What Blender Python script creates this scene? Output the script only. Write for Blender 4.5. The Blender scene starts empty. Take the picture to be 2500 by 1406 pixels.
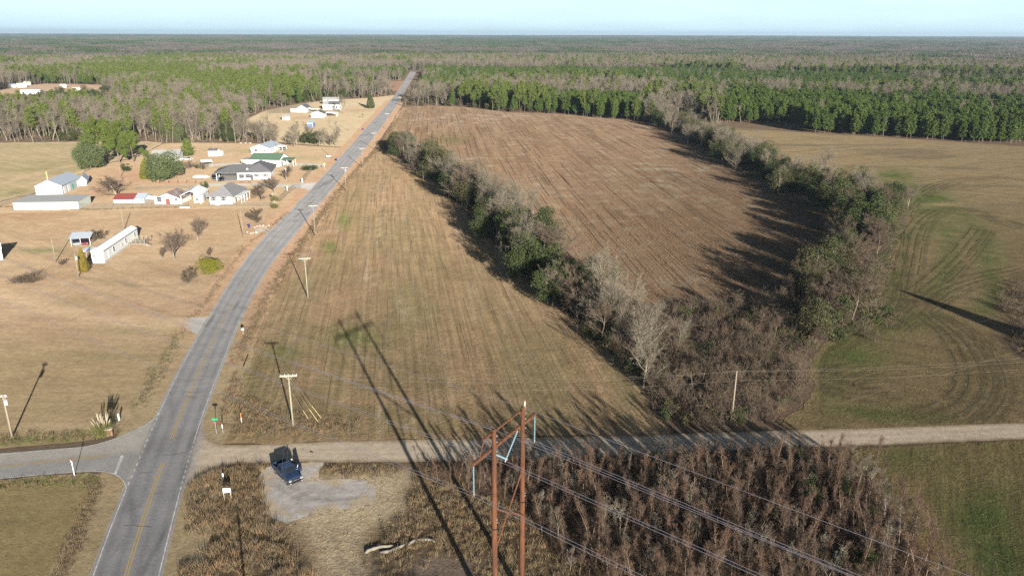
import bpy, math, random
import numpy as np
from mathutils import Matrix, Vector

# ------------------------------------------------------------------ camera, sky, sun, exposure
SC = bpy.context.scene
COL = SC.collection
RAD = math.radians
FPX, CX, CY, HCAM = 1850.0, 1250.0, 703.0, 56.0          # focal length in photo pixels, drone height in metres
PITCH, ROLL = math.atan(617.0 / 1850.0), RAD(0.18)
cam_d = bpy.data.cameras.new('camera'); cam = bpy.data.objects.new('camera', cam_d); COL.objects.link(cam)
cam.location = (0, 0, HCAM)
RM = Matrix.Rotation(math.pi / 2 - PITCH, 3, 'X') @ Matrix.Rotation(ROLL, 3, 'Z')
cam.rotation_euler = RM.to_euler()
cam_d.sensor_width = 36.0; cam_d.sensor_fit = 'HORIZONTAL'; cam_d.lens = FPX / 2500 * 36.0
cam_d.clip_start = 0.5; cam_d.clip_end = 60000
SC.camera = cam
SHAD_AZ, SUN_EL = RAD(-21.85), RAD(13.4)                   # shadows run to 21.85 deg left of straight ahead
SHD = np.array([math.sin(SHAD_AZ), math.cos(SHAD_AZ)])
sl = bpy.data.lights.new('sun', 'SUN'); sun = bpy.data.objects.new('sun', sl); COL.objects.link(sun)
sl.energy = 5.0; sl.angle = RAD(0.53); sl.color = (1.0, 0.915, 0.80)
sv = Vector((SHD[0] * math.cos(SUN_EL), SHD[1] * math.cos(SUN_EL), -math.sin(SUN_EL)))
sun.rotation_euler = sv.to_track_quat('-Z', 'Y').to_euler(); sun.location = (60, -150, 120)
W = bpy.data.worlds.new('World'); SC.world = W; W.use_nodes = True
wn, wl = W.node_tree.nodes, W.node_tree.links
wn.clear()
wo = wn.new('ShaderNodeOutputWorld'); wb = wn.new('ShaderNodeBackground'); sky = wn.new('ShaderNodeTexSky')
sky.sky_type = 'NISHITA'; sky.sun_disc = False
sky.sun_elevation = SUN_EL; sky.sun_rotation = math.pi + SHAD_AZ
sky.altitude = 60; sky.air_density = 1.0; sky.dust_density = 1.0; sky.ozone_density = 1.6
wb.inputs['Strength'].default_value = 0.05
# thin high cloud streaks, mixed over the clear sky by direction
tc = wn.new('ShaderNodeTexCoord'); mp = wn.new('ShaderNodeMapping'); mp.inputs['Scale'].default_value = (7, 7, 75)
nz = wn.new('ShaderNodeTexNoise'); nz.inputs['Scale'].default_value = 1.0; nz.inputs['Detail'].default_value = 5
rp = wn.new('ShaderNodeValToRGB'); rp.color_ramp.elements[0].position = 0.38; rp.color_ramp.elements[1].position = 0.75
rp.color_ramp.elements[0].color = (0.66, 0.66, 0.66, 1); rp.color_ramp.elements[1].color = (0.80, 0.80, 0.80, 1)
mx = wn.new('ShaderNodeMix'); mx.data_type = 'RGBA'; mx.inputs['B'].default_value = (7.8, 11.0, 12.9, 1)
wl.new(tc.outputs['Generated'], mp.inputs['Vector']); wl.new(mp.outputs[0], nz.inputs['Vector'])
wl.new(nz.outputs['Fac'], rp.inputs['Fac'])
sx_ = wn.new('ShaderNodeSeparateXYZ'); wl.new(tc.outputs['Generated'], sx_.inputs[0])
mr = wn.new('ShaderNodeMapRange'); mr.interpolation_type = 'SMOOTHSTEP'
for k_, v_ in zip(('From Min', 'From Max', 'To Min', 'To Max'), (0.01, 0.22, 1.0, 0.04)): mr.inputs[k_].default_value = v_
wl.new(sx_.outputs['Z'], mr.inputs['Value'])          # a thin cloud sheet looks densest where it is seen edge on, near the horizon
mu = wn.new('ShaderNodeMath'); mu.operation = 'MULTIPLY'; wl.new(rp.outputs['Color'], mu.inputs[0]); wl.new(mr.outputs[0], mu.inputs[1]); wl.new(mu.outputs[0], mx.inputs['Factor'])
wl.new(sky.outputs[0], mx.inputs['A']); wl.new(mx.outputs['Result'], wb.inputs['Color']); wl.new(wb.outputs[0], wo.inputs['Surface'])
vs = SC.view_settings
vs.view_transform = 'Standard'; vs.look = 'None'; vs.gamma = 1.0; vs.use_curve_mapping = False; vs.exposure = 1.28
SC.render.engine = 'CYCLES'
cy = SC.cycles
cy.max_bounces = 4; cy.diffuse_bounces = 2; cy.glossy_bounces = 2; cy.transmission_bounces = 3; cy.volume_bounces = 0
cy.use_denoising = False; cy.sample_clamp_indirect = 6

# ------------------------------------------------------------------ photo pixel <-> world
RMn = np.array(RM)
def G(x, y, z=0.0):
    d = RMn @ np.array([(x - CX) / FPX, (CY - y) / FPX, -1.0])
    t = (HCAM - z) / -d[2]
    return np.array([d[0] * t, d[1] * t, z])
def G2(x, y): return G(x, y)[:2]
def HT(base, x, y):
    """height of the point seen at pixel (x, y) above the ground point base"""
    d = RMn @ np.array([(x - CX) / FPX, (CY - y) / FPX, -1.0])
    return HCAM + d[2] / d[1] * base[1]
def PX(x, y, z=0.0):
    q = np.stack([np.asarray(x, float), np.asarray(y, float), np.asarray(z, float) - HCAM + 0 * np.asarray(x, float)])
    c = np.tensordot(RMn.T, q, 1)
    w = np.maximum(-c[2], 1e-3)
    return CX + FPX * c[0] / w, CY - FPX * c[1] / w
def poly(pts): return np.array([G2(*p) for p in pts])
def inside(x, y, pl):
    r = np.zeros(np.shape(x), bool); n = len(pl)
    for i in range(n):
        x0, y0 = pl[i]; x1, y1 = pl[(i + 1) % n]
        if y0 == y1: continue
        c = ((y0 > y) != (y1 > y)) & (x < (x1 - x0) * (y - y0) / (y1 - y0) + x0)
        r ^= c
    return r
def dist_line(x, y, pl, closed=False):
    best = np.full(np.shape(x), 1e9); n = len(pl)
    for i in range(n if closed else n - 1):
        a = pl[i]; b = pl[(i + 1) % n]; d = b - a; L = max(d @ d, 1e-9)
        t = np.clip(((x - a[0]) * d[0] + (y - a[1]) * d[1]) / L, 0, 1)
        best = np.minimum(best, np.hypot(x - a[0] - t * d[0], y - a[1] - t * d[1]))
    return best
def hash2(i, j, s):
    v = np.sin(i * 127.1 + j * 311.7 + s * 74.7) * 43758.5453
    return v - np.floor(v)
def vnoise(x, y, s=0):
    i = np.floor(x); j = np.floor(y); fx = x - i; fy = y - j
    fx = fx * fx * (3 - 2 * fx); fy = fy * fy * (3 - 2 * fy)
    return (hash2(i, j, s) * (1 - fx) + hash2(i + 1, j, s) * fx) * (1 - fy) + (hash2(i, j + 1, s) * (1 - fx) + hash2(i + 1, j + 1, s) * fx) * fy
def fbm(x, y, s=0, o=4):
    r = 0; a = 0.5
    for k in range(o):
        r = r + a * vnoise(x * 2 ** k, y * 2 ** k, s + k * 7); a *= 0.5
    return r / (1 - 0.5 ** o)
def sstep(a, b, x):
    t = np.clip((x - a) / (b - a), 0, 1); return t * t * (3 - 2 * t)
def chaikin(pl, n=2):
    pl = np.asarray(pl, float)
    for _ in range(n):
        q = [pl[0]]
        for i in range(len(pl) - 1):
            q += [0.75 * pl[i] + 0.25 * pl[i + 1], 0.25 * pl[i] + 0.75 * pl[i + 1]]
        q.append(pl[-1]); pl = np.array(q)
    return pl
def resample(pl, step):
    d = np.r_[0, np.cumsum(np.linalg.norm(np.diff(pl, axis=0), axis=1))]
    t = np.linspace(0, d[-1], max(2, int(d[-1] / step) + 1))
    return np.stack([np.interp(t, d, pl[:, k]) for k in range(pl.shape[1])], 1)

# ------------------------------------------------------------------ tagging, meshes
def tag(o, label=None, cat=None, group=None, kind=None):
    if label: o['label'] = label
    if cat: o['category'] = cat
    if group: o['group'] = group
    if kind: o['kind'] = kind
    return o
def empty(name, loc=(0, 0, 0), rz=0.0, label=None, cat=None, group=None):
    o = bpy.data.objects.new(name, None); COL.objects.link(o); o.empty_display_size = 0.2
    o.location = loc; o.rotation_euler = (0, 0, rz)
    return tag(o, label, cat, group)
def npmesh(name, V, F, mats, midx=None, smooth=False, col=None):
    """V (n,3); F list of (m,k) int arrays"""
    me = bpy.data.meshes.new(name)
    V = np.asarray(V, np.float32)
    me.vertices.add(len(V)); me.vertices.foreach_set('co', V.ravel())
    F = [f for f in F if len(f)]
    tot = sum(len(f) for f in F); ln = np.concatenate([np.full(len(f), f.shape[1]) for f in F]) if F else np.zeros(0, int)
    me.loops.add(int(ln.sum())); me.loops.foreach_set('vertex_index', np.concatenate([f.ravel() for f in F]).astype(np.int32))
    me.polygons.add(tot); me.polygons.foreach_set('loop_start', (np.cumsum(ln) - ln).astype(np.int32))
    for m in mats: me.materials.append(m)
    if midx is not None: me.polygons.foreach_set('material_index', np.asarray(midx, np.int32))
    me.polygons.foreach_set('use_smooth', np.full(tot, smooth, bool))
    if col is not None:
        ca = me.color_attributes.new('Col', 'FLOAT_COLOR', 'POINT')
        c4 = np.ones((len(V), 4), np.float32); c4[:, :3] = col
        ca.data.foreach_set('color', c4.ravel())
    me.update(calc_edges=True); me.validate()
    return me
def mobj(name, me, parent=None, loc=None):
    o = bpy.data.objects.new(name, me); COL.objects.link(o)
    if parent is not None: o.parent = parent
    if loc is not None: o.location = loc
    return o
class MB:
    """collects shapes into one mesh"""
    def __init__(s): s.v = []; s.f = []
    def add(s, vs, fs):
        n = len(s.v); s.v += [tuple(map(float, q)) for q in vs]; s.f += [tuple(i + n for i in f) for f in fs]; return s
    def box(s, c, d, rz=0.0, M=None):
        x, y, z = d[0] / 2, d[1] / 2, d[2] / 2; cr, sr = math.cos(rz), math.sin(rz)
        vs = []
        for a in ((-x, -y, -z), (x, -y, -z), (x, y, -z), (-x, y, -z), (-x, -y, z), (x, -y, z), (x, y, z), (-x, y, z)):
            vs.append((c[0] + a[0] * cr - a[1] * sr, c[1] + a[0] * sr + a[1] * cr, c[2] + a[2]))
        return s.add(vs, [(0, 3, 2, 1), (4, 5, 6, 7), (0, 1, 5, 4), (1, 2, 6, 5), (2, 3, 7, 6), (3, 0, 4, 7)])
    def bx(s, x0, x1, y0, y1, z0, z1): return s.box(((x0 + x1) / 2, (y0 + y1) / 2, (z0 + z1) / 2), (x1 - x0, y1 - y0, z1 - z0))
    def tube(s, pts, r, n=6, cap=True):
        pts = [Vector(p) for p in pts]; k = len(pts)
        rs = r if hasattr(r, '__len__') else [r] * k
        base = len(s.v); up = None
        for i, p in enumerate(pts):
            d = (pts[min(i + 1, k - 1)] - pts[max(i - 1, 0)]).normalized()
            a = d.orthogonal().normalized() if up is None else (up - d * up.dot(d)).normalized()
            up = a; b = d.cross(a)
            for j in range(n):
                t = 2 * math.pi * j / n; q = p + (a * math.cos(t) + b * math.sin(t)) * rs[i]; s.v.append(tuple(q))
        for i in range(k - 1):
            for j in range(n):
                a0 = base + i * n + j; a1 = base + i * n + (j + 1) % n
                s.f.append((a0, a1, a1 + n, a0 + n))
        if cap:
            s.f.append(tuple(base + j for j in range(n))[::-1]); s.f.append(tuple(base + (k - 1) * n + j for j in range(n)))
        return s
    def disc(s, c, axis, r, t, n=12):
        a = Vector(axis).normalized(); c = Vector(c)
        return s.tube([c - a * t / 2, c + a * t / 2], r, n)
    def slab(s, poly3, t):
        """polygon (list of 3d points) with thickness t along its normal, downwards"""
        p = [Vector(q) for q in poly3]; nr = (p[1] - p[0]).cross(p[2] - p[0]).normalized()
        if nr.z < 0: p = p[::-1]; nr = -nr
        n = len(p); vs = p + [q - nr * t for q in p]
        fs = [tuple(range(n)), tuple(range(2 * n - 1, n - 1, -1))]
        for i in range(n): j = (i + 1) % n; fs.append((i, i + n, j + n, j))
        return s.add(vs, fs)
    def prof(s, pts, y0, y1, ins=0.0):
        """profile in x-z extruded along y"""
        n = len(pts); vs = [(x, y0, z) for x, z in pts] + [(x, y1, z) for x, z in pts]
        fs = [tuple(range(n)), tuple(range(2 * n - 1, n - 1, -1))]
        for i in range(n): j = (i + 1) % n; fs.append((i, i + n, j + n, j))
        return s.add(vs, fs)
    def ball(s, c, r, nu=8, nv=5):
        r = r if hasattr(r, '__len__') else (r, r, r); b = len(s.v); vs = []
        for i in range(nv + 1):
            th = math.pi * i / nv
            for j in range(nu):
                ph = 2 * math.pi * j / nu
                vs.append((c[0] + r[0] * math.sin(th) * math.cos(ph), c[1] + r[1] * math.sin(th) * math.sin(ph), c[2] + r[2] * math.cos(th)))
        fs = []
        for i in range(nv):
            for j in range(nu):
                j2 = (j + 1) % nu
                fs.append((i * nu + j, (i + 1) * nu + j, (i + 1) * nu + j2, i * nu + j2))
        return s.add(vs, fs)
    def mesh(s, name, m, smooth=False):
        me = bpy.data.meshes.new(name); me.from_pydata(s.v, [], s.f); me.materials.append(m)
        me.validate(); me.update()
        import bmesh
        bm = bmesh.new(); bm.from_mesh(me); bmesh.ops.recalc_face_normals(bm, faces=bm.faces); bm.to_mesh(me); bm.free()
        if smooth: me.polygons.foreach_set('use_smooth', np.ones(len(me.polygons), bool))
        return me
    def build(s, name, m, parent=None, smooth=False): return mobj(name, s.mesh(name, m, smooth), parent)

# ------------------------------------------------------------------ materials
def newmat(name):
    m = bpy.data.materials.new(name); m.use_nodes = True; nt = m.node_tree
    return m, nt.nodes, nt.links, nt.nodes['Principled BSDF']
def mth(n, l, op, a, b=None, c=None):
    q = n.new('ShaderNodeMath'); q.operation = op
    for i, v in enumerate((a, b, c)):
        if v is None: continue
        if isinstance(v, (int, float)): q.inputs[i].default_value = v
        else: l.new(v, q.inputs[i])
    return q.outputs[0]
def noise_out(n, l, vec, scale, detail=3, rough=0.6):
    q = n.new('ShaderNodeTexNoise'); q.inputs['Scale'].default_value = scale; q.inputs['Detail'].default_value = detail
    q.inputs['Roughness'].default_value = rough
    if vec is not None: l.new(vec, q.inputs['Vector'])
    return q.outputs['Fac']
def scale_col(n, l, col, fac):
    q = n.new('ShaderNodeVectorMath'); q.operation = 'SCALE'
    if isinstance(col, tuple): q.inputs[0].default_value = col[:3]
    else: l.new(col, q.inputs[0])
    l.new(fac, q.inputs['Scale']); return q.outputs[0]
def mat(name, col, rough=0.8, var=0.12, nscale=3.0, metal=0.0, spec=0.3, col2=None, stretch=None, bump=0.0, bscale=20.0):
    m, n, l, b = newmat(name)
    b.inputs['Roughness'].default_value = rough; b.inputs['Metallic'].default_value = metal; b.inputs['Specular IOR Level'].default_value = spec
    t = n.new('ShaderNodeTexCoord'); vec = t.outputs['Object']
    if stretch:
        mp = n.new('ShaderNodeMapping'); mp.inputs['Scale'].default_value = stretch; l.new(vec, mp.inputs['Vector']); vec = mp.outputs[0]
    f = noise_out(n, l, vec, nscale, 4)
    if col2:
        r = n.new('ShaderNodeValToRGB'); r.color_ramp.elements[0].position = 0.4; r.color_ramp.elements[1].position = 0.6
        r.color_ramp.elements[0].color = (*col, 1); r.color_ramp.elements[1].color = (*col2, 1); l.new(f, r.inputs['Fac'])
        base = r.outputs['Color']; f2 = noise_out(n, l, vec, nscale * 5, 3)
        l.new(scale_col(n, l, base, mth(n, l, 'MULTIPLY_ADD', f2, var * 2, 1 - var)), b.inputs['Base Color'])
    else:
        l.new(scale_col(n, l, tuple(col), mth(n, l, 'MULTIPLY_ADD', f, var * 2, 1 - var)), b.inputs['Base Color'])
    if bump:
        bp = n.new('ShaderNodeBump'); bp.inputs['Distance'].default_value = bump; l.new(noise_out(n, l, vec, bscale, 3), bp.inputs['Height']); l.new(bp.outputs[0], b.inputs['Normal'])
    return m
def leafmat(name, col, col2, isl=0.35, trans=0.0):
    """foliage, twigs, weeds: colour differs from tree to tree and from leaf to leaf"""
    m, n, l, b = newmat(name)
    b.inputs['Roughness'].default_value = 0.75; b.inputs['Specular IOR Level'].default_value = 0.15
    oi = n.new('ShaderNodeObjectInfo'); ge = n.new('ShaderNodeNewGeometry')
    r = n.new('ShaderNodeMix'); r.data_type = 'RGBA'; r.inputs['A'].default_value = (*col, 1); r.inputs['B'].default_value = (*col2, 1)
    l.new(oi.outputs['Random'], r.inputs['Factor'])
    v = mth(n, l, 'MULTIPLY_ADD', ge.outputs['Random Per Island'], isl * 2, 1 - isl)
    l.new(scale_col(n, l, r.outputs['Result'], v), b.inputs['Base Color'])
    return m
def groundmat(name, angle=None, streak=0.25, slen=0.04, swid=1.1, fine=0.35, fscale=2.2, bump=0.06, bscale=3.0, mid=0.25, clod=0.16):
    """ground cover: macro colour from the sheet's own colour attribute, fine mottling, drill rows and relief from noise"""
    m, n, l, b = newmat(name)
    b.inputs['Roughness'].default_value = 1.0; b.inputs['Specular IOR Level'].default_value = 0.0
    b.inputs['Diffuse Roughness'].default_value = 1.0
    ca = n.new('ShaderNodeVertexColor'); ca.layer_name = 'Col'
    g = n.new('ShaderNodeNewGeometry'); pos = g.outputs['Position']
    f1 = noise_out(n, l, pos, fscale, 4, 0.7); f2 = noise_out(n, l, pos, 0.22, 4, 0.6)
    v = mth(n, l, 'MULTIPLY', mth(n, l, 'MULTIPLY_ADD', f1, fine * 4, 1 - fine * 2), mth(n, l, 'MULTIPLY_ADD', f2, mid * 3, 1 - mid * 1.5))
    f3 = noise_out(n, l, pos, 0.8, 3, 0.65); v = mth(n, l, 'MULTIPLY', v, mth(n, l, 'MULTIPLY_ADD', f3, clod * 4, 1 - clod * 2))
    h = mth(n, l, 'ADD', noise_out(n, l, pos, bscale, 5, 0.7), mth(n, l, 'MULTIPLY', f3, 1.2))
    if angle is not None:
        mp = n.new('ShaderNodeMapping'); mp.vector_type = 'TEXTURE'; mp.inputs['Rotation'].default_value = (0, 0, angle)
        l.new(pos, mp.inputs['Vector'])
        m2 = n.new('ShaderNodeMapping'); m2.inputs['Scale'].default_value = (swid, slen, 1); l.new(mp.outputs[0], m2.inputs['Vector'])
        s = noise_out(n, l, m2.outputs[0], 1.0, 3, 0.6)
        v = mth(n, l, 'MULTIPLY', v, mth(n, l, 'MULTIPLY_ADD', s, streak * 4, 1 - streak * 2))
        h = mth(n, l, 'MULTIPLY_ADD', s, 1.2, h)
    v = mth(n, l, 'MAXIMUM', v, 0.25)
    l.new(scale_col(n, l, ca.outputs['Color'], v), b.inputs['Base Color'])
    bp = n.new('ShaderNodeBump'); bp.inputs['Strength'].default_value = 1.0; bp.inputs['Distance'].default_value = bump
    l.new(h, bp.inputs['Height']); l.new(bp.outputs[0], b.inputs['Normal'])
    return m
M = {}
M['white'] = mat('white_paint', (0.74, 0.74, 0.72), 0.6, 0.05)
M['white_metal'] = mat('white_roof_metal', (0.78, 0.79, 0.80), 0.5, 0.05)
M['cream'] = mat('cream_siding', (0.52, 0.54, 0.47), 0.6, 0.06)
M['bluegrey'] = mat('blue_grey_siding', (0.42, 0.49, 0.54), 0.6, 0.06)
M['roof_grey'] = mat('grey_shingle', (0.21, 0.21, 0.215), 0.9, 0.3, 1.2)
M['roof_dark'] = mat('dark_shingle', (0.13, 0.13, 0.137), 0.9, 0.3, 1.2)
M['roof_metal'] = mat('grey_metal_roof', (0.46, 0.51, 0.57), 0.45, 0.08, 1.0, 0.2)
M['roof_pale'] = mat('pale_grey_roof', (0.36, 0.36, 0.35), 0.7, 0.10, 1.0)
M['roof_green'] = mat('green_metal_roof', (0.10, 0.165, 0.11), 0.55, 0.12)
M['roof_red'] = mat('red_metal_roof', (0.24, 0.06, 0.05), 0.6, 0.15)
M['roof_rust'] = mat('rusty_roof', (0.34, 0.33, 0.33), 0.8, 0.2, 0.8, col2=(0.20, 0.08, 0.05), stretch=(0.5, 2.0, 1))
M['blue_shed'] = mat('blue_shed_siding', (0.07, 0.17, 0.38), 0.6, 0.06)
M['glass'] = mat('window_glass', (0.05, 0.06, 0.07), 0.12, 0.1, spec=0.5)
M['shutter'] = mat('dark_shutter', (0.07, 0.08, 0.09), 0.7)
M['brick'] = mat('red_brick', (0.22, 0.12, 0.085), 0.9, 0.2, 8)
M['wood'] = mat('weathered_wood', (0.30, 0.26, 0.21), 0.9, 0.2, 6)
M['pole_wood'] = mat('pole_wood', (0.25, 0.215, 0.17), 0.9, 0.25, 2, stretch=(6, 6, 0.4))
M['pole_green'] = mat('treated_pole_wood', (0.27, 0.275, 0.19), 0.9, 0.25, 2, stretch=(6, 6, 0.4))
M['crossarm'] = mat('crossarm_wood', (0.55, 0.52, 0.46), 0.8, 0.15)
M['steel'] = mat('galvanised_steel', (0.45, 0.46, 0.47), 0.5, 0.1, metal=0.6)
M['corten'] = mat('weathering_steel', (0.125, 0.05, 0.023), 0.9, 0.3, 1.5, col2=(0.075, 0.034, 0.02), stretch=(2, 2, 0.3))
M['insul'] = mat('glass_insulator', (0.17, 0.27, 0.31), 0.3, 0.1, spec=0.5)
M['porcelain'] = mat('grey_porcelain', (0.55, 0.55, 0.56), 0.3, 0.05)
M['wire'] = mat('aluminium_wire', (0.24, 0.23, 0.28), 0.5, 0.05, metal=0.3)
M['wire_tan'] = mat('weathered_copper_wire', (0.2, 0.18, 0.14), 0.7, 0.05, metal=0.1)
M['fence'] = mat('dull_fence_steel', (0.16, 0.155, 0.145), 0.7, 0.1)
M['black'] = mat('black_plastic', (0.02, 0.02, 0.022), 0.5, 0.1)
M['rubber'] = mat('tyre_rubber', (0.018, 0.018, 0.018), 0.85, 0.1)
M['rim'] = mat('alloy_rim', (0.35, 0.35, 0.36), 0.35, 0.1, metal=0.7)
M['chrome'] = mat('bright_trim', (0.6, 0.6, 0.6), 0.25, 0.05, metal=0.8)
M['lamp_glass'] = mat('headlamp_glass', (0.26, 0.27, 0.28), 0.15, 0.03, spec=0.6)
M['paint_bluegrey'] = mat('blue_grey_car_paint', (0.03, 0.055, 0.115), 0.3, 0.04, metal=0.35, spec=0.6)
M['paint_white'] = mat('white_car_paint', (0.7, 0.7, 0.7), 0.3, 0.03, spec=0.5)
M['paint_black'] = mat('black_car_paint', (0.02, 0.02, 0.026), 0.25, 0.03, spec=0.6)
M['paint_silver'] = mat('silver_car_paint', (0.30, 0.33, 0.32), 0.3, 0.04, metal=0.5)
M['paint_maroon'] = mat('maroon_car_paint', (0.12, 0.015, 0.03), 0.3, 0.04, spec=0.6)
M['cabglass'] = mat('car_glass', (0.012, 0.015, 0.02), 0.08, 0.05, spec=0.6)
M['blue_plastic'] = mat('blue_plastic', (0.02, 0.025, 0.14), 0.5, 0.05)
M['sign_green'] = mat('sign_green', (0.02, 0.34, 0.16), 0.45, 0.05)
M['sign_red'] = mat('sign_red', (0.42, 0.02, 0.03), 0.45, 0.05)
M['sign_yellow'] = mat('sign_yellow', (0.62, 0.5, 0.1), 0.5, 0.05)
M['sign_white'] = mat('sign_white', (0.75, 0.75, 0.74), 0.5, 0.03)
M['orange'] = mat('marker_orange', (0.62, 0.2, 0.05), 0.6, 0.1)
M['ink'] = mat('printed_ink', (0.05, 0.05, 0.06), 0.7, 0.05)
M['stone'] = mat('pale_stone', (0.45, 0.39, 0.31), 0.95, 0.25, 3)
M['sock'] = mat('bleached_fabric', (0.22, 0.20, 0.17), 0.95, 0.35, 3)
M['yellowpipe'] = mat('yellow_guard', (0.5, 0.42, 0.2), 0.6, 0.05)
M['concrete'] = mat('concrete', (0.40, 0.39, 0.38), 0.9, 0.15, 1.5)
M['skin'] = mat('skin', (0.42, 0.25, 0.18), 0.6, 0.05)
M['cloth_dark'] = mat('dark_clothing', (0.03, 0.035, 0.05), 0.9, 0.1)
M['cloth_grey'] = mat('denim', (0.06, 0.08, 0.13), 0.9, 0.1)
M['cap_white'] = mat('white_cap', (0.8, 0.8, 0.8), 0.8, 0.02)
# plants
M['bark_pale'] = leafmat('pale_bark', (0.27, 0.235, 0.19), (0.20, 0.17, 0.135), 0.15)
M['bark_dark'] = leafmat('dark_bark', (0.13, 0.10, 0.075), (0.20, 0.16, 0.12), 0.15)
M['bark_pine'] = leafmat('pine_bark', (0.17, 0.13, 0.10), (0.13, 0.10, 0.075), 0.15)
M['twig_grey'] = leafmat('grey_twigs', (0.20, 0.174, 0.132), (0.145, 0.127, 0.097), 0.35)
M['twig_brown'] = leafmat('brown_twigs', (0.10, 0.075, 0.053), (0.128, 0.099, 0.072), 0.4)
M['twig_red'] = leafmat('reddish_twigs', (0.13, 0.083, 0.057), (0.10, 0.073, 0.054), 0.5)
M['needle'] = leafmat('pine_needles', (0.056, 0.092, 0.02), (0.076, 0.11, 0.024), 0.38)
M['needle_old'] = leafmat('old_pine_needles', (0.088, 0.118, 0.028), (0.10, 0.126, 0.032), 0.35)
M['leaf_dark'] = leafmat('dark_evergreen_leaves', (0.04, 0.054, 0.02), (0.054, 0.068, 0.025), 0.45)
M['leaf_oak'] = leafmat('grey_green_leaves', (0.092, 0.115, 0.05), (0.092, 0.115, 0.05), 0.35)
M['leaf_vine'] = leafmat('olive_vine_leaves', (0.060, 0.064, 0.028), (0.078, 0.074, 0.034), 0.45)
M['leaf_yellow'] = leafmat('yellow_green_leaves', (0.15, 0.148, 0.018), (0.15, 0.148, 0.018), 0.3)
M['leaf_olive'] = leafmat('golden_olive_leaves', (0.17, 0.135, 0.022), (0.17, 0.135, 0.022), 0.25)
M['weed'] = leafmat('dry_weed_blades', (0.20, 0.15, 0.092), (0.14, 0.108, 0.068), 0.45)
M['weed_red'] = leafmat('rusty_broomsedge', (0.235, 0.15, 0.08), (0.19, 0.13, 0.078), 0.4)
M['weed_straw'] = leafmat('straw_blades', (0.25, 0.19, 0.11), (0.19, 0.15, 0.085), 0.35)
M['weed_green'] = leafmat('green_blades', (0.09, 0.13, 0.03), (0.12, 0.14, 0.05), 0.35)
M['stalk'] = leafmat('corn_stalks', (0.215, 0.14, 0.085), (0.165, 0.112, 0.07), 0.4)
M['plume'] = leafmat('pampas_plumes', (0.29, 0.25, 0.18), (0.29, 0.25, 0.18), 0.2)
M['pampas'] = leafmat('pampas_blades', (0.13, 0.135, 0.05), (0.19, 0.17, 0.08), 0.4)

# ------------------------------------------------------------------ ground sheets
def gtone(c):
    """soil and dry grass albedo: darker and greyer than the first colour picks"""
    c = np.asarray(c, float) * .575; g = c.mean(-1, keepdims=True)
    return g + (c - g) * .88
def sheet(name, pl, spacing, z, material, colfn, jag=0.35, seed=0):
    pl = np.asarray(pl)
    b = resample(np.vstack([pl, pl[:1]]), max(0.8, spacing))[:-1]
    nb = np.roll(b, -1, 0) - np.roll(b, 1, 0); nb /= np.linalg.norm(nb, axis=1)[:, None] + 1e-9
    off = (fbm(b[:, 0] * 0.35, b[:, 1] * 0.35, seed, 4) - 0.5) * 4 * jag
    b = b + np.stack([nb[:, 1], -nb[:, 0]], 1) * off[:, None]
    x0, y0 = b.min(0) - spacing; x1, y1 = b.max(0) + spacing
    gx = np.arange(x0, x1 + spacing, spacing); gy = np.arange(y0, y1 + spacing, spacing)
    X, Y = np.meshgrid(gx, gy, indexing='ij'); ins = inside(X, Y, b)
    cell = ins[:-1, :-1] | ins[1:, :-1] | ins[1:, 1:] | ins[:-1, 1:]
    used = np.zeros_like(ins); used[:-1, :-1] |= cell; used[1:, :-1] |= cell; used[1:, 1:] |= cell; used[:-1, 1:] |= cell
    out = used & ~ins
    oi = np.argwhere(out); P = np.stack([X[out], Y[out]], 1)
    A = b; D = np.roll(b, -1, 0) - b; L = (D * D).sum(1) + 1e-9
    Q = np.empty_like(P)
    for s in range(0, len(P), 2000):
        p = P[s:s + 2000]; r = p[:, None] - A[None]
        t = np.clip((r * D[None]).sum(2) / L[None], 0, 1); q = A[None] + t[:, :, None] * D[None]
        k = ((p[:, None] - q) ** 2).sum(2).argmin(1); Q[s:s + 2000] = q[np.arange(len(p)), k]
    X[out] = Q[:, 0]; Y[out] = Q[:, 1]
    idx = -np.ones(X.shape, int); idx[used] = np.arange(used.sum())
    F = np.stack([idx[:-1, :-1][cell], idx[1:, :-1][cell], idx[1:, 1:][cell], idx[:-1, 1:][cell]], 1)
    x = X[used]; y = Y[used]
    st = max(1, len(b) // 250)
    e = dist_line(x, y, b[::st], True)
    px, py = PX(x, y)
    me = npmesh(name, np.stack([x, y, np.full_like(x, z)], 1), [F], [material], col=gtone(colfn(x, y, px, py, e)))
    return tag(mobj(name, me), kind='structure')
def C(*c): return np.array(c, float)
def mixc(a, b, t):
    a = np.atleast_2d(a); b = np.atleast_2d(b); t = np.asarray(t)[:, None]
    return a * (1 - t) + b * t
def blob(px, py, cx, cy, rx, ry): return np.exp(-(((px - cx) / rx) ** 2 + ((py - cy) / ry) ** 2))
def track(x, y, pts_px, w, smooth=2):
    pl = chaikin(poly(pts_px), smooth); d = dist_line(x, y, pl); return np.exp(-(d / w) ** 2)
TAN = C(.40, .262, .158); TANPALE = C(.47, .325, .205); OLIVE = C(.215, .185, .085); REDSOIL = C(.36, .19, .115); GRASSG = C(.13, .165, .05)
BROWNW = C(.135, .092, .05); STRAW = C(.42, .30, .165); LITTER = C(.125, .082, .052)

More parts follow.
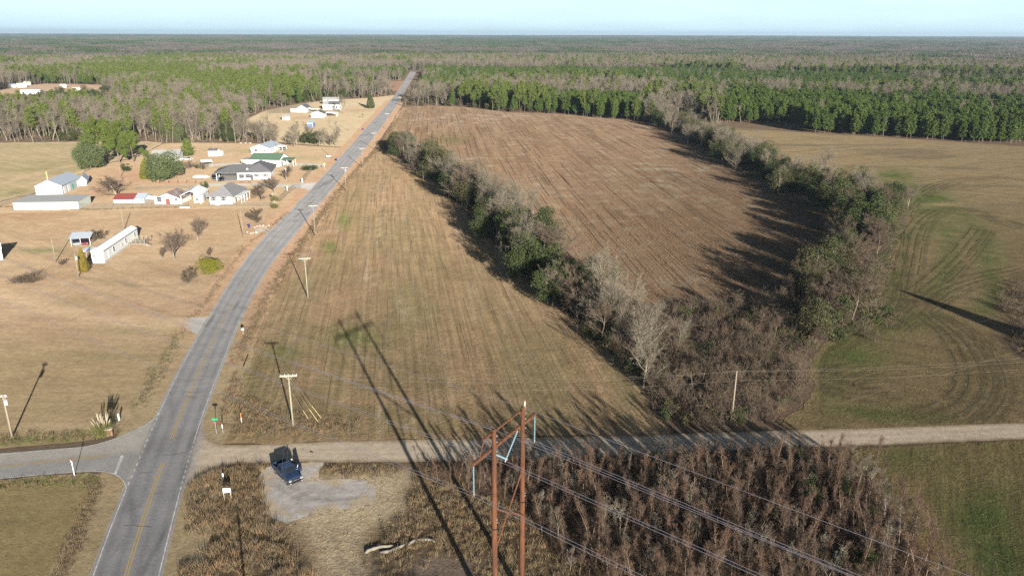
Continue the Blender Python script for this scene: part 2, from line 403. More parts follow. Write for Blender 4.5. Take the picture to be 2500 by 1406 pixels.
# base ground: forest floor, one sheet out to the horizon, rising into low hills far away
def hill(x, y):
    d = np.hypot(x, y)
    r = sstep(1500, 9000, d) * 22 * (0.55 + 0.9 * fbm(x / 2600, y / 2600, 3, 3)) + sstep(8000, 15000, d) * 9
    return r + sstep(1500, 3200, d) * (1 - sstep(7000, 10000, d)) * 26 * (fbm(x / 1500, y / 750, 6, 2) - .45) + sstep(1300, 3000, d) * 9 * (fbm(x / 700, y / 700, 5, 3) - 0.5)
ang = np.linspace(0, 2 * math.pi, 241)[:-1]
rr = np.r_[0.0, np.geomspace(20, 26000, 130)]
AX, RX = np.meshgrid(ang, rr[1:]); gx = (RX * np.sin(AX)).ravel(); gy = (RX * np.cos(AX)).ravel()
gx = np.r_[0, gx]; gy = np.r_[0, gy]; na = len(ang); nr_ = len(rr) - 1
i0 = np.arange(na); tri = np.stack([np.zeros(na, int), 1 + (i0 + 1) % na, 1 + i0], 1)
qs = []
for k in range(nr_ - 1):
    a = 1 + k * na + i0; b = 1 + k * na + (i0 + 1) % na; qs.append(np.stack([a, b, b + na, a + na], 1))
gz = hill(gx, gy)
gc = mixc(LITTER, C(.14, .108, .075), fbm(gx / 60, gy / 60, 9, 4))
gme = npmesh('ground', np.stack([gx, gy, gz], 1), [tri, np.vstack(qs)], [groundmat('forest_floor', fine=0.3, mid=0.3)], col=gtone(gc))
ground = tag(mobj('ground', gme), kind='structure')

# --- fields and lawns
P_CORN = poly([(985, 262), (1050, 259), (1130, 262), (1240, 275), (1340, 278), (1590, 300), (1660, 300), (1720, 345), (1800, 400), (1900, 450), (2010, 500), (2050, 560), (2010, 640), (1960, 700), (1900, 750), (1760, 742), (1640, 750), (1570, 740), (1480, 690), (1390, 625), (1320, 560), (1230, 500), (1150, 452), (1075, 412), (975, 352), (955, 315), (968, 280)])
def c_corn(x, y, px, py, e):
    n = fbm(x / 14, y / 40, 11, 4); n2 = fbm(x / 5, y / 5, 12, 3)
    c = mixc(C(.27, .155, .09), C(.33, .205, .13), n); c = mixc(c, C(.40, .30, .21), sstep(.55, .8, n2) * 0.5)
    c = mixc(c, C(.42, .33, .25), np.clip(blob(px, py, 1640, 420, 120, 30) + blob(px, py, 1150, 290, 150, 14), 0, 1) * sstep(.4, .7, n2) * 0.7)
    c = mixc(c, C(.17, .15, .06), blob(px, py, 1100, 342, 40, 12) * 0.7)
    u = x * ca_ + y * sa_; v = y * ca_ - x * sa_
    dk = sstep(.5, .8, fbm(u / 3, v / 60, 13, 3)) * .5
    c = c * (1 - .5 * dk)[:, None] * (1 - .30 * sstep(1250, 1750, px) * sstep(300, 480, py))[:, None] * .84  # near right side dimmed in the colour, standing in for lens falloff and light angle
    c = c * np.array([.90, .99, .98])
    return mixc(c, C(.36, .25, .16), 1 - sstep(0, 7, e + 5 * n))
A_CORN = RAD(5.7); A_MID = RAD(9.0); ca_, sa_ = math.cos(A_CORN), math.sin(A_CORN)
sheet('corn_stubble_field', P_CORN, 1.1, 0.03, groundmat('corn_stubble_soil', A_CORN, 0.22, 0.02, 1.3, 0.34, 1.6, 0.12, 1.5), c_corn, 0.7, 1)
P_MID = poly([(905, 378), (940, 365), (1000, 395), (1040, 430), (1120, 500), (1200, 590), (1270, 660), (1350, 735), (1430, 810), (1510, 880), (1570, 940), (1600, 1010), (1640, 1056), (1400, 1064), (1150, 1069), (838, 1076), (600, 1083), (530, 1085), (516, 1074), (520, 1040), (545, 960), (575, 890), (608, 815), (655, 725), (700, 650), (755, 570), (800, 505), (850, 440), (885, 402)])
def c_mid(x, y, px, py, e):
    n = fbm(x / 9, y / 26, 21, 4); n2 = fbm(x / 3, y / 3, 22, 3)
    w = sstep(560, 1000, py)
    c = mixc(C(.345, .235, .14), C(.245, .19, .095), np.clip(n * 0.9 + w * 0.45 - .1, 0, 1))
    c = mixc(c, C(.36, .215, .125), sstep(.52, .75, fbm(x / 7, y / 60, 24, 3)) * .22)
    c = mixc(c, C(.19, .18, .08), sstep(.45, .72, fbm(x / 12, y / 30, 25, 4)) * (0.28 + 0.2 * w))
    u = x * math.cos(A_MID) + y * math.sin(A_MID); pale = sstep(.62, .8, vnoise(u / .7, y / 22, 28)) * sstep(.45, .7, fbm(u / 6, y / 25, 29, 3)); c = mixc(c * .88, C(.46, .38, .28), pale * .25)
    g = blob(px, py, 840, 540, 14, 22) + blob(px, py, 805, 605, 22, 14) + .8 * blob(px, py, 700, 860, 40, 18) + .7 * blob(px, py, 850, 820, 70, 30)
    c = mixc(c, GRASSG, np.clip(g * (0.5 + n2 * .7), 0, .85))
    c = mixc(c, C(.30, .21, .12), sstep(0.55, 0.8, fbm(x / 16, y / 5, 27, 3)) * sstep(930, 980, py) * .8)
    return mixc(c, C(.33, .225, .125), (1 - sstep(0, 5, e + 3 * n)) * .8) * np.array([.99, .97, .97])
sheet('mown_field', P_MID, 1.1, 0.03, groundmat('mown_field_cover', A_MID, 0.3, 0.03, 1.1, 0.36, 2.2, 0.09, 2.2), c_mid, 0.5, 2)
P_RIGHT = poly([(1925, 322), (2100, 332), (2500, 358), (2760, 376), (2760, 1040), (2500, 1036), (2200, 1046), (1960, 1054), (1900, 1040), (1950, 1000), (1985, 950), (1975, 900), (2000, 850), (2100, 780), (2150, 700), (2180, 620), (2215, 545), (2180, 480), (2130, 450), (2030, 430), (1920, 398), (1840, 366), (1770, 334), (1715, 311), (1800, 314)])
TRK = [[(2760, 520), (2500, 430), (2300, 440), (2190, 520), (2180, 640), (2170, 760), (2060, 820), (1990, 870), (2000, 950)],
       [(2500, 660), (2350, 690), (2260, 740), (2180, 800)], [(2400, 560), (2340, 640), (2250, 720), (2190, 740)],
       [(2260, 760), (2340, 820), (2390, 900), (2380, 970), (2320, 1010), (2240, 1030)], [(2290, 770), (2380, 840), (2420, 920), (2410, 980), (2350, 1025)],
       [(2120, 900), (2040, 920), (2060, 960), (2160, 950)], [(2500, 560), (2330, 500), (2240, 540), (2220, 640), (2200, 740), (2080, 830)]]
def c_right(x, y, px, py, e):
    n = fbm(x / 12, y / 12, 31, 4); n2 = fbm(x / 3.5, y / 3.5, 32, 3)
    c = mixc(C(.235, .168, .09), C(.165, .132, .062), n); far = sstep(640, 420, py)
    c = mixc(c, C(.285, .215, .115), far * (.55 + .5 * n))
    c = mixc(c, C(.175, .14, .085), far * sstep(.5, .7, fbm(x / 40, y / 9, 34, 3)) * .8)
    g = 1.2 * blob(px, py, 2260, 490, 70, 30) + blob(px, py, 2090, 870, 70, 40) + .6 * blob(px, py, 2160, 690, 60, 60) + blob(px, py, 2180, 430, 60, 18) + .6 * blob(px, py, 2300, 560, 120, 50) + .5 * blob(px, py, 2150, 1010, 120, 25)
    for p_, w_ in (([(2150, 420), (2230, 455), (2300, 490), (2400, 560), (2420, 640)], 4.0), ([(2215, 480), (2300, 540), (2330, 640), (2280, 720)], 3.0), ([(1995, 960), (1995, 890), (2060, 840), (2180, 790), (2240, 770)], 4.0), ([(2190, 560), (2185, 680), (2160, 760)], 3.0), ([(2400, 620), (2440, 720), (2400, 760)], 2.5), ([(2040, 1000), (2160, 1015), (2300, 1020)], 2.0)):
        g = np.maximum(g, track(x, y, p_, w_) * .75)
    for k_ in range(9):
        c = mixc(c, C(.24, .19, .10), track(x, y, [(2230 + 26 * k_, 505 + 8 * k_), (2250 + 26 * k_, 600 + 9 * k_), (2225 + 24 * k_, 690 + 9 * k_)], .9) * .5)
    c = mixc(c, C(.085, .125, .03), np.clip(g * (.35 + .9 * n2), 0, .9))
    t = np.zeros_like(x)
    for k, p in enumerate(TRK):
        pl = chaikin(poly(p), 3)
        for o in (-3.4, -1.1, 1.1, 3.4):
            q = np.gradient(pl, axis=0); q /= np.linalg.norm(q, axis=1)[:, None]; t = np.maximum(t, np.exp(-(dist_line(x, y, pl + np.stack([-q[:, 1], q[:, 0]], 1) * o) / .38) ** 2))
    c = mixc(c * .84, C(.07, .06, .03), t * .75 * (.4 + n2))
    c = mixc(c, C(.30, .22, .12), np.clip(blob(px, py, 2300, 500, 60, 6), 0, 1) * .6)
    c = mixc(c, C(.13, .09, .06), np.clip(blob(px, py, 2510, 750, 60, 50) + blob(px, py, 2490, 830, 40, 50), 0, 1) * .9)
    return mixc(c, C(.25, .17, .085), (1 - sstep(0, 3, e + 2 * n)) * .7)
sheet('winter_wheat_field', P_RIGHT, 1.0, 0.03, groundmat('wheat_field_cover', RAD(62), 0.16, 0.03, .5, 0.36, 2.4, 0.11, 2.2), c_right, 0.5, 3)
P_BR = poly([(2050, 1098), (2200, 1088), (2500, 1074), (2760, 1064), (2760, 1520), (2360, 1520), (2270, 1380), (2215, 1290), (2150, 1200), (2100, 1140)])
def c_br(x, y, px, py, e):
    n = fbm(x / 7, y / 7, 41, 4); n2 = fbm(x / 2, y / 2, 42, 3)
    c = mixc(C(.185, .14, .062), C(.12, .105, .042), n)
    g = blob(px, py, 2400, 1250, 90, 60) + blob(px, py, 2430, 1380, 90, 90) + .5 * blob(px, py, 2200, 1120, 80, 20)
    c = mixc(c, C(.075, .11, .028), np.clip(g * (.4 + .8 * n2), 0, .9))
    d = dist_line(x, y, poly([(2200, 1180), (2300, 1300), (2420, 1450)])); c = mixc(c, C(.20, .15, .075), np.exp(-(d / 1.2) ** 2) * .7)
    c = mixc(c, C(.30, .20, .06), np.clip(blob(px, py, 2260, 1340, 22, 50) + blob(px, py, 2300, 1390, 40, 30), 0, 1) * .6)
    return mixc(c, C(.17, .12, .06), (1 - sstep(0, 2, e + n)) * .7)
sheet('lower_wheat_field', P_BR, 0.7, 0.03, groundmat('lower_field_cover', RAD(-28), 0.15, 0.05, .6, 0.36, 2.6, 0.11, 2.4), c_br, 0.4, 4)
P_LAWN = poly([(-260, 530), (60, 519), (220, 514), (470, 510), (716, 504), (690, 534), (640, 582), (582, 650), (531, 730), (490, 804), (436, 898), (390, 992), (366, 1016), (320, 1040), (265, 1060), (205, 1078), (0, 1094), (-260, 1112)])
def c_lawn(x, y, px, py, e):
    n = fbm(x / 15, y / 15, 51, 4); n2 = fbm(x / 3, y / 3, 52, 3)
    c = mixc(TAN * .93, TANPALE * .95, sstep(.3, .7, n) * .55)
    c = mixc(c, C(.36, .205, .125), sstep(.45, .75, fbm(x / 22, y / 22, 54, 3)) * sstep(900, 560, py) * .6)
    c = mixc(c, C(.30, .22, .105), sstep(780, 900, py) * (.25 + .5 * n))
    g = blob(px, py, 100, 612, 70, 7) + .6 * blob(px, py, 330, 800, 120, 18) + .5 * blob(px, py, 250, 870, 150, 10) + .8 * blob(px, py, 400, 925, 26, 30) + .5 * blob(px, py, 180, 740, 60, 12)
    c = mixc(c, C(.19, .18, .075), np.clip(g, 0, 1) * (.4 + .6 * n2))
    c = mixc(c, TANPALE * 1.06, track(x, y, [(-60, 700), (60, 735), (200, 775), (330, 790), (470, 795)], 3.2) * .75)
    for p in ([(40, 650), (260, 690), (380, 700), (470, 690)], [(0, 560), (130, 590), (220, 640), (330, 700)], [(350, 640), (430, 670), (540, 700)]):
        c = mixc(c, C(.27, .19, .105), track(x, y, p, 1.2) * .45)
    c = mixc(c, C(.46, .33, .2), np.clip(blob(px, py, 160, 1040, 120, 12) + blob(px, py, 340, 1010, 40, 18), 0, 1) * .7)
    c = mixc(c, GRASSG, np.clip(blob(px, py, 195, 1056, 24, 7), 0, 1) * .9)
    c = mixc(c, C(.21, .18, .07), np.clip(blob(px, py, 60, 1075, 160, 10), 0, 1) * .8)
    d = dist_line(x, y, poly([(640, 560), (600, 600), (560, 655), (500, 745), (470, 775)])); c = mixc(c, C(.20, .16, .08), np.exp(-(d / .9) ** 2) * .7)  # roadside ditch: its low-sun shade painted as a dark line on flat ground
    d = dist_line(x, y, poly([(440, 815), (410, 880), (370, 940), (340, 990)])); c = mixc(c, C(.15, .16, .06), np.exp(-(d / 1.0) ** 2) * .75)  # second ditch line, weed tint plus ditch shade put into the colour
    return c * np.array([.86, .92, .92])
sheet('brown_lawn', P_LAWN, 1.0, 0.03, groundmat('dormant_lawn', RAD(82), 0.10, 0.06, .45, 0.2, 1.8, 0.05, 2.0, 0.18), c_lawn, 0.3, 5)
P_LF = poly([(-300, 353), (0, 349), (200, 347), (365, 346), (398, 350), (330, 385), (240, 402), (180, 432), (85, 471), (0, 492), (-300, 560)])
def c_lf(x, y, px, py, e):
    n = fbm(x / 30, y / 12, 61, 4)
    c = mixc(C(.325, .25, .15), C(.25, .215, .12), n)
    c = mixc(c, C(.17, .165, .07), np.clip(blob(px, py, 40, 470, 70, 10) + .7 * blob(px, py, 90, 415, 90, 8) + .4 * blob(px, py, 180, 400, 90, 8), 0, 1) * .8)
    c = mixc(c, C(.38, .28, .175), track(x, y, [(-50, 470), (60, 430), (170, 405), (300, 380)], 2.5) * .5 + track(x, y, [(-50, 490), (60, 452), (150, 428)], 2) * .4)
    return mixc(c, C(.43, .33, .21), (1 - sstep(0, 6, e)) * .5)
sheet('hay_field', P_LF, 2.0, 0.03, groundmat('hay_cover', RAD(55), 0.13, 0.02, .4, 0.2, 1.5, 0.07, 1.5), c_lf, 0.5, 6)
P_YARD = poly([(-260, 545), (0, 494), (85, 473), (180, 434), (240, 404), (330, 387), (400, 351), (470, 349), (560, 350), (700, 353), (845, 362), (862, 349), (842, 371), (792, 428), (742, 482), (717, 505), (470, 511), (220, 515), (60, 520), (-260, 531)])
def c_yard(x, y, px, py, e):
    n = fbm(x / 12, y / 12, 71, 4)
    c = mixc(C(.41, .255, .155), C(.45, .31, .19), n)
    c = mixc(c, REDSOIL * 1.05, np.clip(.9 * blob(px, py, 330, 430, 110, 25) + .8 * blob(px, py, 250, 470, 60, 14) + .5 * blob(px, py, 600, 480, 60, 20) + .5 * blob(px, py, 740, 440, 40, 30), 0, 1) * (.5 + .5 * n))
    c = mixc(c, C(.25, .22, .10), np.clip(.7 * blob(px, py, 330, 463, 30, 4) + .6 * blob(px, py, 620, 368, 120, 6) + .6 * blob(px, py, 745, 385, 50, 5), 0, 1) * .7)
    c = mixc(c, C(.42, .41, .40), np.clip(track(x, y, [(815, 408), (760, 402), (680, 400), (560, 400), (500, 405)], 2.6) + track(x, y, [(770, 455), (720, 455), (660, 453), (590, 450), (510, 452)], 2.4), 0, 1) * .85)
    return c * np.array([.88, .98, .98])
sheet('village_yard', P_YARD, 1.6, 0.035, groundmat('yard_soil', None, fine=0.22, fscale=1.4, bump=0.06, bscale=1.6, mid=0.18), c_yard, 0.3, 7)
P_FARM = poly([(575, 318), (600, 292), (650, 270), (720, 256), (800, 245), (900, 240), (970, 232), (932, 272), (894, 312), (864, 346), (845, 360), (700, 350), (620, 340)])
def c_farm(x, y, px, py, e):
    n = fbm(x / 12, y / 12, 81, 4)
    c = mixc(C(.42, .29, .175), C(.47, .345, .22), n)
    c = mixc(c, C(.26, .19, .135), np.clip(sstep(279, 275, py) * sstep(640, 660, px) * sstep(770, 735, px), 0, 1) * .9)
    c = mixc(c, C(.33, .2, .13), np.clip(blob(px, py, 740, 288, 30, 4) + blob(px, py, 870, 270, 60, 4), 0, 1) * .6)
    c = mixc(c, C(.42, .40, .37), track(x, y, [(950, 256), (915, 253), (890, 252), (850, 256)], 2.5) * .8)
    return c * np.array([.88, .98, .98])
sheet('farm_yard', P_FARM, 2.5, 0.03, groundmat('farm_yard_grass', None, fine=0.2, fscale=1.2, bump=0.06, bscale=1.4, mid=0.18), c_farm, 0.6, 8)
P_SCRUB = poly([(738, 236), (985, 222), (1003, 197), (760, 207)])
sheet('scrub_clearing', P_SCRUB, 4.0, 0.03, groundmat('scrub_soil', None, fine=0.3, mid=0.3), lambda x, y, px, py, e: mixc(C(.30, .17, .11), C(.20, .13, .085), fbm(x / 14, y / 14, 91, 4)), 1.0, 9)
P_SOIL2 = poly([(1230, 152), (1360, 154), (1400, 160), (1250, 158)])
sheet('cleared_hillside', P_SOIL2, 8.0, 0.05, groundmat('cleared_soil', None), lambda x, y, px, py, e: mixc(C(.36, .22, .14), C(.30, .18, .11), fbm(x / 20, y / 20, 92, 3)), 1.0, 10)
P_FIELD3 = poly([(760, 150), (890, 146), (930, 150), (880, 154), (760, 156)])
sheet('far_pasture', P_FIELD3, 8.0, 0.05, groundmat('far_pasture_cover', None), lambda x, y, px, py, e: mixc(C(.40, .25, .16), C(.33, .21, .14), fbm(x / 20, y / 20, 93, 3)), 1.0, 11)
P_MH = poly([(-40, 236), (20, 214), (110, 205), (250, 208), (260, 232), (160, 236), (40, 240)])
sheet('clearing', P_MH, 4.0, 0.03, groundmat('clearing_soil', None, fine=0.25), lambda x, y, px, py, e: mixc(C(.30, .20, .14), C(.36, .27, .18), fbm(x / 10, y / 10, 94, 4)), 0.6, 12)
P_BL = poly([(-260, 1196), (0, 1171), (100, 1162), (212, 1154), (258, 1160), (288, 1182), (298, 1205), (268, 1282), (228, 1400), (176, 1580), (-260, 1580)])
def c_bl(x, y, px, py, e):
    n = fbm(x / 6, y / 6, 95, 4); n2 = fbm(x / 1.7, y / 1.7, 96, 3)
    c = mixc(C(.265, .20, .095), C(.22, .18, .08), n)
    c = mixc(c, C(.19, .165, .06), np.clip(blob(px, py, 90, 1180, 160, 16) + blob(px, py, 255, 1220, 22, 50), 0, 1) * (.3 + .6 * n2))
    c = mixc(c, C(.25, .145, .08), track(x, y, [(235, 1185), (210, 1250), (185, 1320), (150, 1406), (120, 1480)], .8) * .7)
    return mixc(c, C(.33, .25, .15), (1 - sstep(0, .9, e)) * .6)
sheet('corner_lawn', P_BL, 0.6, 0.03, groundmat('corner_lawn_grass', None, fine=0.28, fscale=2.6, bump=0.05, bscale=3.0, mid=0.18), c_bl, 0.15, 13)
P_ROUGH = poly([(300, 1600), (388, 1412), (418, 1290), (445, 1190), (475, 1160), (525, 1146), (560, 1136), (838, 1131), (1060, 1131), (1400, 1120), (1960, 1094), (2060, 1098), (2110, 1142), (2160, 1210), (2225, 1300), (2280, 1390), (2380, 1600)])
P_GRAVEL = poly([(630, 1196), (636, 1158), (652, 1138), (720, 1128), (790, 1128), (775, 1150), (775, 1172), (830, 1166), (885, 1172), (925, 1190), (915, 1222), (870, 1240), (800, 1248), (745, 1262), (700, 1276), (655, 1262), (636, 1225)])
P_STRAW = poly([(770, 1160), (870, 1150), (980, 1160), (1010, 1190), (985, 1245), (930, 1300), (905, 1350), (900, 1420), (790, 1430), (745, 1360), (690, 1290), (655, 1240), (700, 1210)])
def c_rough(x, y, px, py, e):
    n = fbm(x / 4, y / 4, 97, 4); n2 = fbm(x / 1.3, y / 1.3, 98, 3)
    c = mixc(C(.16, .105, .055), C(.12, .085, .05), n); c = mixc(c, C(.23, .165, .08), sstep(.45, .7, n2) * .6)
    w = inside(x, y, P_STRAW); d = dist_line(x, y, P_STRAW, True); w = sstep(-2.5, 2.5, np.where(w, d, -d) + 5 * (n - .5))
    c = mixc(c, mixc(C(.50, .40, .27), C(.42, .34, .21), n2), w * .92)
    v = sstep(495, 440, px - (1406 - py) * .27) * sstep(1150, 1180, py)
    c = mixc(c, C(.30, .215, .125), v * .85)
    c = mixc(c, C(.20, .155, .12), np.clip(blob(px, py, 1080, 1395, 110, 38) * 1.3, 0, 1) * .9)
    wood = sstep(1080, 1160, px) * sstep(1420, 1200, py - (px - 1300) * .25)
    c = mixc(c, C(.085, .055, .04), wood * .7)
    return mixc(c, C(.27, .2, .12), sstep(1, 0, e) * sstep(1150, 1100, py) * .6)
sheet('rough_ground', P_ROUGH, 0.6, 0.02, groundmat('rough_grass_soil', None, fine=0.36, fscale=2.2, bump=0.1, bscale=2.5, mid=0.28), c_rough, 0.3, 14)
def c_gravel(x, y, px, py, e):
    n = fbm(x / 3, y / 3, 99, 4); n2 = fbm(x / .9, y / .9, 100, 3)
    c = mixc(C(.33, .31, .295), C(.46, .435, .415), np.clip(.5 + 1.6 * (n2 - .5) + .8 * (n - .5), 0, 1))
    for o_ in (-.9, .9): c = c * (1 - .22 * np.exp(-(dist_line(x, y, chaikin(poly([(650, 1130), (690, 1190), (760, 1225), (900, 1215)]), 2) + [o_, 0]) / .3) ** 2))[:, None]
    return mixc(C(.44, .36, .25), c, np.clip(sstep(-.3, 1.6, e + 5.5 * (n2 - .5) + 3 * (n - .5)), 0, 1))
sheet('gravel_lot', P_GRAVEL, 0.45, 0.045, groundmat('gravel', None, fine=0.2, fscale=4, bump=0.04, bscale=5, mid=0.15), c_gravel, 0.3, 15)

# ------------------------------------------------------------------ roads
L_PX = [(229, 1406), (268, 1291), (307, 1198), (350, 1098), (394, 996), (427, 926), (462, 860), (495, 804), (535, 736), (586, 654), (643, 582), (694, 533), (746, 480), (796, 424), (847, 368), (894, 314), (934, 270), (965, 233), (985, 203), (999, 180)]
R_PX = [(388, 1406), (419, 1279), (439, 1202), (456, 1138), (474, 1077), (489, 1027), (520, 945), (553, 860), (566, 824), (592, 765), (626, 699), (663, 639), (700, 594), (746, 540), (788, 488), (824, 443), (861, 399), (894, 358), (922, 322), (953, 280), (972, 251), (992, 217), (1007, 193), (1014, 180)]
def ext(pl):
    a = pl[0] + (pl[0] - pl[2]) / np.linalg.norm(pl[0] - pl[2]) * 60; b = pl[-1] + (pl[-1] - pl[-5]) / np.linalg.norm(pl[-1] - pl[-5]) * 60
    return np.vstack([a, pl, b])
LW = chaikin(ext(poly(L_PX)), 2); RW = chaikin(ext(poly(R_PX)), 2)
LW = LW[np.argsort(LW[:, 1])]; RW = RW[np.argsort(RW[:, 1])]
ry = np.concatenate([np.arange(max(LW[0, 1], RW[0, 1]), 260, 1.0), np.arange(260, min(LW[-1, 1], RW[-1, 1]), 5.0)])
def smooth1(v, k):
    for _ in range(k): v = np.r_[v[:1], (v[:-2] + 2 * v[1:-1] + v[2:]) / 4, v[-1:]]
    return v
xl = np.interp(ry, LW[:, 1], LW[:, 0]); xr = np.interp(ry, RW[:, 1], RW[:, 0])
wd = smooth1(xr - xl, 60); cxr = smooth1((xl + xr) / 2, 25); xl = cxr - wd / 2; xr = cxr + wd / 2
def road_x(f, y): return np.interp(y, ry, xl + (xr - xl) * f)
ASPH = C(.232, .234, .245)
def strip(name, ys, fa, fb, z, m, colfn=None, nx=1, da=0.0, db=0.0):
    t = np.linspace(0, 1, nx + 1); a = road_x(fa, ys) + da; b = road_x(fb, ys) + db
    X = a[:, None] + (b - a)[:, None] * t[None]; Y = np.repeat(ys[:, None], nx + 1, 1)
    n = len(ys); idx = np.arange(n * (nx + 1)).reshape(n, nx + 1)
    F = np.stack([idx[:-1, :-1], idx[:-1, 1:], idx[1:, 1:], idx[1:, :-1]], -1).reshape(-1, 4)
    x = X.ravel(); y = Y.ravel(); f = np.tile(t, n)
    col = colfn(x, y, f) if colfn else None
    return x, y, F, col
def c_asph(x, y, f):
    n = fbm(x / 6, y / 20, 111, 4); n2 = fbm(x * 1.2, y * .2, 112, 3)
    c = mixc(ASPH * .9, ASPH * 1.1, n)
    for c0 in (.14, .36, .64, .86): c = c * (1 - (.10 + .12 * n2) * np.exp(-((f - c0) / .05) ** 2))[:, None]
    px, py = PX(x, y)
    st = blob(px, py, 322, 1235, 10, 35) + .7 * blob(px, py, 418, 995, 8, 20) + .6 * blob(px, py, 425, 985, 10, 5) + .5 * blob(px, py, 390, 1090, 60, 40)
    c = c * (1 - .32 * np.clip(st, 0, 1) * (.5 + n2))[:, None]
    c = c * (1 - .25 * (sstep(.70, .78, vnoise(x / 2.2 + f * 2, y / 9, 115)) * sstep(.5, .6, vnoise(y / 30, f * 0, 116))))[:, None]
    return mixc(c, C(.34, .30, .24), np.clip(np.exp(-(np.minimum(f, 1 - f) / (.012 + .03 * n2)) ** 2) * .75, 0, 1))
x, y, F, col = strip('main_road', ry, 0, 1, 0.06, None, c_asph, 28, -0.45, 0.45)
M['asphalt'] = groundmat('asphalt', None, fine=0.2, fscale=3.0, bump=0.015, bscale=8, mid=0.2, clod=.05)
tag(mobj('main_road', npmesh('main_road', np.stack([x, y, np.full_like(x, .07)], 1), [F], [M['asphalt']], col=gtone(col))), kind='structure')
# verges
def verge(name, fa, fb, da, db, seed):
    def cv(x, y, f):
        n = fbm(x / 3, y / 5, seed, 4); px, py = PX(x, y)
        c = mixc(C(.40, .26, .165), C(.35, .225, .135), n)
        return mixc(c, C(.30, .245, .135), sstep(650, 1000, py) * .8)
    ys = ry[(ry < 700)]
    w = fbm(ys / 4, ys * 0, seed + 3, 3) * 1.6
    x, y, F, col = strip(name, ys, fa, fb, 0, None, cv, 6, da - (w if da < -1 else 0), db + (w if db > 1 else 0))
    tag(mobj(name, npmesh(name, np.stack([x, y, np.full_like(x, .045)], 1), [F], [groundmat(name + '_soil', None, fine=.25, fscale=2, bump=.06, mid=.2)], col=gtone(col))), kind='structure')
verge('road_verge', 0, 0, -3.6, 0, 121); verge('road_verge', 1, 1, 0, 4.0, 122)
# side road (paved, left) and dirt road (right)
def flat_poly(name, pts, z, m, colfn, sp=0.6, jag=0.0, seed=3): return sheet(name, pts, sp, z, m, colfn, jag, seed)
S_TOP = [(-300, 1128), (0, 1107), (155, 1094), (210, 1090), (272, 1074), (330, 1049), (373, 1026), (392, 1000), (405, 975)]
S_BOT = [(316, 1175), (308, 1205), (306, 1190), (300, 1172), (280, 1158), (250, 1152), (208, 1152), (101, 1160), (0, 1170), (-300, 1196)]
def c_side(x, y, px, py, e):
    n = fbm(x / 8, y / 3, 131, 4)
    up = sstep(1128, 1112, py + (px - 150) * .08)
    c = mixc(C(.235, .235, .24), C(.31, .295, .27), np.clip(up * .8 + .3 * n, 0, 1))
    return c
flat_poly('side_road', chaikin(poly(S_TOP), 2).tolist() + poly([(430, 960), (420, 1090), (380, 1180), (340, 1215)]).tolist() + chaikin(poly(S_BOT), 2).tolist(), 0.055, M['asphalt'], c_side)
D_TOP = [(492, 1030), (500, 1062), (520, 1081), (560, 1086), (644, 1085), (838, 1077), (993, 1073), (1149, 1071), (1400, 1066), (1700, 1057), (1960, 1049), (2200, 1042), (2500, 1032), (2760, 1022)]
D_BOT = [(2760, 1060), (2500, 1072), (2200, 1085), (1960, 1092), (1450, 1116), (1200, 1125), (993, 1129), (838, 1129), (700, 1129), (600, 1130), (566, 1133), (510, 1146), (470, 1170), (446, 1200)]
def c_dirt(x, y, px, py, e):
    n = fbm(x / 7, y / 1.2, 141, 4); n2 = fbm(x / 2, y / 2, 142, 3)
    c = mixc(C(.38, .31, .225), C(.45, .375, .285), n)
    t = np.zeros_like(x)
    mid = chaikin(poly([(480, 1115), (600, 1108), (838, 1102), (1150, 1098), (1700, 1085), (2200, 1063), (2760, 1040)]), 2)
    for o in (-1.7, -.3, 1.4): t = np.maximum(t, np.exp(-(dist_line(x, y, mid + [0, o]) / .35) ** 2))
    c = mixc(c, C(.49, .42, .325), t * .6)
    return mixc(mixc(C(.25, .185, .11), c, sstep(0, .9, e + .8 * (n2 - .5))), ASPH * 1.15, sstep(500, 470, px + .3 * (py - 1100)) * .9)
flat_poly('dirt_road', poly([(470, 1085), (462, 1110)])[:1].tolist() + chaikin(poly(D_TOP), 1).tolist() + chaikin(poly(D_BOT), 1).tolist() + poly([(450, 1160)]).tolist(), 0.05, groundmat('packed_dirt', None, fine=.16, fscale=2.5, bump=.04, bscale=4, mid=.14), c_dirt, 0.6, 0.12)
# driveway aprons
sheet('driveway', poly([(430, 776), (500, 776), (520, 770), (505, 800), (480, 818), (455, 803)]), 0.6, 0.055, M['asphalt'], lambda x, y, px, py, e: mixc(C(.40, .30, .2), C(.34, .33, .32), sstep(445, 475, px)), 0.3, 16)
sheet('driveway', poly([(620, 559), (690, 553), (672, 566), (655, 572), (625, 566)]), 0.8, 0.055, M['asphalt'], lambda x, y, px, py, e: mixc(C(.34, .30, .25), C(.34, .33, .31), e * .3), 0.3, 17)
sheet('driveway', poly([(715, 448), (775, 446), (800, 436), (765, 470), (745, 462), (715, 458)]), 0.8, 0.055, M['asphalt'], lambda x, y, px, py, e: mixc(C(.36, .33, .30), C(.38, .37, .36), np.clip(e * .5, 0, 1)), 0.3, 18)
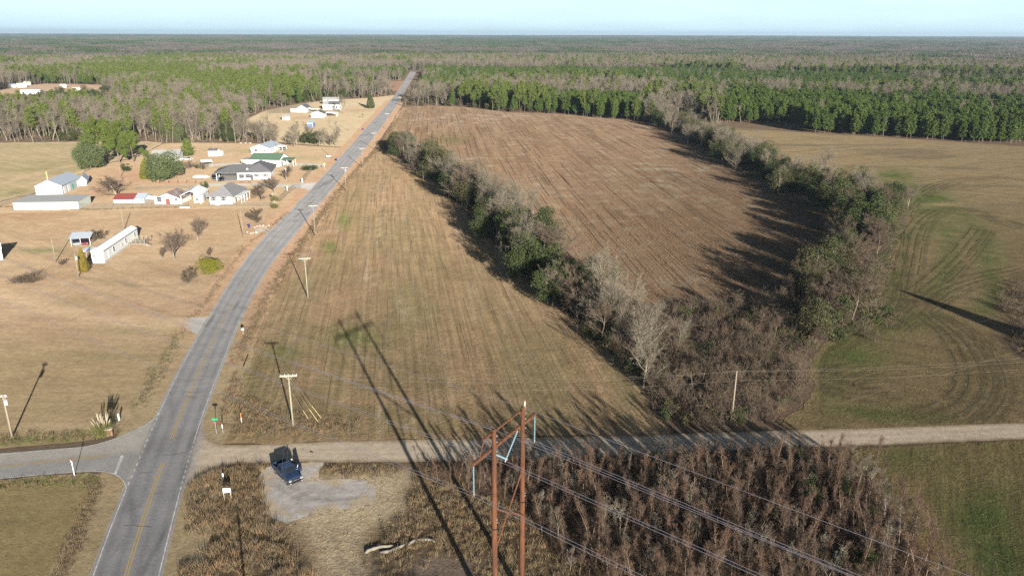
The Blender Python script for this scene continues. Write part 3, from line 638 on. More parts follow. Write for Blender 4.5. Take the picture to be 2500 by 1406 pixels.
# painted markings
M['line_white'] = mat('road_paint_white', (0.56, 0.55, 0.52), 0.8, 0.2, 1.2, col2=(0.36, 0.35, 0.33))
M['line_yellow'] = mat('road_paint_yellow', (0.42, 0.28, 0.09), 0.8, 0.2, 2.0)
def ribbons(name, lines, w, z, m):
    V = []; F = []; n = 0
    for pl in lines:
        pl = np.asarray(pl); d = np.gradient(pl, axis=0); d /= np.linalg.norm(d, axis=1)[:, None] + 1e-9; nn = np.stack([-d[:, 1], d[:, 0]], 1) * w / 2
        a = pl + nn; b = pl - nn; k = len(pl)
        V.append(np.c_[np.vstack([a, b]), np.full(2 * k, z + .0006 * (len(V) % 24))]); i = np.arange(k - 1) + n
        F.append(np.stack([i + k, i + k + 1, i + 1, i], 1)); n += 2 * k
    return tag(mobj(name, npmesh(name, np.vstack(V), [np.vstack(F)], [m])), kind='structure')
def rl(f, ya, yb, off=0.0, step=1.0):
    ys = np.linspace(ya, yb, max(2, int((yb - ya) / step) + 1)); return np.stack([road_x(f, ys) + off, ys], 1)
def dashes(f, ya, yb, on, gap, off=0.0):
    out = []; y = ya
    while y < yb: out.append(rl(f, y, min(y + on, yb) + .01, off, on / 4)); y += on + gap
    return out
yS1 = G(307, 1196)[1]; yS2 = G(392, 1002)[1]; yR1 = G(439, 1202)[1]; yR2 = G(474, 1077)[1]; YEND = 1150
ribbons('edge_line', [rl(0, 40, yS1), rl(0, yS2, YEND)], .13, .075, M['line_white'])
ribbons('edge_line', [rl(1, 40, yR1), rl(1, yR2, YEND)], .13, .075, M['line_white'])
ribbons('dashed_edge_line', dashes(0, yS1 + 1, yS2, .8, .8) + dashes(1, yR1 + .6, yR2, .6, .7), .15, .075, M['line_white'])
yC1 = G(398, 1130)[1]; yC2 = G(417, 1072)[1]; yC3 = G(505, 860)[1]
ribbons('centre_line', [rl(.5, 40, yC1, -.16), rl(.5, 40, yC1, .16), rl(.5, yC2, yC3, -.16), rl(.5, yC2, yC3, .16), rl(.5, yC3, G(770, 500)[1], -.12)] + dashes(.5, yC3 + 3, G(770, 500)[1], 3, 7, .14) + dashes(.5, G(770, 500)[1], 520, 3, 9), .13, .075, M['line_yellow'])
sc1 = chaikin(poly([(-250, 1168), (0, 1140), (116, 1126), (200, 1119), (272, 1113)]), 2)
ribbons('side_centre_line', [sc1 + [0, .14], sc1 - [0, .14]], .13, .06, M['line_yellow'])
ribbons('side_edge_line', [resample(chaikin(poly([(-250, 1125), (0, 1110), (155, 1096), (210, 1092), (272, 1076), (330, 1051), (373, 1028), (391, 1003)]), 3), .6)], .14, .0755, M['line_white'])
ribbons('side_edge_line', [resample(chaikin(poly([(-250, 1188), (0, 1168), (101, 1158), (210, 1150), (252, 1150), (283, 1157), (303, 1174), (309, 1194)]), 3), .6)], .14, .0755, M['line_white'])
sb = poly([(278, 1157), (285, 1157), (303, 1112), (295, 1112)])
tag(mobj('stop_bar', npmesh('stop_bar', np.c_[sb, np.full(4, .076)], [np.array([[0, 1, 2, 3]])], [M['line_white']])), kind='structure')
# tar-sealed cracks across the asphalt
M['tar'] = mat('tar_seal', (0.05, 0.05, 0.05), 0.8, 0.1)
rng = np.random.default_rng(5); cr = []
for k in range(26):
    y0 = rng.uniform(58, 200); f0 = rng.uniform(.02, .5); f1 = f0 + rng.uniform(.2, .48); f = np.linspace(f0, f1, 9)
    cr.append(np.stack([np.array([road_x(q, y0) for q in f]), y0 + np.cumsum(rng.normal(.0, .16, 9))], 1))
ribbons('tar_crack', cr, .05, .074, M['tar'])

# furrows, stubble streaks and tyre tracks: narrow strips lying on the fields
def runs_on(pl, ang, us, L0, L1, duty, rg_, wob=.12):
    ca, sa = math.cos(ang), math.sin(ang); c0 = pl.mean(0); out = []
    for u in us:
        v = -420.
        while v < 420:
            ln = rg_.uniform(L0, L1); n = max(3, int(ln / 2.5)); vv = np.linspace(v, v + ln, n); uu = u + rg_.normal(0, wob) + np.cumsum(rg_.normal(0, .03, n))
            x = c0[0] + uu * ca - vv * sa; y = c0[1] + uu * sa + vv * ca; v += ln * (1 + (1 - duty) / duty * rg_.uniform(.3, 1.7))
            if inside(x, y, pl).all(): out.append(np.stack([x, y], 1))
    return out
M['furrow'] = mat('dark_furrow_soil', (0.09, 0.058, 0.04), 1.0, 0.3, 0.6, spec=0.0); M['streak'] = mat('pale_stubble_streak', (0.26, 0.215, 0.15), 1.0, 0.3, 0.6, spec=0.0)
rgf = np.random.default_rng(41)
cu = np.sort(np.concatenate([np.arange(-150, 170, 3.4) + rgf.normal(0, .7, 95), rgf.uniform(-90, 90, 30)]))
ribbons('furrow', runs_on(P_CORN, A_CORN, cu, 8, 60, .45, rgf), .22, .036, M['furrow'])
ribbons('stubble_streak', runs_on(P_CORN, A_CORN, rgf.uniform(-150, 160, 120), 3, 14, .10, rgf), .3, .035, M['streak'])
ribbons('stubble_streak', [q for q in runs_on(P_MID, A_MID, rgf.uniform(-100, 90, 130), 2, 11, .14, rgf)], .2, .036, M['streak'])
ribbons('furrow', runs_on(P_MID, A_MID, rgf.uniform(-100, 90, 110), 4, 22, .22, rgf), .09, .035, mat('mown_track_soil', (0.12, 0.10, 0.055), 1.0, 0.3, 0.6, spec=0.0))
M['track'] = mat('wheat_track_soil', (0.10, 0.08, 0.044), 1.0, 0.35, 0.7, spec=0.0); tr_ = []
for p_ in TRK:
    pl = resample(chaikin(poly(p_), 3), 1.2); q = np.gradient(pl, axis=0); q /= np.linalg.norm(q, axis=1)[:, None]; nn = np.stack([-q[:, 1], q[:, 0]], 1)
    for o_ in (-3.0, -1.1, .6, 2.4):
        w = pl + nn * (o_ + .25 * (fbm(np.arange(len(pl)) / 9., np.full(len(pl), o_), 51, 2) - .5)[:, None]); i = 0
        while i < len(w) - 4:
            n = int(rgf.integers(5, 22)); sgm = w[i:i + n]; i += n + int(rgf.integers(1, 7))
            if len(sgm) > 3 and inside(sgm[:, 0], sgm[:, 1], P_RIGHT).all(): tr_.append(sgm)
ribbons('tyre_track', tr_, .30, .036, M['track'])
ribbons('tyre_track', runs_on(P_BR, RAD(28), rgf.uniform(-40, 40, 70), 4, 18, .3, rgf), .2, .036, M['track'])
ribbons('stubble_streak', runs_on(P_RIGHT, RAD(-62), rgf.uniform(-300, 300, 160), 15, 80, .25, rgf, .3), .5, .035, mat('mown_swath', (0.165, 0.125, 0.07), 1.0, 0.3, 0.4, spec=0.0))

# ------------------------------------------------------------------ plant prototypes (numpy)
def unit(v): return v / (np.linalg.norm(v, axis=-1, keepdims=True) + 1e-9)
def perp(d, rng):
    r = rng.normal(size=d.shape); return unit(r - d * (r * d).sum(-1, keepdims=True))
def tubes(p0, p1, r0, r1, n):
    d = unit(p1 - p0); a = np.where(np.abs(d[:, 2:3]) < .9, np.array([[0, 0, 1.]]), np.array([[1., 0, 0]]))
    a = unit(np.cross(d, a)); b = np.cross(d, a); N = len(p0)
    t = np.arange(n) / n * 2 * math.pi
    o = a[:, None] * np.cos(t)[None, :, None] + b[:, None] * np.sin(t)[None, :, None]
    V = np.concatenate([p0[:, None] + o * np.reshape(r0, (-1, 1, 1)), p1[:, None] + o * np.reshape(r1, (-1, 1, 1))], 1)
    base = np.arange(N)[:, None] * 2 * n; j = np.arange(n)
    F = np.stack([base + j, base + (j + 1) % n, base + n + (j + 1) % n, base + n + j], -1).reshape(-1, 4)
    return V.reshape(-1, 3), F
def tris(p0, p1, w, rng):
    s = perp(unit(p1 - p0), rng) * np.reshape(w, (-1, 1))
    V = np.stack([p0 - s, p0 + s, p1], 1).reshape(-1, 3)
    return V, np.arange(len(V)).reshape(-1, 3)
class Geo:
    def __init__(s): s.V = []; s.F3 = []; s.F4 = []; s.n = 0
    def add(s, VF):
        V, F = VF; (s.F3 if F.shape[1] == 3 else s.F4).append(F + s.n); s.V.append(V); s.n += len(V)
    def mesh(s, name, m):
        fs = [np.vstack(q) for q in (s.F3, s.F4) if q]; return npmesh(name, np.vstack(s.V), fs, [m])
    def arrays(s): return np.vstack(s.V), (np.vstack(s.F3) if s.F3 else np.zeros((0, 3), int)), (np.vstack(s.F4) if s.F4 else np.zeros((0, 4), int))
def merged(name, geos, mats):
    V = []; F = []; mi = []; n = 0
    for k, g in enumerate(geos):
        v, f3, f4 = g.arrays()
        f = np.vstack([f3, f4[:, [0, 1, 2]], f4[:, [0, 2, 3]]]) + n
        V.append(v); F.append(f); mi += [k] * len(f); n += len(v)
    return npmesh(name, np.vstack(V), [np.vstack(F)], mats, mi)
def limbs(base, d, L, r, nseg, jit, trop, rng):
    pts = [base]; dd = d
    for k in range(nseg):
        dd = unit(dd + rng.normal(size=d.shape) * jit + np.array([0, 0, trop])); pts.append(pts[-1] + dd * (L / nseg)[:, None])
    P = np.stack(pts, 1); R = r[:, None] * np.linspace(1, .35, nseg + 1)[None]
    return P, R
def seg_of(P, R):
    return P[:, :-1].reshape(-1, 3), P[:, 1:].reshape(-1, 3), R[:, :-1].ravel(), R[:, 1:].ravel()
def kids(P, R, c, tmin, ang, lr, rng, tmax=1.0):
    N, K = R.shape; t = rng.uniform(tmin, tmax, (N, c)); f = t * (K - 1); i = np.minimum(f.astype(int), K - 2); u = (f - i)[..., None]
    ar = np.arange(N)[:, None]
    b = P[ar, i] * (1 - u) + P[ar, i + 1] * u; d = unit(P[ar, i + 1] - P[ar, i]); d = d.reshape(-1, 3)
    rr = (R[ar, i] * (1 - u[..., 0]) + R[ar, i + 1] * u[..., 0]).ravel()
    a = rng.normal(ang, .18, len(d))[:, None]
    nd = unit(d * np.cos(a) + perp(d, rng) * np.sin(a))
    Ls = np.linalg.norm(P[:, -1] - P[:, 0], axis=1)
    L = (Ls[:, None] * lr * rng.uniform(.6, 1.15, (N, c)) * (1.15 - .5 * t)).ravel()
    return b.reshape(-1, 3), nd, L, rr * .62
def bare(seed, H, fork=.25, nl=8, ang=.65, upw=.10, spread=.55, c=(6, 6, 12), tw=.016, twl=.5, r=None, stems=1):
    """leafless tree: returns (trunk, crown) geometry"""
    rng = np.random.default_rng(seed); tr = Geo(); cr = Geo(); r = r or H * .014
    sb = np.zeros((stems, 3)); sd = unit(np.c_[rng.normal(0, .10 if stems == 1 else .35, (stems, 2)), np.ones(stems)])
    if stems > 1: sb[:, :2] = rng.normal(0, .25, (stems, 2))
    P, R = limbs(sb, sd, np.full(stems, H * (.86 if stems == 1 else .7)), np.full(stems, r / stems ** .35), 7, .07, .03, rng)
    tr.add(tubes(*seg_of(P, R), 6))
    b, d, L, rr = kids(P, R, nl, fork, ang, spread, rng)
    P1, R1 = limbs(b, d, L, rr, 4, .12, upw, rng); cr.add(tubes(*seg_of(P1, R1), 4))
    b, d, L, rr = kids(P1, R1, c[0], .2, .6, .55, rng); P2, R2 = limbs(b, d, L, np.maximum(rr, .012), 3, .16, upw * .8, rng); cr.add(tubes(*seg_of(P2, R2), 3))
    b, d, L, rr = kids(P2, R2, c[1], .15, .6, .6, rng); P3, R3 = limbs(b, d, L, np.maximum(rr, .010), 2, .18, upw * .6, rng)
    s = seg_of(P3, R3); cr.add(tris(s[0], s[1], np.maximum(s[2] * 1.1, tw), rng))
    b, d, L, rr = kids(P3, R3, c[2], .1, .55, twl, rng); P4 = b + d * np.maximum(L, .25)[:, None]; cr.add(tris(b, P4, tw * rng.uniform(.6, 1.1, len(b)), rng))
    return tr, cr
def leaf_cards(c, nrm, size, rng, aspect=.55):
    """little bent leaf clumps: two triangles each"""
    a = perp(nrm, rng); b = np.cross(nrm, a); s = np.reshape(size, (-1, 1))
    V = np.stack([c - a * s * .5, c + b * s * aspect * .5 + nrm * s * .12, c + a * s * .5, c - b * s * aspect * .5 + nrm * s * .12], 1).reshape(-1, 3)
    i = np.arange(len(c))[:, None] * 4
    return V, np.vstack([i + np.array([[0, 1, 2]]), i + np.array([[0, 2, 3]])])
def lobed(seed, H, Wd, zb, nb, n, size, squash=1.0, rng=None, jag=.35):
    """leafy crown: leaf clumps on many uneven lobes, with gaps between"""
    rng = rng or np.random.default_rng(seed); g = Geo()
    u = unit(rng.normal(size=(nb, 3))); rad = rng.uniform(.2, .95, nb) ** .55
    cen = u * rad[:, None] * np.array([Wd / 2, Wd / 2, (H - zb) / 2]) + np.array([0, 0, (H + zb) / 2])
    br = rng.uniform(.13, .26, nb) * Wd
    k = rng.integers(0, nb, n); d = unit(rng.normal(size=(n, 3))); rr = br[k] * rng.uniform(.55, 1.0 + jag, n) ** .7
    p = cen[k] + d * rr[:, None] * np.array([1, 1, squash * .85])
    p = p[p[:, 2] > zb * .6]; d = unit(p - np.array([0, 0, (H + zb) * .42])) * .6 + unit(rng.normal(size=p.shape)) * .8
    g.add(leaf_cards(p, unit(d), size * rng.uniform(.6, 1.3, len(p)), rng)); return g
def trunk_geo(seed, H, r, top=.9, lean=.04, forks=0, zb=1.0):
    rng = np.random.default_rng(seed); g = Geo()
    P, R = limbs(np.zeros((1, 3)), unit(np.array([[rng.normal(0, lean), rng.normal(0, lean), 1.]])), np.array([H * top]), np.array([r]), 6, .03, .02, rng)
    g.add(tubes(*seg_of(P, R), 6))
    if forks:
        b, d, L, rr = kids(P, R, forks, zb / H + .05, .9, .33, rng); P1, R1 = limbs(b, d, L, rr * .7, 3, .1, .08, rng); g.add(tubes(*seg_of(P1, R1), 4))
    return g
def pine(seed, H, Wd, zb, whorls=12, per=6, blades=14, size=.9, conic=.7, flat=.25):
    """pine crown: whorls of limbs ending in bushy needle tufts"""
    rng = np.random.default_rng(seed); g = Geo(); br = Geo()
    z = np.linspace(zb, H * .97, whorls); C_ = []; B0 = []
    for k, zz in enumerate(z):
        f = (zz - zb) / (H - zb); R = Wd / 2 * ((1 - f) ** conic) * (min(1, .55 + f * 2.2)) + .25
        m = max(3, int(per * (1 - .45 * f))); t = rng.uniform(0, 6.28) + np.arange(m) * 6.283 / m + rng.normal(0, .25, m)
        rr = R * rng.uniform(.55, 1.12, m)
        e = np.stack([np.cos(t) * rr, np.sin(t) * rr, zz + rng.normal(0, .35, m) + flat * rr * .4], 1); b = np.tile([[0, 0, zz]], (m, 1))
        B0.append((b, e))
        for q in (1.0, .72, .45): C_.append(b * (1 - q) + e * q + rng.normal(0, .18, e.shape))
    C_.append(np.array([[0, 0, H]]) + rng.normal(0, .2, (3, 3)))
    for b, e in B0: br.add(tubes(b, e, np.full(len(b), .045), np.full(len(b), .015), 3))
    c = np.vstack(C_); N = len(c)
    cc = np.repeat(c, blades, 0); d = unit(rng.normal(size=cc.shape) + np.array([0, 0, .45]) + unit(cc * [1, 1, 0]) * .3)
    st = cc + rng.normal(0, .22, cc.shape) * size
    s = size * rng.uniform(.55, 1.15, len(cc))
    g.add(leaf_cards(st + d * s[:, None] * .35, unit(rng.normal(size=cc.shape) + unit(st - np.array([0, 0, (zb + H) * .45])) * 1.1), s, rng, .42))
    return g, br
def tuft(seed, n, h, w, spread, rng=None, curve=.4):
    rng = np.random.default_rng(seed); g = Geo()
    b = np.c_[rng.normal(0, spread, (n, 2)), np.zeros(n)]; d = unit(np.c_[rng.normal(0, curve, (n, 2)) + b[:, :2] * .6, np.ones(n)])
    g.add(tris(b, b + d * (h * rng.uniform(.5, 1.2, n))[:, None], np.full(n, w), rng)); return g
def brush(seed, h, stems=12, c=(5, 6), w=.02, lean=.45):
    """leafless shrub / brier: many thin stems from one root"""
    rng = np.random.default_rng(seed); g = Geo()
    b = np.c_[rng.normal(0, .35, (stems, 2)), np.zeros(stems)]; d = unit(np.c_[rng.normal(0, lean, (stems, 2)), np.ones(stems)])
    P, R = limbs(b, d, h * rng.uniform(.6, 1.1, stems), np.full(stems, w * 1.1), 4, .16, .0, rng); s = seg_of(P, R); g.add(tubes(s[0], s[1], s[2], s[3], 3))
    b, d, L, rr = kids(P, R, c[0], .2, .6, .5, rng); P1, R1 = limbs(b, d, L, np.full(len(b), w * .8), 2, .2, .05, rng); s = seg_of(P1, R1); g.add(tris(s[0], s[1], np.full(len(s[0]), w * .8), rng))
    b, d, L, rr = kids(P1, R1, c[1], .1, .6, .55, rng); g.add(tris(b, b + d * np.maximum(L, .15)[:, None], np.full(len(b), w * .6), rng)); return g

# ------------------------------------------------------------------ scattering of what nobody would count
PROTO = bpy.data.collections.new('plant_prototypes')       # holds the shared shapes; not part of the scene itself
def scatter(name, pts, protos, scl, seed=0, tilt=.08):
    """protos: list of meshes; one instance of one of them on every point"""
    rng = np.random.default_rng(seed); n = len(pts)
    sub = bpy.data.collections.new(name + '_shapes'); PROTO.children.link(sub)
    for i, me in enumerate(protos):
        o = bpy.data.objects.new('%s_shape_%02d' % (name, i), me); sub.objects.link(o)
    me = bpy.data.meshes.new(name); me.vertices.add(n); me.vertices.foreach_set('co', np.asarray(pts, np.float32).ravel())
    a = me.attributes.new('rot', 'FLOAT_VECTOR', 'POINT'); r = np.c_[rng.normal(0, tilt, (n, 2)), rng.uniform(0, 6.283, n)].astype(np.float32); a.data.foreach_set('vector', r.ravel())
    a = me.attributes.new('scl', 'FLOAT_VECTOR', 'POINT'); s = np.asarray(scl, float) * np.ones(n); q = np.stack([s * rng.uniform(.85, 1.15, n), s * rng.uniform(.85, 1.15, n), s], 1).astype(np.float32); a.data.foreach_set('vector', q.ravel())
    a = me.attributes.new('pick', 'INT', 'POINT'); a.data.foreach_set('value', rng.integers(0, len(protos), n).astype(np.int32))
    ng = bpy.data.node_groups.new(name, 'GeometryNodeTree'); N, L = ng.nodes, ng.links
    ng.interface.new_socket('Geometry', in_out='INPUT', socket_type='NodeSocketGeometry'); ng.interface.new_socket('Geometry', in_out='OUTPUT', socket_type='NodeSocketGeometry')
    gi = N.new('NodeGroupInput'); go = N.new('NodeGroupOutput'); ip = N.new('GeometryNodeInstanceOnPoints'); ci = N.new('GeometryNodeCollectionInfo')
    ci.inputs['Collection'].default_value = sub; ci.inputs['Separate Children'].default_value = True; ci.inputs['Reset Children'].default_value = True
    def attr(nm, ty):
        q = N.new('GeometryNodeInputNamedAttribute'); q.data_type = ty; q.inputs['Name'].default_value = nm; return q.outputs['Attribute']
    ip.inputs['Pick Instance'].default_value = True
    L.new(gi.outputs[0], ip.inputs['Points']); L.new(ci.outputs[0], ip.inputs['Instance'])
    L.new(attr('pick', 'INT'), ip.inputs['Instance Index']); L.new(attr('scl', 'FLOAT_VECTOR'), ip.inputs['Scale'])
    er = N.new('FunctionNodeEulerToRotation'); L.new(attr('rot', 'FLOAT_VECTOR'), er.inputs[0]); L.new(er.outputs[0], ip.inputs['Rotation'])
    L.new(ip.outputs[0], go.inputs[0])
    o = mobj(name, me); md = o.modifiers.new('scatter', 'NODES'); md.node_group = ng
    return tag(o, kind='stuff')
def fill(pl, density, rng, jitter=True):
    lo = pl.min(0); hi = pl.max(0); n = int((hi - lo).prod() * density)
    p = lo + rng.uniform(size=(n, 2)) * (hi - lo); return p[inside(p[:, 0], p[:, 1], pl)]
def z0(p): return np.c_[p, np.zeros(len(p))]

# ------------------------------------------------------------------ woods: where trees stand
FIELDS = [P_CORN, P_MID, P_RIGHT, P_BR, P_LAWN, P_LF, P_YARD, P_FARM, P_SCRUB, P_MH, P_SOIL2, P_FIELD3]
def on_field(x, y):
    r = np.zeros(x.shape, bool)
    for f in FIELDS: r |= inside(x, y, f)
    dx = x - road_x(.5, y); r |= (dx > -8 - 3 * vnoise(x / 20, y / 20, 8)) & (dx < 8 + 3 * vnoise(x / 20, y / 20, 9) + 9 * sstep(560, 760, y)) & (y < 1300)
    return r
def Z(pts): return np.array(pts, float)
ZPINE = [Z([(1925, 322), (2500, 357), (2760, 372), (2760, 290), (2500, 272), (2100, 258), (1760, 244), (1730, 262), (1760, 300)]),       # plantation right
         Z([(1340, 277), (1600, 300), (1600, 268), (1340, 252)]),
         Z([(1000, 232), (1160, 236), (1180, 214), (1500, 214), (1720, 240), (1900, 248), (2300, 236), (2760, 252), (2760, 214), (1900, 188), (1400, 174), (1008, 168)]),
         Z([(755, 207), (990, 198), (1003, 178), (880, 176), (755, 180)])]
ZBARE = [Z([(1160, 262), (1330, 262), (1500, 262), (1600, 262), (1720, 240), (1500, 214), (1180, 214)]),
         Z([(1640, 262), (1760, 244), (2100, 258), (2500, 272), (2760, 290), (2760, 262), (2300, 240), (1900, 236), (1740, 236)]),
         Z([(-300, 350), (420, 345), (640, 330), (640, 296), (560, 290), (160, 296), (-300, 318)]),
         Z([(1000, 172), (2760, 185), (2760, 160), (1900, 150), (1000, 148)])]
def pine_prob(px, py, x, y):
    far_ = sstep(100, 300, py) + .25; px = px + 150 * (fbm(x / 70, y / 70, 211, 3) - .5) * far_ * (py < 318); py = py + np.where(py < 262, 34 * (fbm(x / 90, y / 90, 212, 3) - .5) * np.clip((py - 90) / 120, .12, 1), 0)
    n = fbm(x / 110, y / 110, 201, 3); n2 = fbm(x / 420, y / 420, 203, 3)
    p = sstep(.50, .63, n * .7 + n2 * .3) * .95
    far = sstep(125, 108, py); p = p * (1 - far) + far * np.clip(.5 + 6.5 * (fbm(x / 620, y / 330, 205, 3) - .47), .04, .97)
    right = sstep(1000, 1100, px)
    p = np.where((py < 296) & (py > 224) & (px < 420), np.clip(p + .22 * sstep(300, 100, px) + .08, 0, .85), p)
    p = np.where((py < 232) & (py > 175) & (px < 700), np.clip(p, 0, .85), p)
    p = np.where((px < 1000) & (py < 172) & (py > 120), p * .75, p)
    p = np.where((px > 1000) & (py < 150) & (py > 128), np.clip(p * .9 + .1, 0, .9), p)
    p = np.where((px < 655) & (py > 288), .05, p); p = np.where((px < 260) & (py > 240) & (py < 318), np.clip(p * .6 + .38, 0, .9), p); p = np.where((px >= 260) & (px < 660) & (py > 238) & (py < 288), np.clip(p + .12, 0, .8), p)
    for z in ZPINE: p = np.where(inside(px, py, z), .985, p)
    for z in ZBARE: p = np.where(inside(px, py, z), .12, p)
    return p
rng = np.random.default_rng(77)
# --- shapes for the woods
PINE_Y = []; PINE_T = []; BARE_T = []; BARE_W = []; EVG = []
for k in range(5):
    h = 13 + k * .6; g, b = pine(300 + k, h, 6.0 + .4 * k, h * .26, 13, 6, 12, 1.05, .62)
    PINE_Y.append((trunk_geo(310 + k, h, .15), g, b, h))
for k in range(4):
    h = 19 + k * 1.2; g, b = pine(330 + k, h, 7.5 + k * .6, h * .5, 9, 6, 13, 1.25, .5)
    PINE_T.append((trunk_geo(340 + k, h, .2, forks=0), g, b, h))
for k in range(5):
    BARE_T.append(bare(400 + k, 15 + k, .38, 11, .5, .14, .40, (5, 5, 9), .03, .55, .17))
for k in range(5):
    BARE_W.append(bare(420 + k, 12.5 + k * .8, .2, 12, .75, .10, .72, (6, 7, 10), .02, .5, .22))
for k in range(4):
    h = 9 + k; EVG.append((trunk_geo(450 + k, h * .7, .16, forks=5), lobed(460 + k, h, 6.4 + k * .4, .8, 19, 4600, .42, jag=.55), h))
pine_y_me = [merged('young_pine', (t, g, b), (M['bark_pine'], M['needle'], M['bark_dark'])) for t, g, b, h in PINE_Y]
pine_t_me = [merged('tall_pine', (t, g, b), (M['bark_pine'], M['needle_old'], M['bark_dark'])) for t, g, b, h in PINE_T]
bare_t_me = [merged('slender_bare_tree', (t, c), (M['bark_pale'], M['twig_grey'])) for t, c in BARE_T]
bare_w_me = [merged('spreading_bare_tree', (t, c), (M['bark_pale'], M['twig_grey'])) for t, c in BARE_W]
evg_me = [merged('evergreen', (t, c), (M['bark_dark'], M['leaf_dark'])) for t, c, h in EVG]
def patch(seed, kind, size=56, n=70):
    """a piece of far wood, about seventy small tree crowns with gaps"""
    r = np.random.default_rng(seed); g = Geo(); p = (r.uniform(size=(n, 2)) - .5) * size * 1.15
    for q in p:
        if kind == 'pine':
            h = r.uniform(10, 17); m = 16; d = unit(r.normal(size=(m, 3))); c = np.r_[q, h * .68] + d * np.array([2.4, 2.4, h * .28]) * r.uniform(.6, 1.1, (m, 1))
            g.add(leaf_cards(c, unit(d + r.normal(size=d.shape) * .5), r.uniform(2.0, 3.4, m), r, .7))
        else:
            h = r.uniform(9, 15); m = 16; b = np.r_[q, h * .3] + np.zeros((m, 3)); d = unit(np.c_[r.normal(0, .5, (m, 2)), np.ones(m)])
            e = b + d * (h * r.uniform(.4, .8, m))[:, None]; g.add(tris(e, b + (e - b) * .1, r.uniform(.25, .6, m), r))
            g.add(tubes(np.r_[q, 0][None], np.r_[q, h * .8][None], np.array([.2]), np.array([.08]), 3))
    return g.mesh(kind + '_wood_patch', M['needle_far'] if kind == 'pine' else M['twig_far'])
M['twig_far'] = leafmat('far_bare_crowns', (.10, .088, .072), (.082, .072, .062), .25); M['needle_far'] = leafmat('far_pine_crowns', (.042, .066, .026), (.055, .078, .03), .3)
P_PATCH = [patch(500 + k, 'pine') for k in range(4)]; B_PATCH = [patch(510 + k, 'bare') for k in range(4)]

# --- near woods: single trees out to 1750 m
def wedge(r0, r1, n, half=RAD(43)):
    d = np.sqrt(rng.uniform(r0 * r0, r1 * r1, n)); a = rng.uniform(-half, half, n); return np.stack([d * np.sin(a), d * np.cos(a)], 1)
W0, W1, W2 = 300., 1750., 9500.
p = wedge(W0, W1, int(RAD(86) * (W1 ** 2 - W0 ** 2) / 2 / 21))
px, py = PX(p[:, 0], p[:, 1])
k = ~on_field(p[:, 0], p[:, 1]) & (py < 352) & ~((px > 930) & (px < 1960) & (py > 302)) & ~((px > 655) & (px < 1000) & (py > 262)) & ~((px > 1600) & (px < 1730) & (py > 290)) & ~((px < 275) & (py > 232) & (py < 250))
p = p[k]; px = px[k]; py = py[k]
pp = pine_prob(px, py, p[:, 0], p[:, 1]); u = rng.uniform(size=len(p)); isp = u < pp
young = np.zeros(len(p), bool)
for z in ZPINE: young |= inside(px, py, z)
tall = isp & ~young
# plantation trees stand closer together than the rest, others are thinned
keep = young | (rng.uniform(size=len(p)) < np.clip(.35 + .9 * fbm(p[:, 0] / 60, p[:, 1] / 60, 207, 3), .3, .9))
p, px, py, isp, young, tall = [q[keep] for q in (p, px, py, isp, young, tall)]
dd = np.hypot(p[:, 0], p[:, 1])
yp = np.where(isp & young)[0]; yp = yp[np.argsort(dd[yp])]
tp = np.where(tall)[0]; tp = tp[np.argsort(dd[tp])]
bt = np.where(~isp)[0]; bt = bt[np.argsort(dd[bt])]
zg = lambda q: np.c_[q, hill(q[:, 0], q[:, 1])]
NY, NT, NB = 180, 60, 8                                     # nearest of each kind become trees of their own (below)
WOOD_Y, WOOD_T, WOOD_B = p[yp[:NY]], p[tp[:NT]], p[bt[:NB]]
sy = rng.uniform(.62, 1.02, len(yp)); sy *= np.where(py[yp] < 236, .75, 1.0)
scatter('pine_plantation', zg(p[yp[NY:]]), pine_y_me, sy[NY:], 1, .03)
scatter('mixed_pine_woods', zg(p[tp[NT:]]), pine_t_me + pine_y_me[:2], rng.uniform(.5, .95, len(tp) - NT) * np.where((px[tp[NT:]] < 285) & (py[tp[NT:]] > 230) & (py[tp[NT:]] < 285), .5, 1), 2, .04)
b2 = bt[NB:]; wide = rng.uniform(size=len(b2)) < .35
scatter('bare_woods', zg(p[b2]), bare_t_me + bare_w_me[:3], rng.uniform(.6, 1.05, len(b2)) * np.where((px[b2] < 285) & (py[b2] > 230) & (py[b2] < 285), .45, 1), 3, .05)
ev = wedge(380, 1300, 5200); ex_, ey_ = PX(ev[:, 0], ev[:, 1]); kk = ~on_field(ev[:, 0], ev[:, 1]) & (ey_ < 348) & ~((ex_ > 930) & (ex_ < 1960) & (ey_ > 300)) & ~((ex_ > 655) & (ex_ < 1000) & (ey_ > 262)) & (fbm(ev[:, 0] / 35, ev[:, 1] / 35, 221, 3) > .54)
for z in ZPINE: kk &= ~inside(ex_, ey_, z)
ev = ev[kk]; scatter('woodland_evergreens', z0(ev), evg_me, rng.uniform(.5, 1.1, len(ev)), 8, .05)
us = wedge(330, 1300, 15000); ux, uy = PX(us[:, 0], us[:, 1]); kk = ~on_field(us[:, 0], us[:, 1]) & (uy < 350) & ~((ux > 930) & (ux < 1960) & (uy > 300)) & ~((ux > 655) & (ux < 1000) & (uy > 262))
for z in ZPINE: kk &= ~inside(ux, uy, z)
us = us[kk]
UND = [brush(600 + i, 2.6 + .5 * i, 12, (5, 5), .03) for i in range(3)]
und_me = [g.mesh('understorey_shrub', M['twig_brown']) for g in UND] + [lobed(610 + i, 3.2, 3.6, .2, 10, 420, .55).mesh('understorey_evergreen', M['leaf_vine']) for i in range(2)]
scatter('woodland_undergrowth', z0(us), und_me, rng.uniform(.8, 1.5, len(us)), 4, .1)
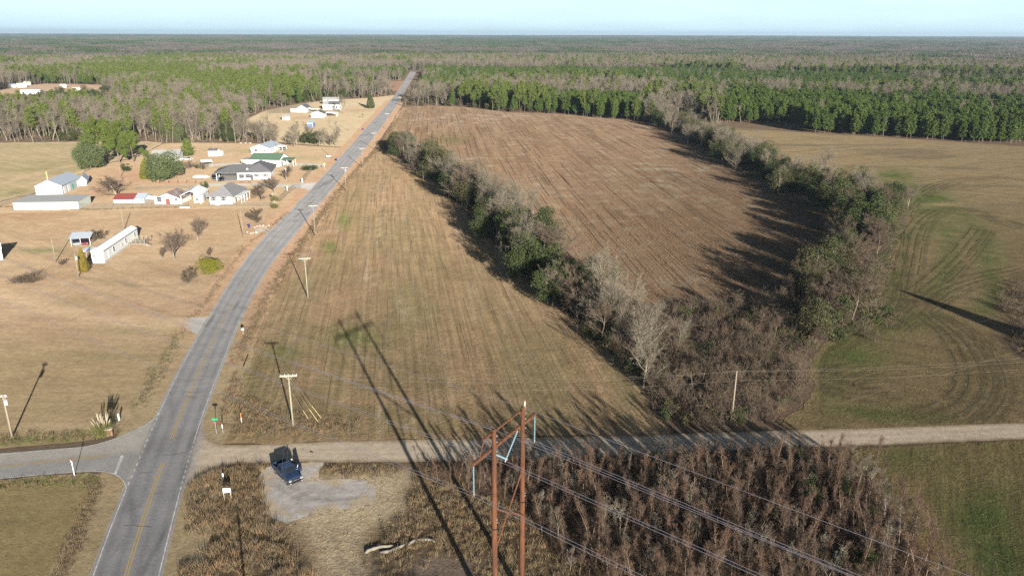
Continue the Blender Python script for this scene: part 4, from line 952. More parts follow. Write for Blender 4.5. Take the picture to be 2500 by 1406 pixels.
# --- far woods: pieces of wood out to the skyline
fp = wedge(W1 - 20, W2, 25000); r2 = rng.uniform(size=len(fp)); dd = np.hypot(fp[:, 0], fp[:, 1]); fp = fp[(r2 < .9)]
fx, fy = PX(fp[:, 0], fp[:, 1]); fk = ~inside(fp[:, 0], fp[:, 1], P_SOIL2) & ~inside(fp[:, 0], fp[:, 1], P_FIELD3); fp, fx, fy = fp[fk], fx[fk], fy[fk]
fpi = rng.uniform(size=len(fp)) < pine_prob(fx, fy, fp[:, 0], fp[:, 1])
scatter('distant_pine_forest', zg(fp[fpi]), P_PATCH, rng.uniform(.85, 1.15, fpi.sum()), 5, .0)
scatter('distant_bare_forest', zg(fp[~fpi]), B_PATCH, rng.uniform(.85, 1.15, (~fpi).sum()), 6, .0)
vf = wedge(9300, 19000, 9000); scatter('skyline_forest', zg(vf), P_PATCH[:2] + B_PATCH[:1], rng.uniform(1.2, 1.6, len(vf)), 7, .0)

# ------------------------------------------------------------------ single trees and bushes: trunk + crown
class Kind:
    def __init__(s, name, protos, mt, mc, two=None):
        """protos: (trunk geo, crown geo, height)"""
        s.name = name; s.h = [q[2] for q in protos]; s.t = [q[0].mesh(name + '_trunk', mt) for q in protos]
        s.c = [(merged(name + '_crown', (q[1], q[3]), (mc, two)) if two else q[1].mesh(name + '_crown', mc)) for q in protos]
def plant(kd, xy, height, label, cat, group=None, k=None, rz=None, wide=1.0, rg=random):
    k = rg.randrange(len(kd.h)) if k is None else k % len(kd.h); s = height / kd.h[k]
    o = empty(kd.name, (float(xy[0]), float(xy[1]), 0), rg.uniform(0, 6.28) if rz is None else rz, label, cat, group)
    o.scale = (s * wide, s * wide, s)
    mobj('trunk', kd.t[k], o); mobj('crown', kd.c[k], o)
    return o
rg = random.Random(4)
def hb(g): return np.max(g[1].arrays()[0][:, 2])
def wrap(gs): return [(t, c, float(np.max(c.arrays()[0][:, 2]))) for t, c in gs]
K_PY = Kind('young_pine', [(t, g, h, b) for t, g, b, h in PINE_Y], M['bark_pine'], M['needle'], M['bark_dark'])
K_PT = Kind('tall_pine', [(t, g, h, b) for t, g, b, h in PINE_T], M['bark_pine'], M['needle_old'], M['bark_dark'])
K_BT = Kind('bare_tree', wrap(BARE_T), M['bark_pale'], M['twig_grey'])
BIGB = [bare(700 + k, 13, .14, 15, .78, .13, .9, (7, 8, 11), .018, .5, .30) for k in range(5)]
K_BW = Kind('bare_tree', wrap(BIGB), M['bark_pale'], M['twig_grey'])
K_BB = Kind('bare_tree', wrap([bare(720 + k, 9, .12, 14, .75, .08, .74, (7, 8, 11), .018, .55, .16) for k in range(5)]), M['bark_dark'], M['twig_brown'])
K_EV = Kind('evergreen_tree', [(t, c, h) for t, c, h in EVG], M['bark_dark'], M['leaf_dark'])
OLV = [(trunk_geo(740 + k, 9, .14, forks=7), lobed(745 + k, 10, 6.5, .8, 22, 2600, .36, jag=.5), 10.) for k in range(3)]
K_OL = Kind('vine_covered_tree', OLV, M['bark_pale'], M['leaf_vine'])
K_OAK = Kind('oak_tree', [(trunk_geo(760 + k, 5, .3, forks=6), lobed(765 + k, 8, 11.5, .5, 40, 15000, .42, .9, jag=.15), 8.) for k in range(2)], M['bark_dark'], M['leaf_oak'])
def cone(seed, H, Wd, n, size, p=.8, zb=.25):
    r = np.random.default_rng(seed); g = Geo(); z = r.uniform(0, 1, n) ** 1.15; a = r.uniform(0, 6.283, n)
    R = Wd / 2 * np.minimum(1, .72 + z * 2.2) * (1 - z) ** p * r.uniform(.72, 1.08, n) * (1 + .12 * np.sin(a * 5 + z * 9))
    c = np.stack([np.cos(a) * R, np.sin(a) * R, zb + z * (H - zb)], 1); d = np.stack([np.cos(a), np.sin(a), .35 + 0 * a], 1)
    g.add(leaf_cards(c, unit(d + r.normal(size=d.shape) * .5), size * r.uniform(.6, 1.2, n), r, .5)); return g
K_CONE = Kind('conifer', [(trunk_geo(780, 4, .14), cone(781, 7, 4.2, 4200, .34, .62), 7.)], M['bark_dark'], M['leaf_olive'])
K_YEL = Kind('conifer', [(trunk_geo(782, 4, .14), cone(783, 6, 3.6, 4000, .32, .7), 6.)], M['bark_dark'], M['leaf_yellow'])
K_CED = Kind('cedar_tree', [(trunk_geo(784, 5, .15), cone(785, 8, 5, 5200, .36, .75), 8.)], M['bark_dark'], M['leaf_dark'])
K_ROUND = Kind('round_pine', [(lambda t, gb: (t, gb[0], 8., gb[1]))(trunk_geo(786, 8, .16), pine(787, 8, 7.2, .9, 11, 9, 16, .8, .55))], M['bark_pine'], M['needle_old'], M['bark_dark'])
M['twig_yard'] = leafmat('yard_twigs', (.15, .115, .09), (.12, .09, .072), .25)
def big_pine(seed, H, lean):
    r = np.random.default_rng(seed); t = Geo(); P, R = limbs(np.zeros((1, 3)), unit(np.array([[lean, 0.02, 1.]])), np.array([H * .93]), np.array([.42]), 8, .03, .02, r)
    t.add(tubes(*seg_of(P, R), 8)); b, d, L, rr = kids(P, R, 30, .34, 1.15, .46, r); L = L * (1.25 - .25 * b[:, 2] / H)
    P1, R1 = limbs(b, d, L, rr * .55, 4, .14, .08, r); br = Geo(); br.add(tubes(*seg_of(P1, R1), 4))
    b2, d2, L2, r2 = kids(P1, R1, 9, .3, .7, .42, r); P2, R2 = limbs(b2, d2, L2, r2 * .6, 2, .15, .1, r); s = seg_of(P2, R2); br.add(tubes(s[0], s[1], s[2], s[3], 3))
    c = np.vstack([P2[:, -1], P2[:, 1], P1[:, -1]]); c = np.repeat(c, 56, 0); g = Geo(); dd = unit(r.normal(size=c.shape) + [0, 0, .3])
    p = c + dd * r.uniform(.1, 1.15, (len(c), 1)); g.add(leaf_cards(p, unit(r.normal(size=p.shape) + dd + [0, 0, .2]), .7 * r.uniform(.6, 1.2, len(p)), r, .4))
    return (t, g, H, br)
K_BIG = Kind('old_pine', [big_pine(790, 20, .05), big_pine(791, 19, -.06), big_pine(792, 18, .1)], M['bark_pine'], M['needle_old'], M['bark_dark'])
SAP = [bare(800 + k, 7.6, .16, 18 + k % 3 * 5, .26 + .04 * (k % 4), .22, .22 + .04 * (k % 3), (5, 4, 4), .0075, .6, .05) for k in range(9)]
M['bark_mid'] = leafmat('sapling_bark', (.21, .155, .115), (.15, .11, .085), .2)
K_SAP = Kind('sapling', wrap(SAP), M['bark_mid'], M['twig_red'])
K_SAPW = Kind('sapling', wrap([bare(820 + k, 6.2, .2, 12, .55, .10, .42, (6, 5, 5), .012, .55, .07) for k in range(4)]), M['bark_pale'], M['twig_grey'])
YARD_B = [bare(830 + k, 8, .20, 15, .62, .13, .66, (8, 8, 10), .0135, .5, .2, 1) for k in range(3)]
K_YB = Kind('bare_tree', wrap(YARD_B), M['bark_pale'], M['twig_yard'])
K_MYR = Kind('bare_shrub', wrap([bare(840 + k, 5, .12, 8, .5, .10, .5, (6, 6, 7), .015, .5, .09, 5) for k in range(3)]), M['bark_pale'], M['twig_brown'])

# woods: the nearest trees of each kind
for q in WOOD_Y:
    xx, yy = PX(*q)
    if xx > 1700:
        w_ = 'behind the hedgerow' if xx < 1930 else ('near the hedgerow' if xx < 2120 else ('in the middle stretch' if xx < 2320 else 'toward the open end')); lb, gp = 'young green pine of the plantation edge beyond the wheat field, ' + w_, 'pines of the plantation edge beyond the wheat field, ' + w_
    elif xx > 1000: lb, gp = 'young green pine in the row closing the far end of the stubble field', 'pines along the far end of the stubble field'
    else: lb, gp = 'young green pine in the plantation beyond the farmstead', 'pines of the plantation beyond the farmstead'
    plant(K_PY, q, rg.uniform(10, 13.5), lb, 'pine tree', gp, rg=rg)
for q in WOOD_T:
    xx, yy = PX(*q)
    lb, gp = ('tall green pine among bare trees in the woods behind the houses', 'pines in the woods behind the houses') if xx < 1000 else ('tall dark pine in the woods beyond the fields', 'pines in the woods beyond the fields')
    plant(K_PT, q, rg.uniform(13, 19), lb, 'pine tree', gp, rg=rg)
for q in WOOD_B:
    xx, yy = PX(*q)
    lb, gp = ('slender grey bare tree in the wood edge behind the hay field and yards', 'bare trees in the wood edge behind the hay field') if xx < 1000 else ('slender grey bare tree in the wood beyond the stubble field', 'bare trees in the wood beyond the stubble field')
    plant(K_BT if rg.random() < .7 else K_BW, q, rg.uniform(10, 16.5), lb, 'bare tree', gp, rg=rg)

# hedgerows: named trees first (base pixel, top pixel)
def at(x, y, yt=None):
    b = G(x, y); return (b, HT(b, x, yt)) if yt is not None else b
HL = 'hedgerow along the mown field'; HR = 'hedgerow along the wheat field'
def hedge_tree(kd, x, y, yt, label, cat='bare tree', group=None, **kw):
    b, h = at(x, y, yt); return plant(kd, b, max(h, 3), label, cat, group, rg=rg, **kw)
for x, y, yt, lb in [(985, 388, 322, 'wide bare tree where the hedgerow meets the road, beside a utility pole'), (1184, 500, 428, 'fan shaped bare tree in the hedgerow, just up the slope from the paler bare pair'),
                     (1250, 530, 455, 'pale grey bare tree of a pair in the hedgerow, on the mown field side'), (1302, 524, 450, 'hazy grey bare tree of a pair in the hedgerow, on the stubble side'),
                     (1364, 630, 540, 'big bare tree standing over the dark evergreens in the hedgerow'), (1328, 616, 552, 'smaller bare tree beside the big one over the dark evergreens'),
                     (1548, 772, 658, 'pale barked spreading bare tree at the lower end of the hedgerow by the thicket'), (1466, 672, 588, 'thin bare tree with one upright stem at the stubble edge of the hedgerow'),
                     (1520, 850, 775, 'small grey bare tree leaning over the dark thicket edge below the pale barked tree'), (1477, 775, 715, 'twisted bare tree with pale limbs below the bright evergreens'),
                     (1658, 846, 768, 'broad brown bare tree in the thicket above the fallen trunk')]:
    hedge_tree(K_BW, x, y, yt, lb, wide=1.0)
for x, y, yt, lb in [(1066, 433, 345, 'vine covered tree with a pale trunk, tallest in the upper hedgerow'), (1106, 434, 376, 'olive vine covered tree beside the tallest one in the upper hedgerow'), (1034, 442, 395, 'low vine covered tree at the mown field edge of the upper hedgerow'),
                     (1450, 690, 620, 'olive leaved tree on the stubble side of the bright evergreens'), (1500, 700, 640, 'thin olive tree at the stubble edge below the one stemmed bare tree')]:
    hedge_tree(K_OL, x, y, yt, lb, 'tree')
for x, y, yt, lb in [(1252, 630, 538, 'very dark evergreen tree casting a long shadow over the mown field'), (1305, 600, 530, 'dark evergreen behind the very dark one in the hedgerow'), (1318, 695, 615, 'bright green evergreen at the mown field edge under the big bare tree'),
                     (1395, 705, 655, 'yellowish green evergreen crown in the middle of the hedgerow'), (1366, 752, 700, 'lowest bright evergreen of the hedgerow, next to its tip of shadow'), (1290, 660, 600, 'dark evergreen between the very dark one and the bright ones'),
                     (1430, 735, 680, 'evergreen tree just behind the lowest bright evergreen')]:
    hedge_tree(K_EV, x, y, yt, lb, 'evergreen tree', wide=.9)
for x, y, yt, lb in [(2030, 665, 583, 'bright green evergreen on the inside bend of the far hedgerow'), (1955, 716, 650, 'slim evergreen with clumped foliage at the stubble corner above the thicket'), (2095, 482, 404, 'dark rounded evergreen at the bend of the hedgerow by the wheat field'),
                     (2170, 520, 446, 'grey green evergreen on the outer corner jutting into the wheat field'), (2090, 620, 560, 'green evergreen behind the bright one on the bend of the far hedgerow'), (2000, 480, 420, 'dark evergreen in shade before the bend of the far hedgerow'), (2090, 700, 650, 'low green evergreen on the wheat field side of the bend')]:
    hedge_tree(K_EV, x, y, yt, lb, 'evergreen tree', wide=.85)
hedge_tree(K_CED, 2052, 778, 735, 'dark cedar at the wheat field edge of the thicket', 'cedar tree')
hedge_tree(K_CED, 2092, 760, 733, 'small green cedar beside the dark cedar by the wheat field', 'cedar tree')
hedge_tree(K_CED, 1748, 775, 742, 'low green cedar bush at the top of the thicket under the stubble field', 'cedar tree')
hedge_tree(K_BW, 2006, 450, 352, 'tall pale bare tree rising above the far hedgerow before its bend')
hedge_tree(K_BW, 2058, 645, 578, 'white limbed bare tree among the green evergreens on the bend')
hedge_tree(K_BT, 2062, 572, 525, 'dead grey tree leaning over the stubble from the far hedgerow')
def along(pl_px, n, wid, fn):
    pl = resample(chaikin(poly(pl_px), 2), 1.0)
    for i in range(n):
        q = pl[rg.randrange(len(pl))] + np.array([rg.gauss(0, wid), rg.gauss(0, wid)]); fn(q)
LINE_L = [(975, 362), (1030, 405), (1090, 445), (1150, 485), (1210, 535), (1265, 600), (1330, 670), (1400, 735), (1470, 800), (1540, 860), (1590, 930)]
LINE_R1 = [(1590, 292), (1650, 308), (1720, 345), (1800, 392), (1890, 435), (1990, 478), (2080, 495), (2150, 515)]
LINE_R2 = [(2150, 525), (2120, 580), (2090, 640), (2070, 700), (2060, 760), (2000, 820)]
def part_of(y): return 'roadside end of the ' if y < 430 else ('upper part of the ' if y < 560 else ('middle of the ' if y < 700 else 'thicket end of the '))
def fl(q):
    r = rg.random(); x, y = PX(*q)
    if y > 770: r = r * .69
    if 585 < y < 765 and rg.random() < .5: r = .95
    if r < .7: plant(K_BB if rg.random() < .28 else K_BW, q, rg.uniform(9.5, 15) * (1.0 if 440 < y < 780 else .8), 'brown bare tree in the ' + part_of(y) + HL, 'bare tree', 'bare trees in the ' + part_of(y) + HL, rg=rg)
    elif r < .84: plant(K_OL, q, rg.uniform(7.5, 12), 'olive vine covered tree in the ' + part_of(y) + HL, 'tree', 'vine covered trees in the ' + part_of(y) + HL, rg=rg)
    else: plant(K_EV, q, rg.uniform(7, 12.5), 'dark evergreen bush in the ' + part_of(y) + HL, 'evergreen tree', 'evergreen bushes in the ' + part_of(y) + HL, rg=rg)
along(LINE_L, 145, 3.4, fl)
def pr(q):
    y = PX(*q)[1]; return 'plantation end of the ' if y < 345 else ('shaded middle of the ' if y < 440 else 'bend of the ')
def fr(q):
    r = rg.random()
    if r < .52: plant(K_BW, q, rg.uniform(9, 14), 'grey bare tree in the ' + pr(q) + HR, 'bare tree', 'bare trees in the ' + pr(q) + HR, rg=rg)
    elif r < .80: plant(K_OL, q, rg.uniform(8, 12), 'grey green viny tree in the ' + pr(q) + HR, 'tree', 'vine covered trees in the ' + pr(q) + HR, rg=rg)
    else: plant(K_EV, q, rg.uniform(7, 12), 'dark evergreen in the ' + pr(q) + HR, 'evergreen tree', 'evergreens in the ' + pr(q) + HR, rg=rg)
along(LINE_R1, 150, 5.5, fr)
def fr2(q):
    r = rg.random()
    if r < .62: plant(K_BB, q, rg.uniform(6, 12), 'brown bare tree on the bend of the hedgerow above the thicket', 'bare tree', 'bare trees on the bend of the hedgerow', rg=rg)
    elif r < .86: plant(K_OL, q, rg.uniform(6, 10), 'olive tree on the bend of the hedgerow above the thicket', 'tree', 'olive trees on the bend of the hedgerow', rg=rg)
    else: plant(K_EV, q, rg.uniform(7, 12.5), 'green evergreen on the bend of the hedgerow above the thicket', 'evergreen tree', 'evergreens on the bend of the hedgerow', rg=rg)
along(LINE_R2, 78, 4.2, fr2)
def fr3(q): plant(K_EV if rg.random() < .35 else K_OL, q, rg.uniform(8.5, 12.5), 'dark evergreen at the heart of the hedgerow bend, shading the stubble', 'evergreen tree', 'evergreens at the heart of the bend', rg=rg)
along([(2010, 500), (2090, 560), (2050, 640), (2010, 700), (1985, 735)], 17, 2.0, fr3)
def fr4(q): plant(K_EV, q, rg.uniform(5, 8.5), 'dark evergreen in the shade side of the far hedgerow by the stubble', 'evergreen tree', 'evergreens on the shade side of the far hedgerow', rg=rg)
along([(1630, 300), (1720, 342), (1800, 388), (1890, 432), (1990, 478)], 40, 2.0, fr4)
P_THICK = poly([(1470, 835), (1540, 800), (1640, 752), (1760, 745), (1900, 752), (1960, 712), (2000, 690), (2120, 700), (2130, 770), (2060, 810), (1995, 850), (1972, 900), (1980, 950), (1945, 1000), (1880, 1038), (1640, 1048), (1600, 1000), (1570, 940), (1520, 880)])
tk = fill(P_THICK, .020, np.random.default_rng(12))
for q in tk:
    x, y = PX(*q)
    if rg.random() < .8: plant(K_BB, q, rg.uniform(3.5, 6.5), 'small brown bare tree in the thicket beside the dirt road', 'bare tree', 'bare trees in the thicket', rg=rg)
    else: plant(K_MYR, q, rg.uniform(3.0, 4.5), 'many stemmed bare shrub in the thicket beside the dirt road', 'shrub', 'bare shrubs in the thicket', rg=rg)
# the fallen trunk in the thicket
o = empty('fallen_tree', (*G2(1632, 902), .5), 0, 'pale fallen tree lying across the brush of the thicket', 'fallen tree')
a = G(1541, 842) - G(1632, 902); a[2] = 1.2; fd = unit(a)[None]
rr_ = np.random.default_rng(31); Pf, Rf = limbs(np.zeros((1, 3)), fd, np.array([np.linalg.norm(a)]), np.array([.22]), 6, .05, 0, rr_); gt = Geo(); gt.add(tubes(*seg_of(Pf, Rf), 6)); mobj('trunk', gt.mesh('fallen_trunk', M['bark_pale']), o)
b_, d_, L_, r_ = kids(Pf, Rf, 14, .3, .7, .4, rr_); P1_, R1_ = limbs(b_, d_, L_, r_, 3, .15, .05, rr_); gb = Geo(); gb.add(tubes(*seg_of(P1_, R1_), 4)); b_, d_, L_, r_ = kids(P1_, R1_, 7, .2, .6, .5, rr_); gb.add(tris(b_, b_ + d_ * L_[:, None], np.full(len(b_), .02), rr_)); mobj('branches', gb.mesh('fallen_branches', M['twig_grey']), o)
# young wood in the foreground, between the dirt road and the lower field
P_SAP = poly([(1000, 1150), (1075, 1136), (1400, 1130), (1700, 1116), (1950, 1106), (2060, 1116), (2105, 1155), (2155, 1218), (2215, 1300), (2290, 1406), (2380, 1560), (1540, 1560), (1400, 1406), (1330, 1330), (1290, 1250), (1200, 1205), (1100, 1185)])
rs = np.random.default_rng(15); sp = fill(P_SAP, .64, rs); rs.shuffle(sp)
acc = []
for q in sp:
    if all((q[0] - a[0]) ** 2 + (q[1] - a[1]) ** 2 > .8 for a in acc): acc.append(q)
acc = sorted(acc, key=lambda q: q[1]); sx, sy_ = PX(np.array(acc)[:, 0], np.array(acc)[:, 1])
vis = [q for q, a, b in zip(acc, sx, sy_) if b < 1440]
rest = [q for q, a, b in zip(acc, sx, sy_) if b >= 1440]
rg.shuffle(vis)
def zone(x, y):
    if y < 1165: return 'at the dirt road edge of the wood' + (' past the tower' if x < 1400 else (' nearest the field' if x > 1780 else ''))
    if x < 1420: return 'of the young wood right beside the steel tower'
    if x > 1900: return 'of the young wood next to the lower field'
    return 'deep in the young wood, far conductor side' if y < 1270 else 'deep in the young wood, near conductor side'
for i, q in enumerate(vis[:286]):
    x, y = PX(*q); edge = sstep(1250, 1100, x)
    hh = rg.choice((rg.uniform(3.8, 6), rg.uniform(6, 7.6), rg.uniform(6.5, 8.8))) * (.56 + .44 * float(sstep(1145, 1215, y))) * (1 - .45 * float(sstep(300, 0, x - 1000 - (y - 1130) * .9)))
    if rg.random() < .74: plant(K_SAP, q, hh, ('tall' if hh > 6.3 else 'short') + ' thin reddish sapling ' + zone(x, y), 'sapling', 'reddish saplings ' + zone(x, y), rg=rg)
    else: plant(K_SAPW, q, hh * .8, ('tall' if hh > 6.3 else 'short') + ' pale grey sapling ' + zone(x, y), 'sapling', 'grey saplings ' + zone(x, y), rg=rg)
sap_me = [merged('sapling_far', (t, c), (M['bark_mid'], M['twig_red'])) for t, c in SAP]
more = np.array(vis[286:] + rest)
if len(more):
    my_ = PX(more[:, 0], more[:, 1])[1]; scatter('sapling_thicket', z0(more), sap_me, rng.uniform(.45, 1.0, len(more)) * (.56 + .44 * sstep(1145, 1215, my_)), 21, .06)
for x, y, yt, lb in [(1975, 1235, 1165, 'green leaved bush tree inside the young wood near the lower field'), (2065, 1230, 1170, 'bright green evergreen at the edge of the young wood by the lower field'), (1945, 1150, 1085, 'olive leaved tree at the top edge of the young wood'), (2105, 1400, 1330, 'dark evergreen low in the young wood near the corner of the lower field'), (2010, 1190, 1130, 'olive leaved bush tree between the bright evergreen and the dirt road'), (2130, 1290, 1235, 'dark green bush tree on the lower field side of the young wood'), (1900, 1270, 1215, 'green bush tree surrounded by saplings in the young wood')]:
    hedge_tree(K_OL if 'olive' in lb else K_EV, x, y, yt, lb, 'evergreen tree', wide=.8)
# two big trees stand out of view; their shade falls into it
b0 = G2(2218, 716); q = b0 - SHD * 18.5 / math.tan(SUN_EL)
plant(K_CED, q + SHD * 4, 18.0, 'tall dense evergreen whose shadow lies across the wheat field', 'evergreen tree', rz=.3, wide=1.0, rg=rg)
for x, y, hh in ((18, 1345, 14), (900, 1290, 12)):
    q = G2(x, y) - SHD * hh / math.tan(SUN_EL)
    plant(K_BW, q, hh, 'bare tree whose shadow reaches over the corner lawn' if x < 100 else 'bare tree whose shadow reaches over the straw patch', 'bare tree', rg=rg)

# ------------------------------------------------------------------ brush, weeds and grass (stuff)
BR = [brush(900 + i, 1.9 + .25 * i, 12, (5, 6), .016, .55) for i in range(5)]
br_me = [g.mesh('brush', M['twig_brown']) for g in BR]; br_red = [g.mesh('brush_red', M['twig_red']) for g in BR[:3]]
lowleaf = [lobed(920 + i, 1.8, 2.4, .1, 9, 360, .26).mesh('low_evergreen_bush', M['leaf_vine' if i % 2 else 'leaf_dark']) for i in range(4)]
TW = {}
for nm, mt, h, w in (('weed', 'weed', .85, .022), ('weed_red', 'weed_red', .95, .02), ('weed_straw', 'weed_straw', .6, .02), ('weed_green', 'weed_green', .35, .025)):
    TW[nm] = [tuft(930 + i, 34, h, w, .22).mesh(nm + '_tuft', M[mt]) for i in range(3)]
M['straw_pale'] = leafmat('pale_straw', (.36, .28, .165), (.30, .235, .14), .3)
SG = {nm: [tuft(950 + i, 18, .2, .018, .28, curve=.7).mesh('short_' + nm, M[mt]) for i in range(3)] for nm, mt in (('straw', 'weed_straw'), ('green', 'weed_green'), ('brown', 'weed'), ('pale', 'straw_pale'))}
p = fill(P_THICK, .6, rng); p = p[rng.uniform(size=len(p)) < sstep(.30, .58, fbm(p[:, 0] / 5, p[:, 1] / 5, 401, 3))]; scatter('thicket_brush', z0(p), br_me + br_red[:1] + TW['weed'][:1], rng.uniform(.55, 1.5, len(p)), 11, .12)
p = fill(poly([(2440, 715), (2520, 690), (2640, 720), (2640, 900), (2520, 890), (2465, 840), (2480, 790), (2440, 760)]), 1.1, rng); scatter('field_edge_brush', z0(p), br_me[:3] + TW['weed'] + TW['weed_straw'], rng.uniform(.4, 1.0, len(p)), 28, .2)
p = fill(P_THICK, .05, rng); scatter('thicket_evergreen_bushes', z0(p), lowleaf, rng.uniform(.6, 1.1, len(p)), 12, .05)
def band(pl_px, n, wid):
    pl = resample(chaikin(poly(pl_px), 2), .5); i = rng.integers(0, len(pl), n); return pl[i] + rng.normal(0, wid, (n, 2))
p = np.vstack([band(LINE_L, 1500, 2.0), band(LINE_R1, 1500, 3.8), band(LINE_R2, 900, 3.2)])
scatter('hedgerow_brush', z0(p), br_me + lowleaf, rng.uniform(.7, 1.5, len(p)), 13, .1)
p = fill(P_SAP, .8, rng); scatter('young_wood_undergrowth', z0(p), br_red + br_me[:1] + TW['weed'], rng.uniform(.35, .8, len(p)), 14, .1)
P_WEED1 = poly([(462, 1188), (500, 1160), (545, 1146), (645, 1138), (640, 1200), (655, 1262), (700, 1320), (750, 1390), (800, 1460), (800, 1560), (410, 1560), (440, 1400), (455, 1280)])
P_WEED2 = poly([(545, 965), (575, 905), (600, 965), (690, 1005), (770, 1012), (880, 1030), (870, 1058), (700, 1066), (570, 1062), (535, 1040)])
P_WEED3 = poly([(905, 1400), (935, 1300), (990, 1245), (1015, 1185), (1000, 1150), (1100, 1180), (1290, 1255), (1340, 1340), (1420, 1420), (1500, 1560), (900, 1560)])
P_WEED4 = poly([(770, 1150), (850, 1134), (960, 1140), (1000, 1150), (960, 1162), (850, 1170)])
p = fill(P_WEED1, 5.0, rng); nz_ = fbm(p[:, 0] / 2.5, p[:, 1] / 2.5, 301, 3); p = p[rng.uniform(size=len(p)) < sstep(.25, .55, nz_)]
scatter('roadside_weeds', z0(p), TW['weed'] + TW['weed'] + TW['weed_straw'][:2] + TW['weed_red'][:2], rng.uniform(.55, 1.15, len(p)), 15, .15)
p = np.vstack([fill(P_WEED2, 2.6, rng), band([(575, 890), (608, 815), (655, 725), (700, 650), (755, 570), (800, 505), (850, 440), (885, 400), (915, 372), (950, 325), (975, 290)], 2600, .75)])
scatter('field_edge_weeds', z0(p), TW['weed'] * 2 + TW['weed_red'][:2] + TW['weed_straw'][:1], rng.uniform(.4, .95, len(p)), 16, .15)
p = np.vstack([fill(P_WEED3, 3.6, rng), fill(P_WEED4, 4, rng)]); wx_, wy_ = PX(p[:, 0], p[:, 1]); p = p[rng.uniform(size=len(p)) > np.clip(blob(wx_, wy_, 1080, 1395, 110, 38) * 1.3, 0, .92)]; scatter('rough_grass_tufts', z0(p), TW['weed_straw'] * 2 + TW['weed'] * 2 + TW['weed_red'][:1], rng.uniform(.35, .9, len(p)), 17, .2)
p = np.vstack([fill(poly([(-60, 1062), (100, 1056), (240, 1052), (300, 1046), (296, 1056), (200, 1077), (0, 1091), (-60, 1094)]), 3.5, rng), fill(poly([(-60, 1178), (210, 1158), (248, 1168), (236, 1200), (150, 1185), (-60, 1205)]), 4, rng), band([(440, 815), (410, 880), (370, 940), (340, 990)], 260, .7)])
scatter('verge_grass', z0(p), TW['weed_green'] * 2 + TW['weed'] + TW['weed_straw'], rng.uniform(.35, .8, len(p)), 18, .15)
p = np.vstack([band([(600, 600), (560, 655), (500, 745), (470, 775)], 400, .5), band([(700, 520), (640, 575), (612, 592)], 240, .5), band([(0, 505), (215, 514), (330, 508), (470, 507)], 700, .5), band([(240, 1185), (210, 1250), (185, 1320), (150, 1406)], 500, .5)])
scatter('ditch_weeds', z0(p), TW['weed'] + TW['weed_straw'], rng.uniform(.25, .6, len(p)), 19, .15)
# short grass of the nearest fields
def near(pl, dens, far, seed):
    p = fill(pl, dens, rng); d = np.hypot(p[:, 0], p[:, 1]); p = p[rng.uniform(size=len(p)) < np.clip((far - d) / (far * .45), 0, 1)]
    n = fbm(p[:, 0] / 3, p[:, 1] / 6, seed, 3); return p[rng.uniform(size=len(p)) < sstep(.25, .6, n)]
p = near(P_MID, 2.2, 190, 311); scatter('field_stubble_grass', z0(p), SG['straw'] * 2 + SG['brown'] + SG['green'], rng.uniform(.5, 1.1, len(p)), 22, .2)
p = np.vstack([near(P_RIGHT, 1.6, 190, 312), near(P_BR, 2.4, 150, 313)]); scatter('wheat_blades', z0(p), SG['green'] * 2 + SG['brown'] * 2 + SG['straw'], rng.uniform(.5, 1.0, len(p)), 23, .2)
p = np.vstack([near(P_BL, 2.0, 140, 314), near(P_LAWN, .5, 180, 315)]); scatter('lawn_grass_tufts', z0(p), SG['straw'] * 2 + SG['brown'], rng.uniform(.35, .7, len(p)), 24, .2)
p = fill(P_STRAW, 3.0, rng); p = p[~inside(p[:, 0], p[:, 1], P_GRAVEL)]; pe_ = resample(np.vstack([P_GRAVEL, P_GRAVEL[:1]]), .3); pe_ = pe_ + rng.normal(0, .55, pe_.shape); scatter('gravel_edge_weeds', z0(pe_[::2]), TW['weed_straw'] + TW['weed'][:1], rng.uniform(.12, .4, len(pe_[::2])), 29, .3)
scatter('trampled_straw', z0(p), SG['pale'], rng.uniform(.4, .9, len(p)), 25, .5)
# corn stubble standing in drilled rows
STK = [tuft(970 + i, 9, .42, .022, .16, curve=.35).mesh('corn_stubble', M['stalk']) for i in range(4)]
ca, sa = math.cos(A_CORN), math.sin(A_CORN)
def rows(sep, stp, d0, d1):
    lo, hi = P_CORN.min(0), P_CORN.max(0); c0 = (lo + hi) / 2; R_ = np.linalg.norm(hi - lo) / 2
    u = np.arange(-R_, R_, sep); v = np.arange(-R_, R_, stp); U, V_ = np.meshgrid(u, v, indexing='ij'); U = U + rng.normal(0, .12, U.shape); V_ = V_ + rng.uniform(-.5, .5, V_.shape) * stp
    x = (c0[0] + U * ca - V_ * sa).ravel(); y = (c0[1] + U * sa + V_ * ca).ravel(); d = np.hypot(x, y)
    k = (d > d0) & (d < d1) & inside(x, y, P_CORN); x, y = x[k], y[k]
    k = rng.uniform(size=len(x)) < np.clip(sstep(.2, .5, fbm(x / 9, y / 25, 321, 3)) * sstep(.25, .6, fbm(x / 2.2, y / 4, 322, 3)), .08, 1); return np.stack([x[k], y[k]], 1)
p = rows(.95, .55, 0, 240); scatter('corn_stubble', z0(p), STK, rng.uniform(.6, 1.2, len(p)), 26, .25)
p = rows(2.4, 3.4, 240, 640); p = p + rng.normal(0, .7, p.shape); scatter('corn_stubble_far_rows', z0(p), STK, rng.uniform(.9, 1.5, len(p)), 27, .25)

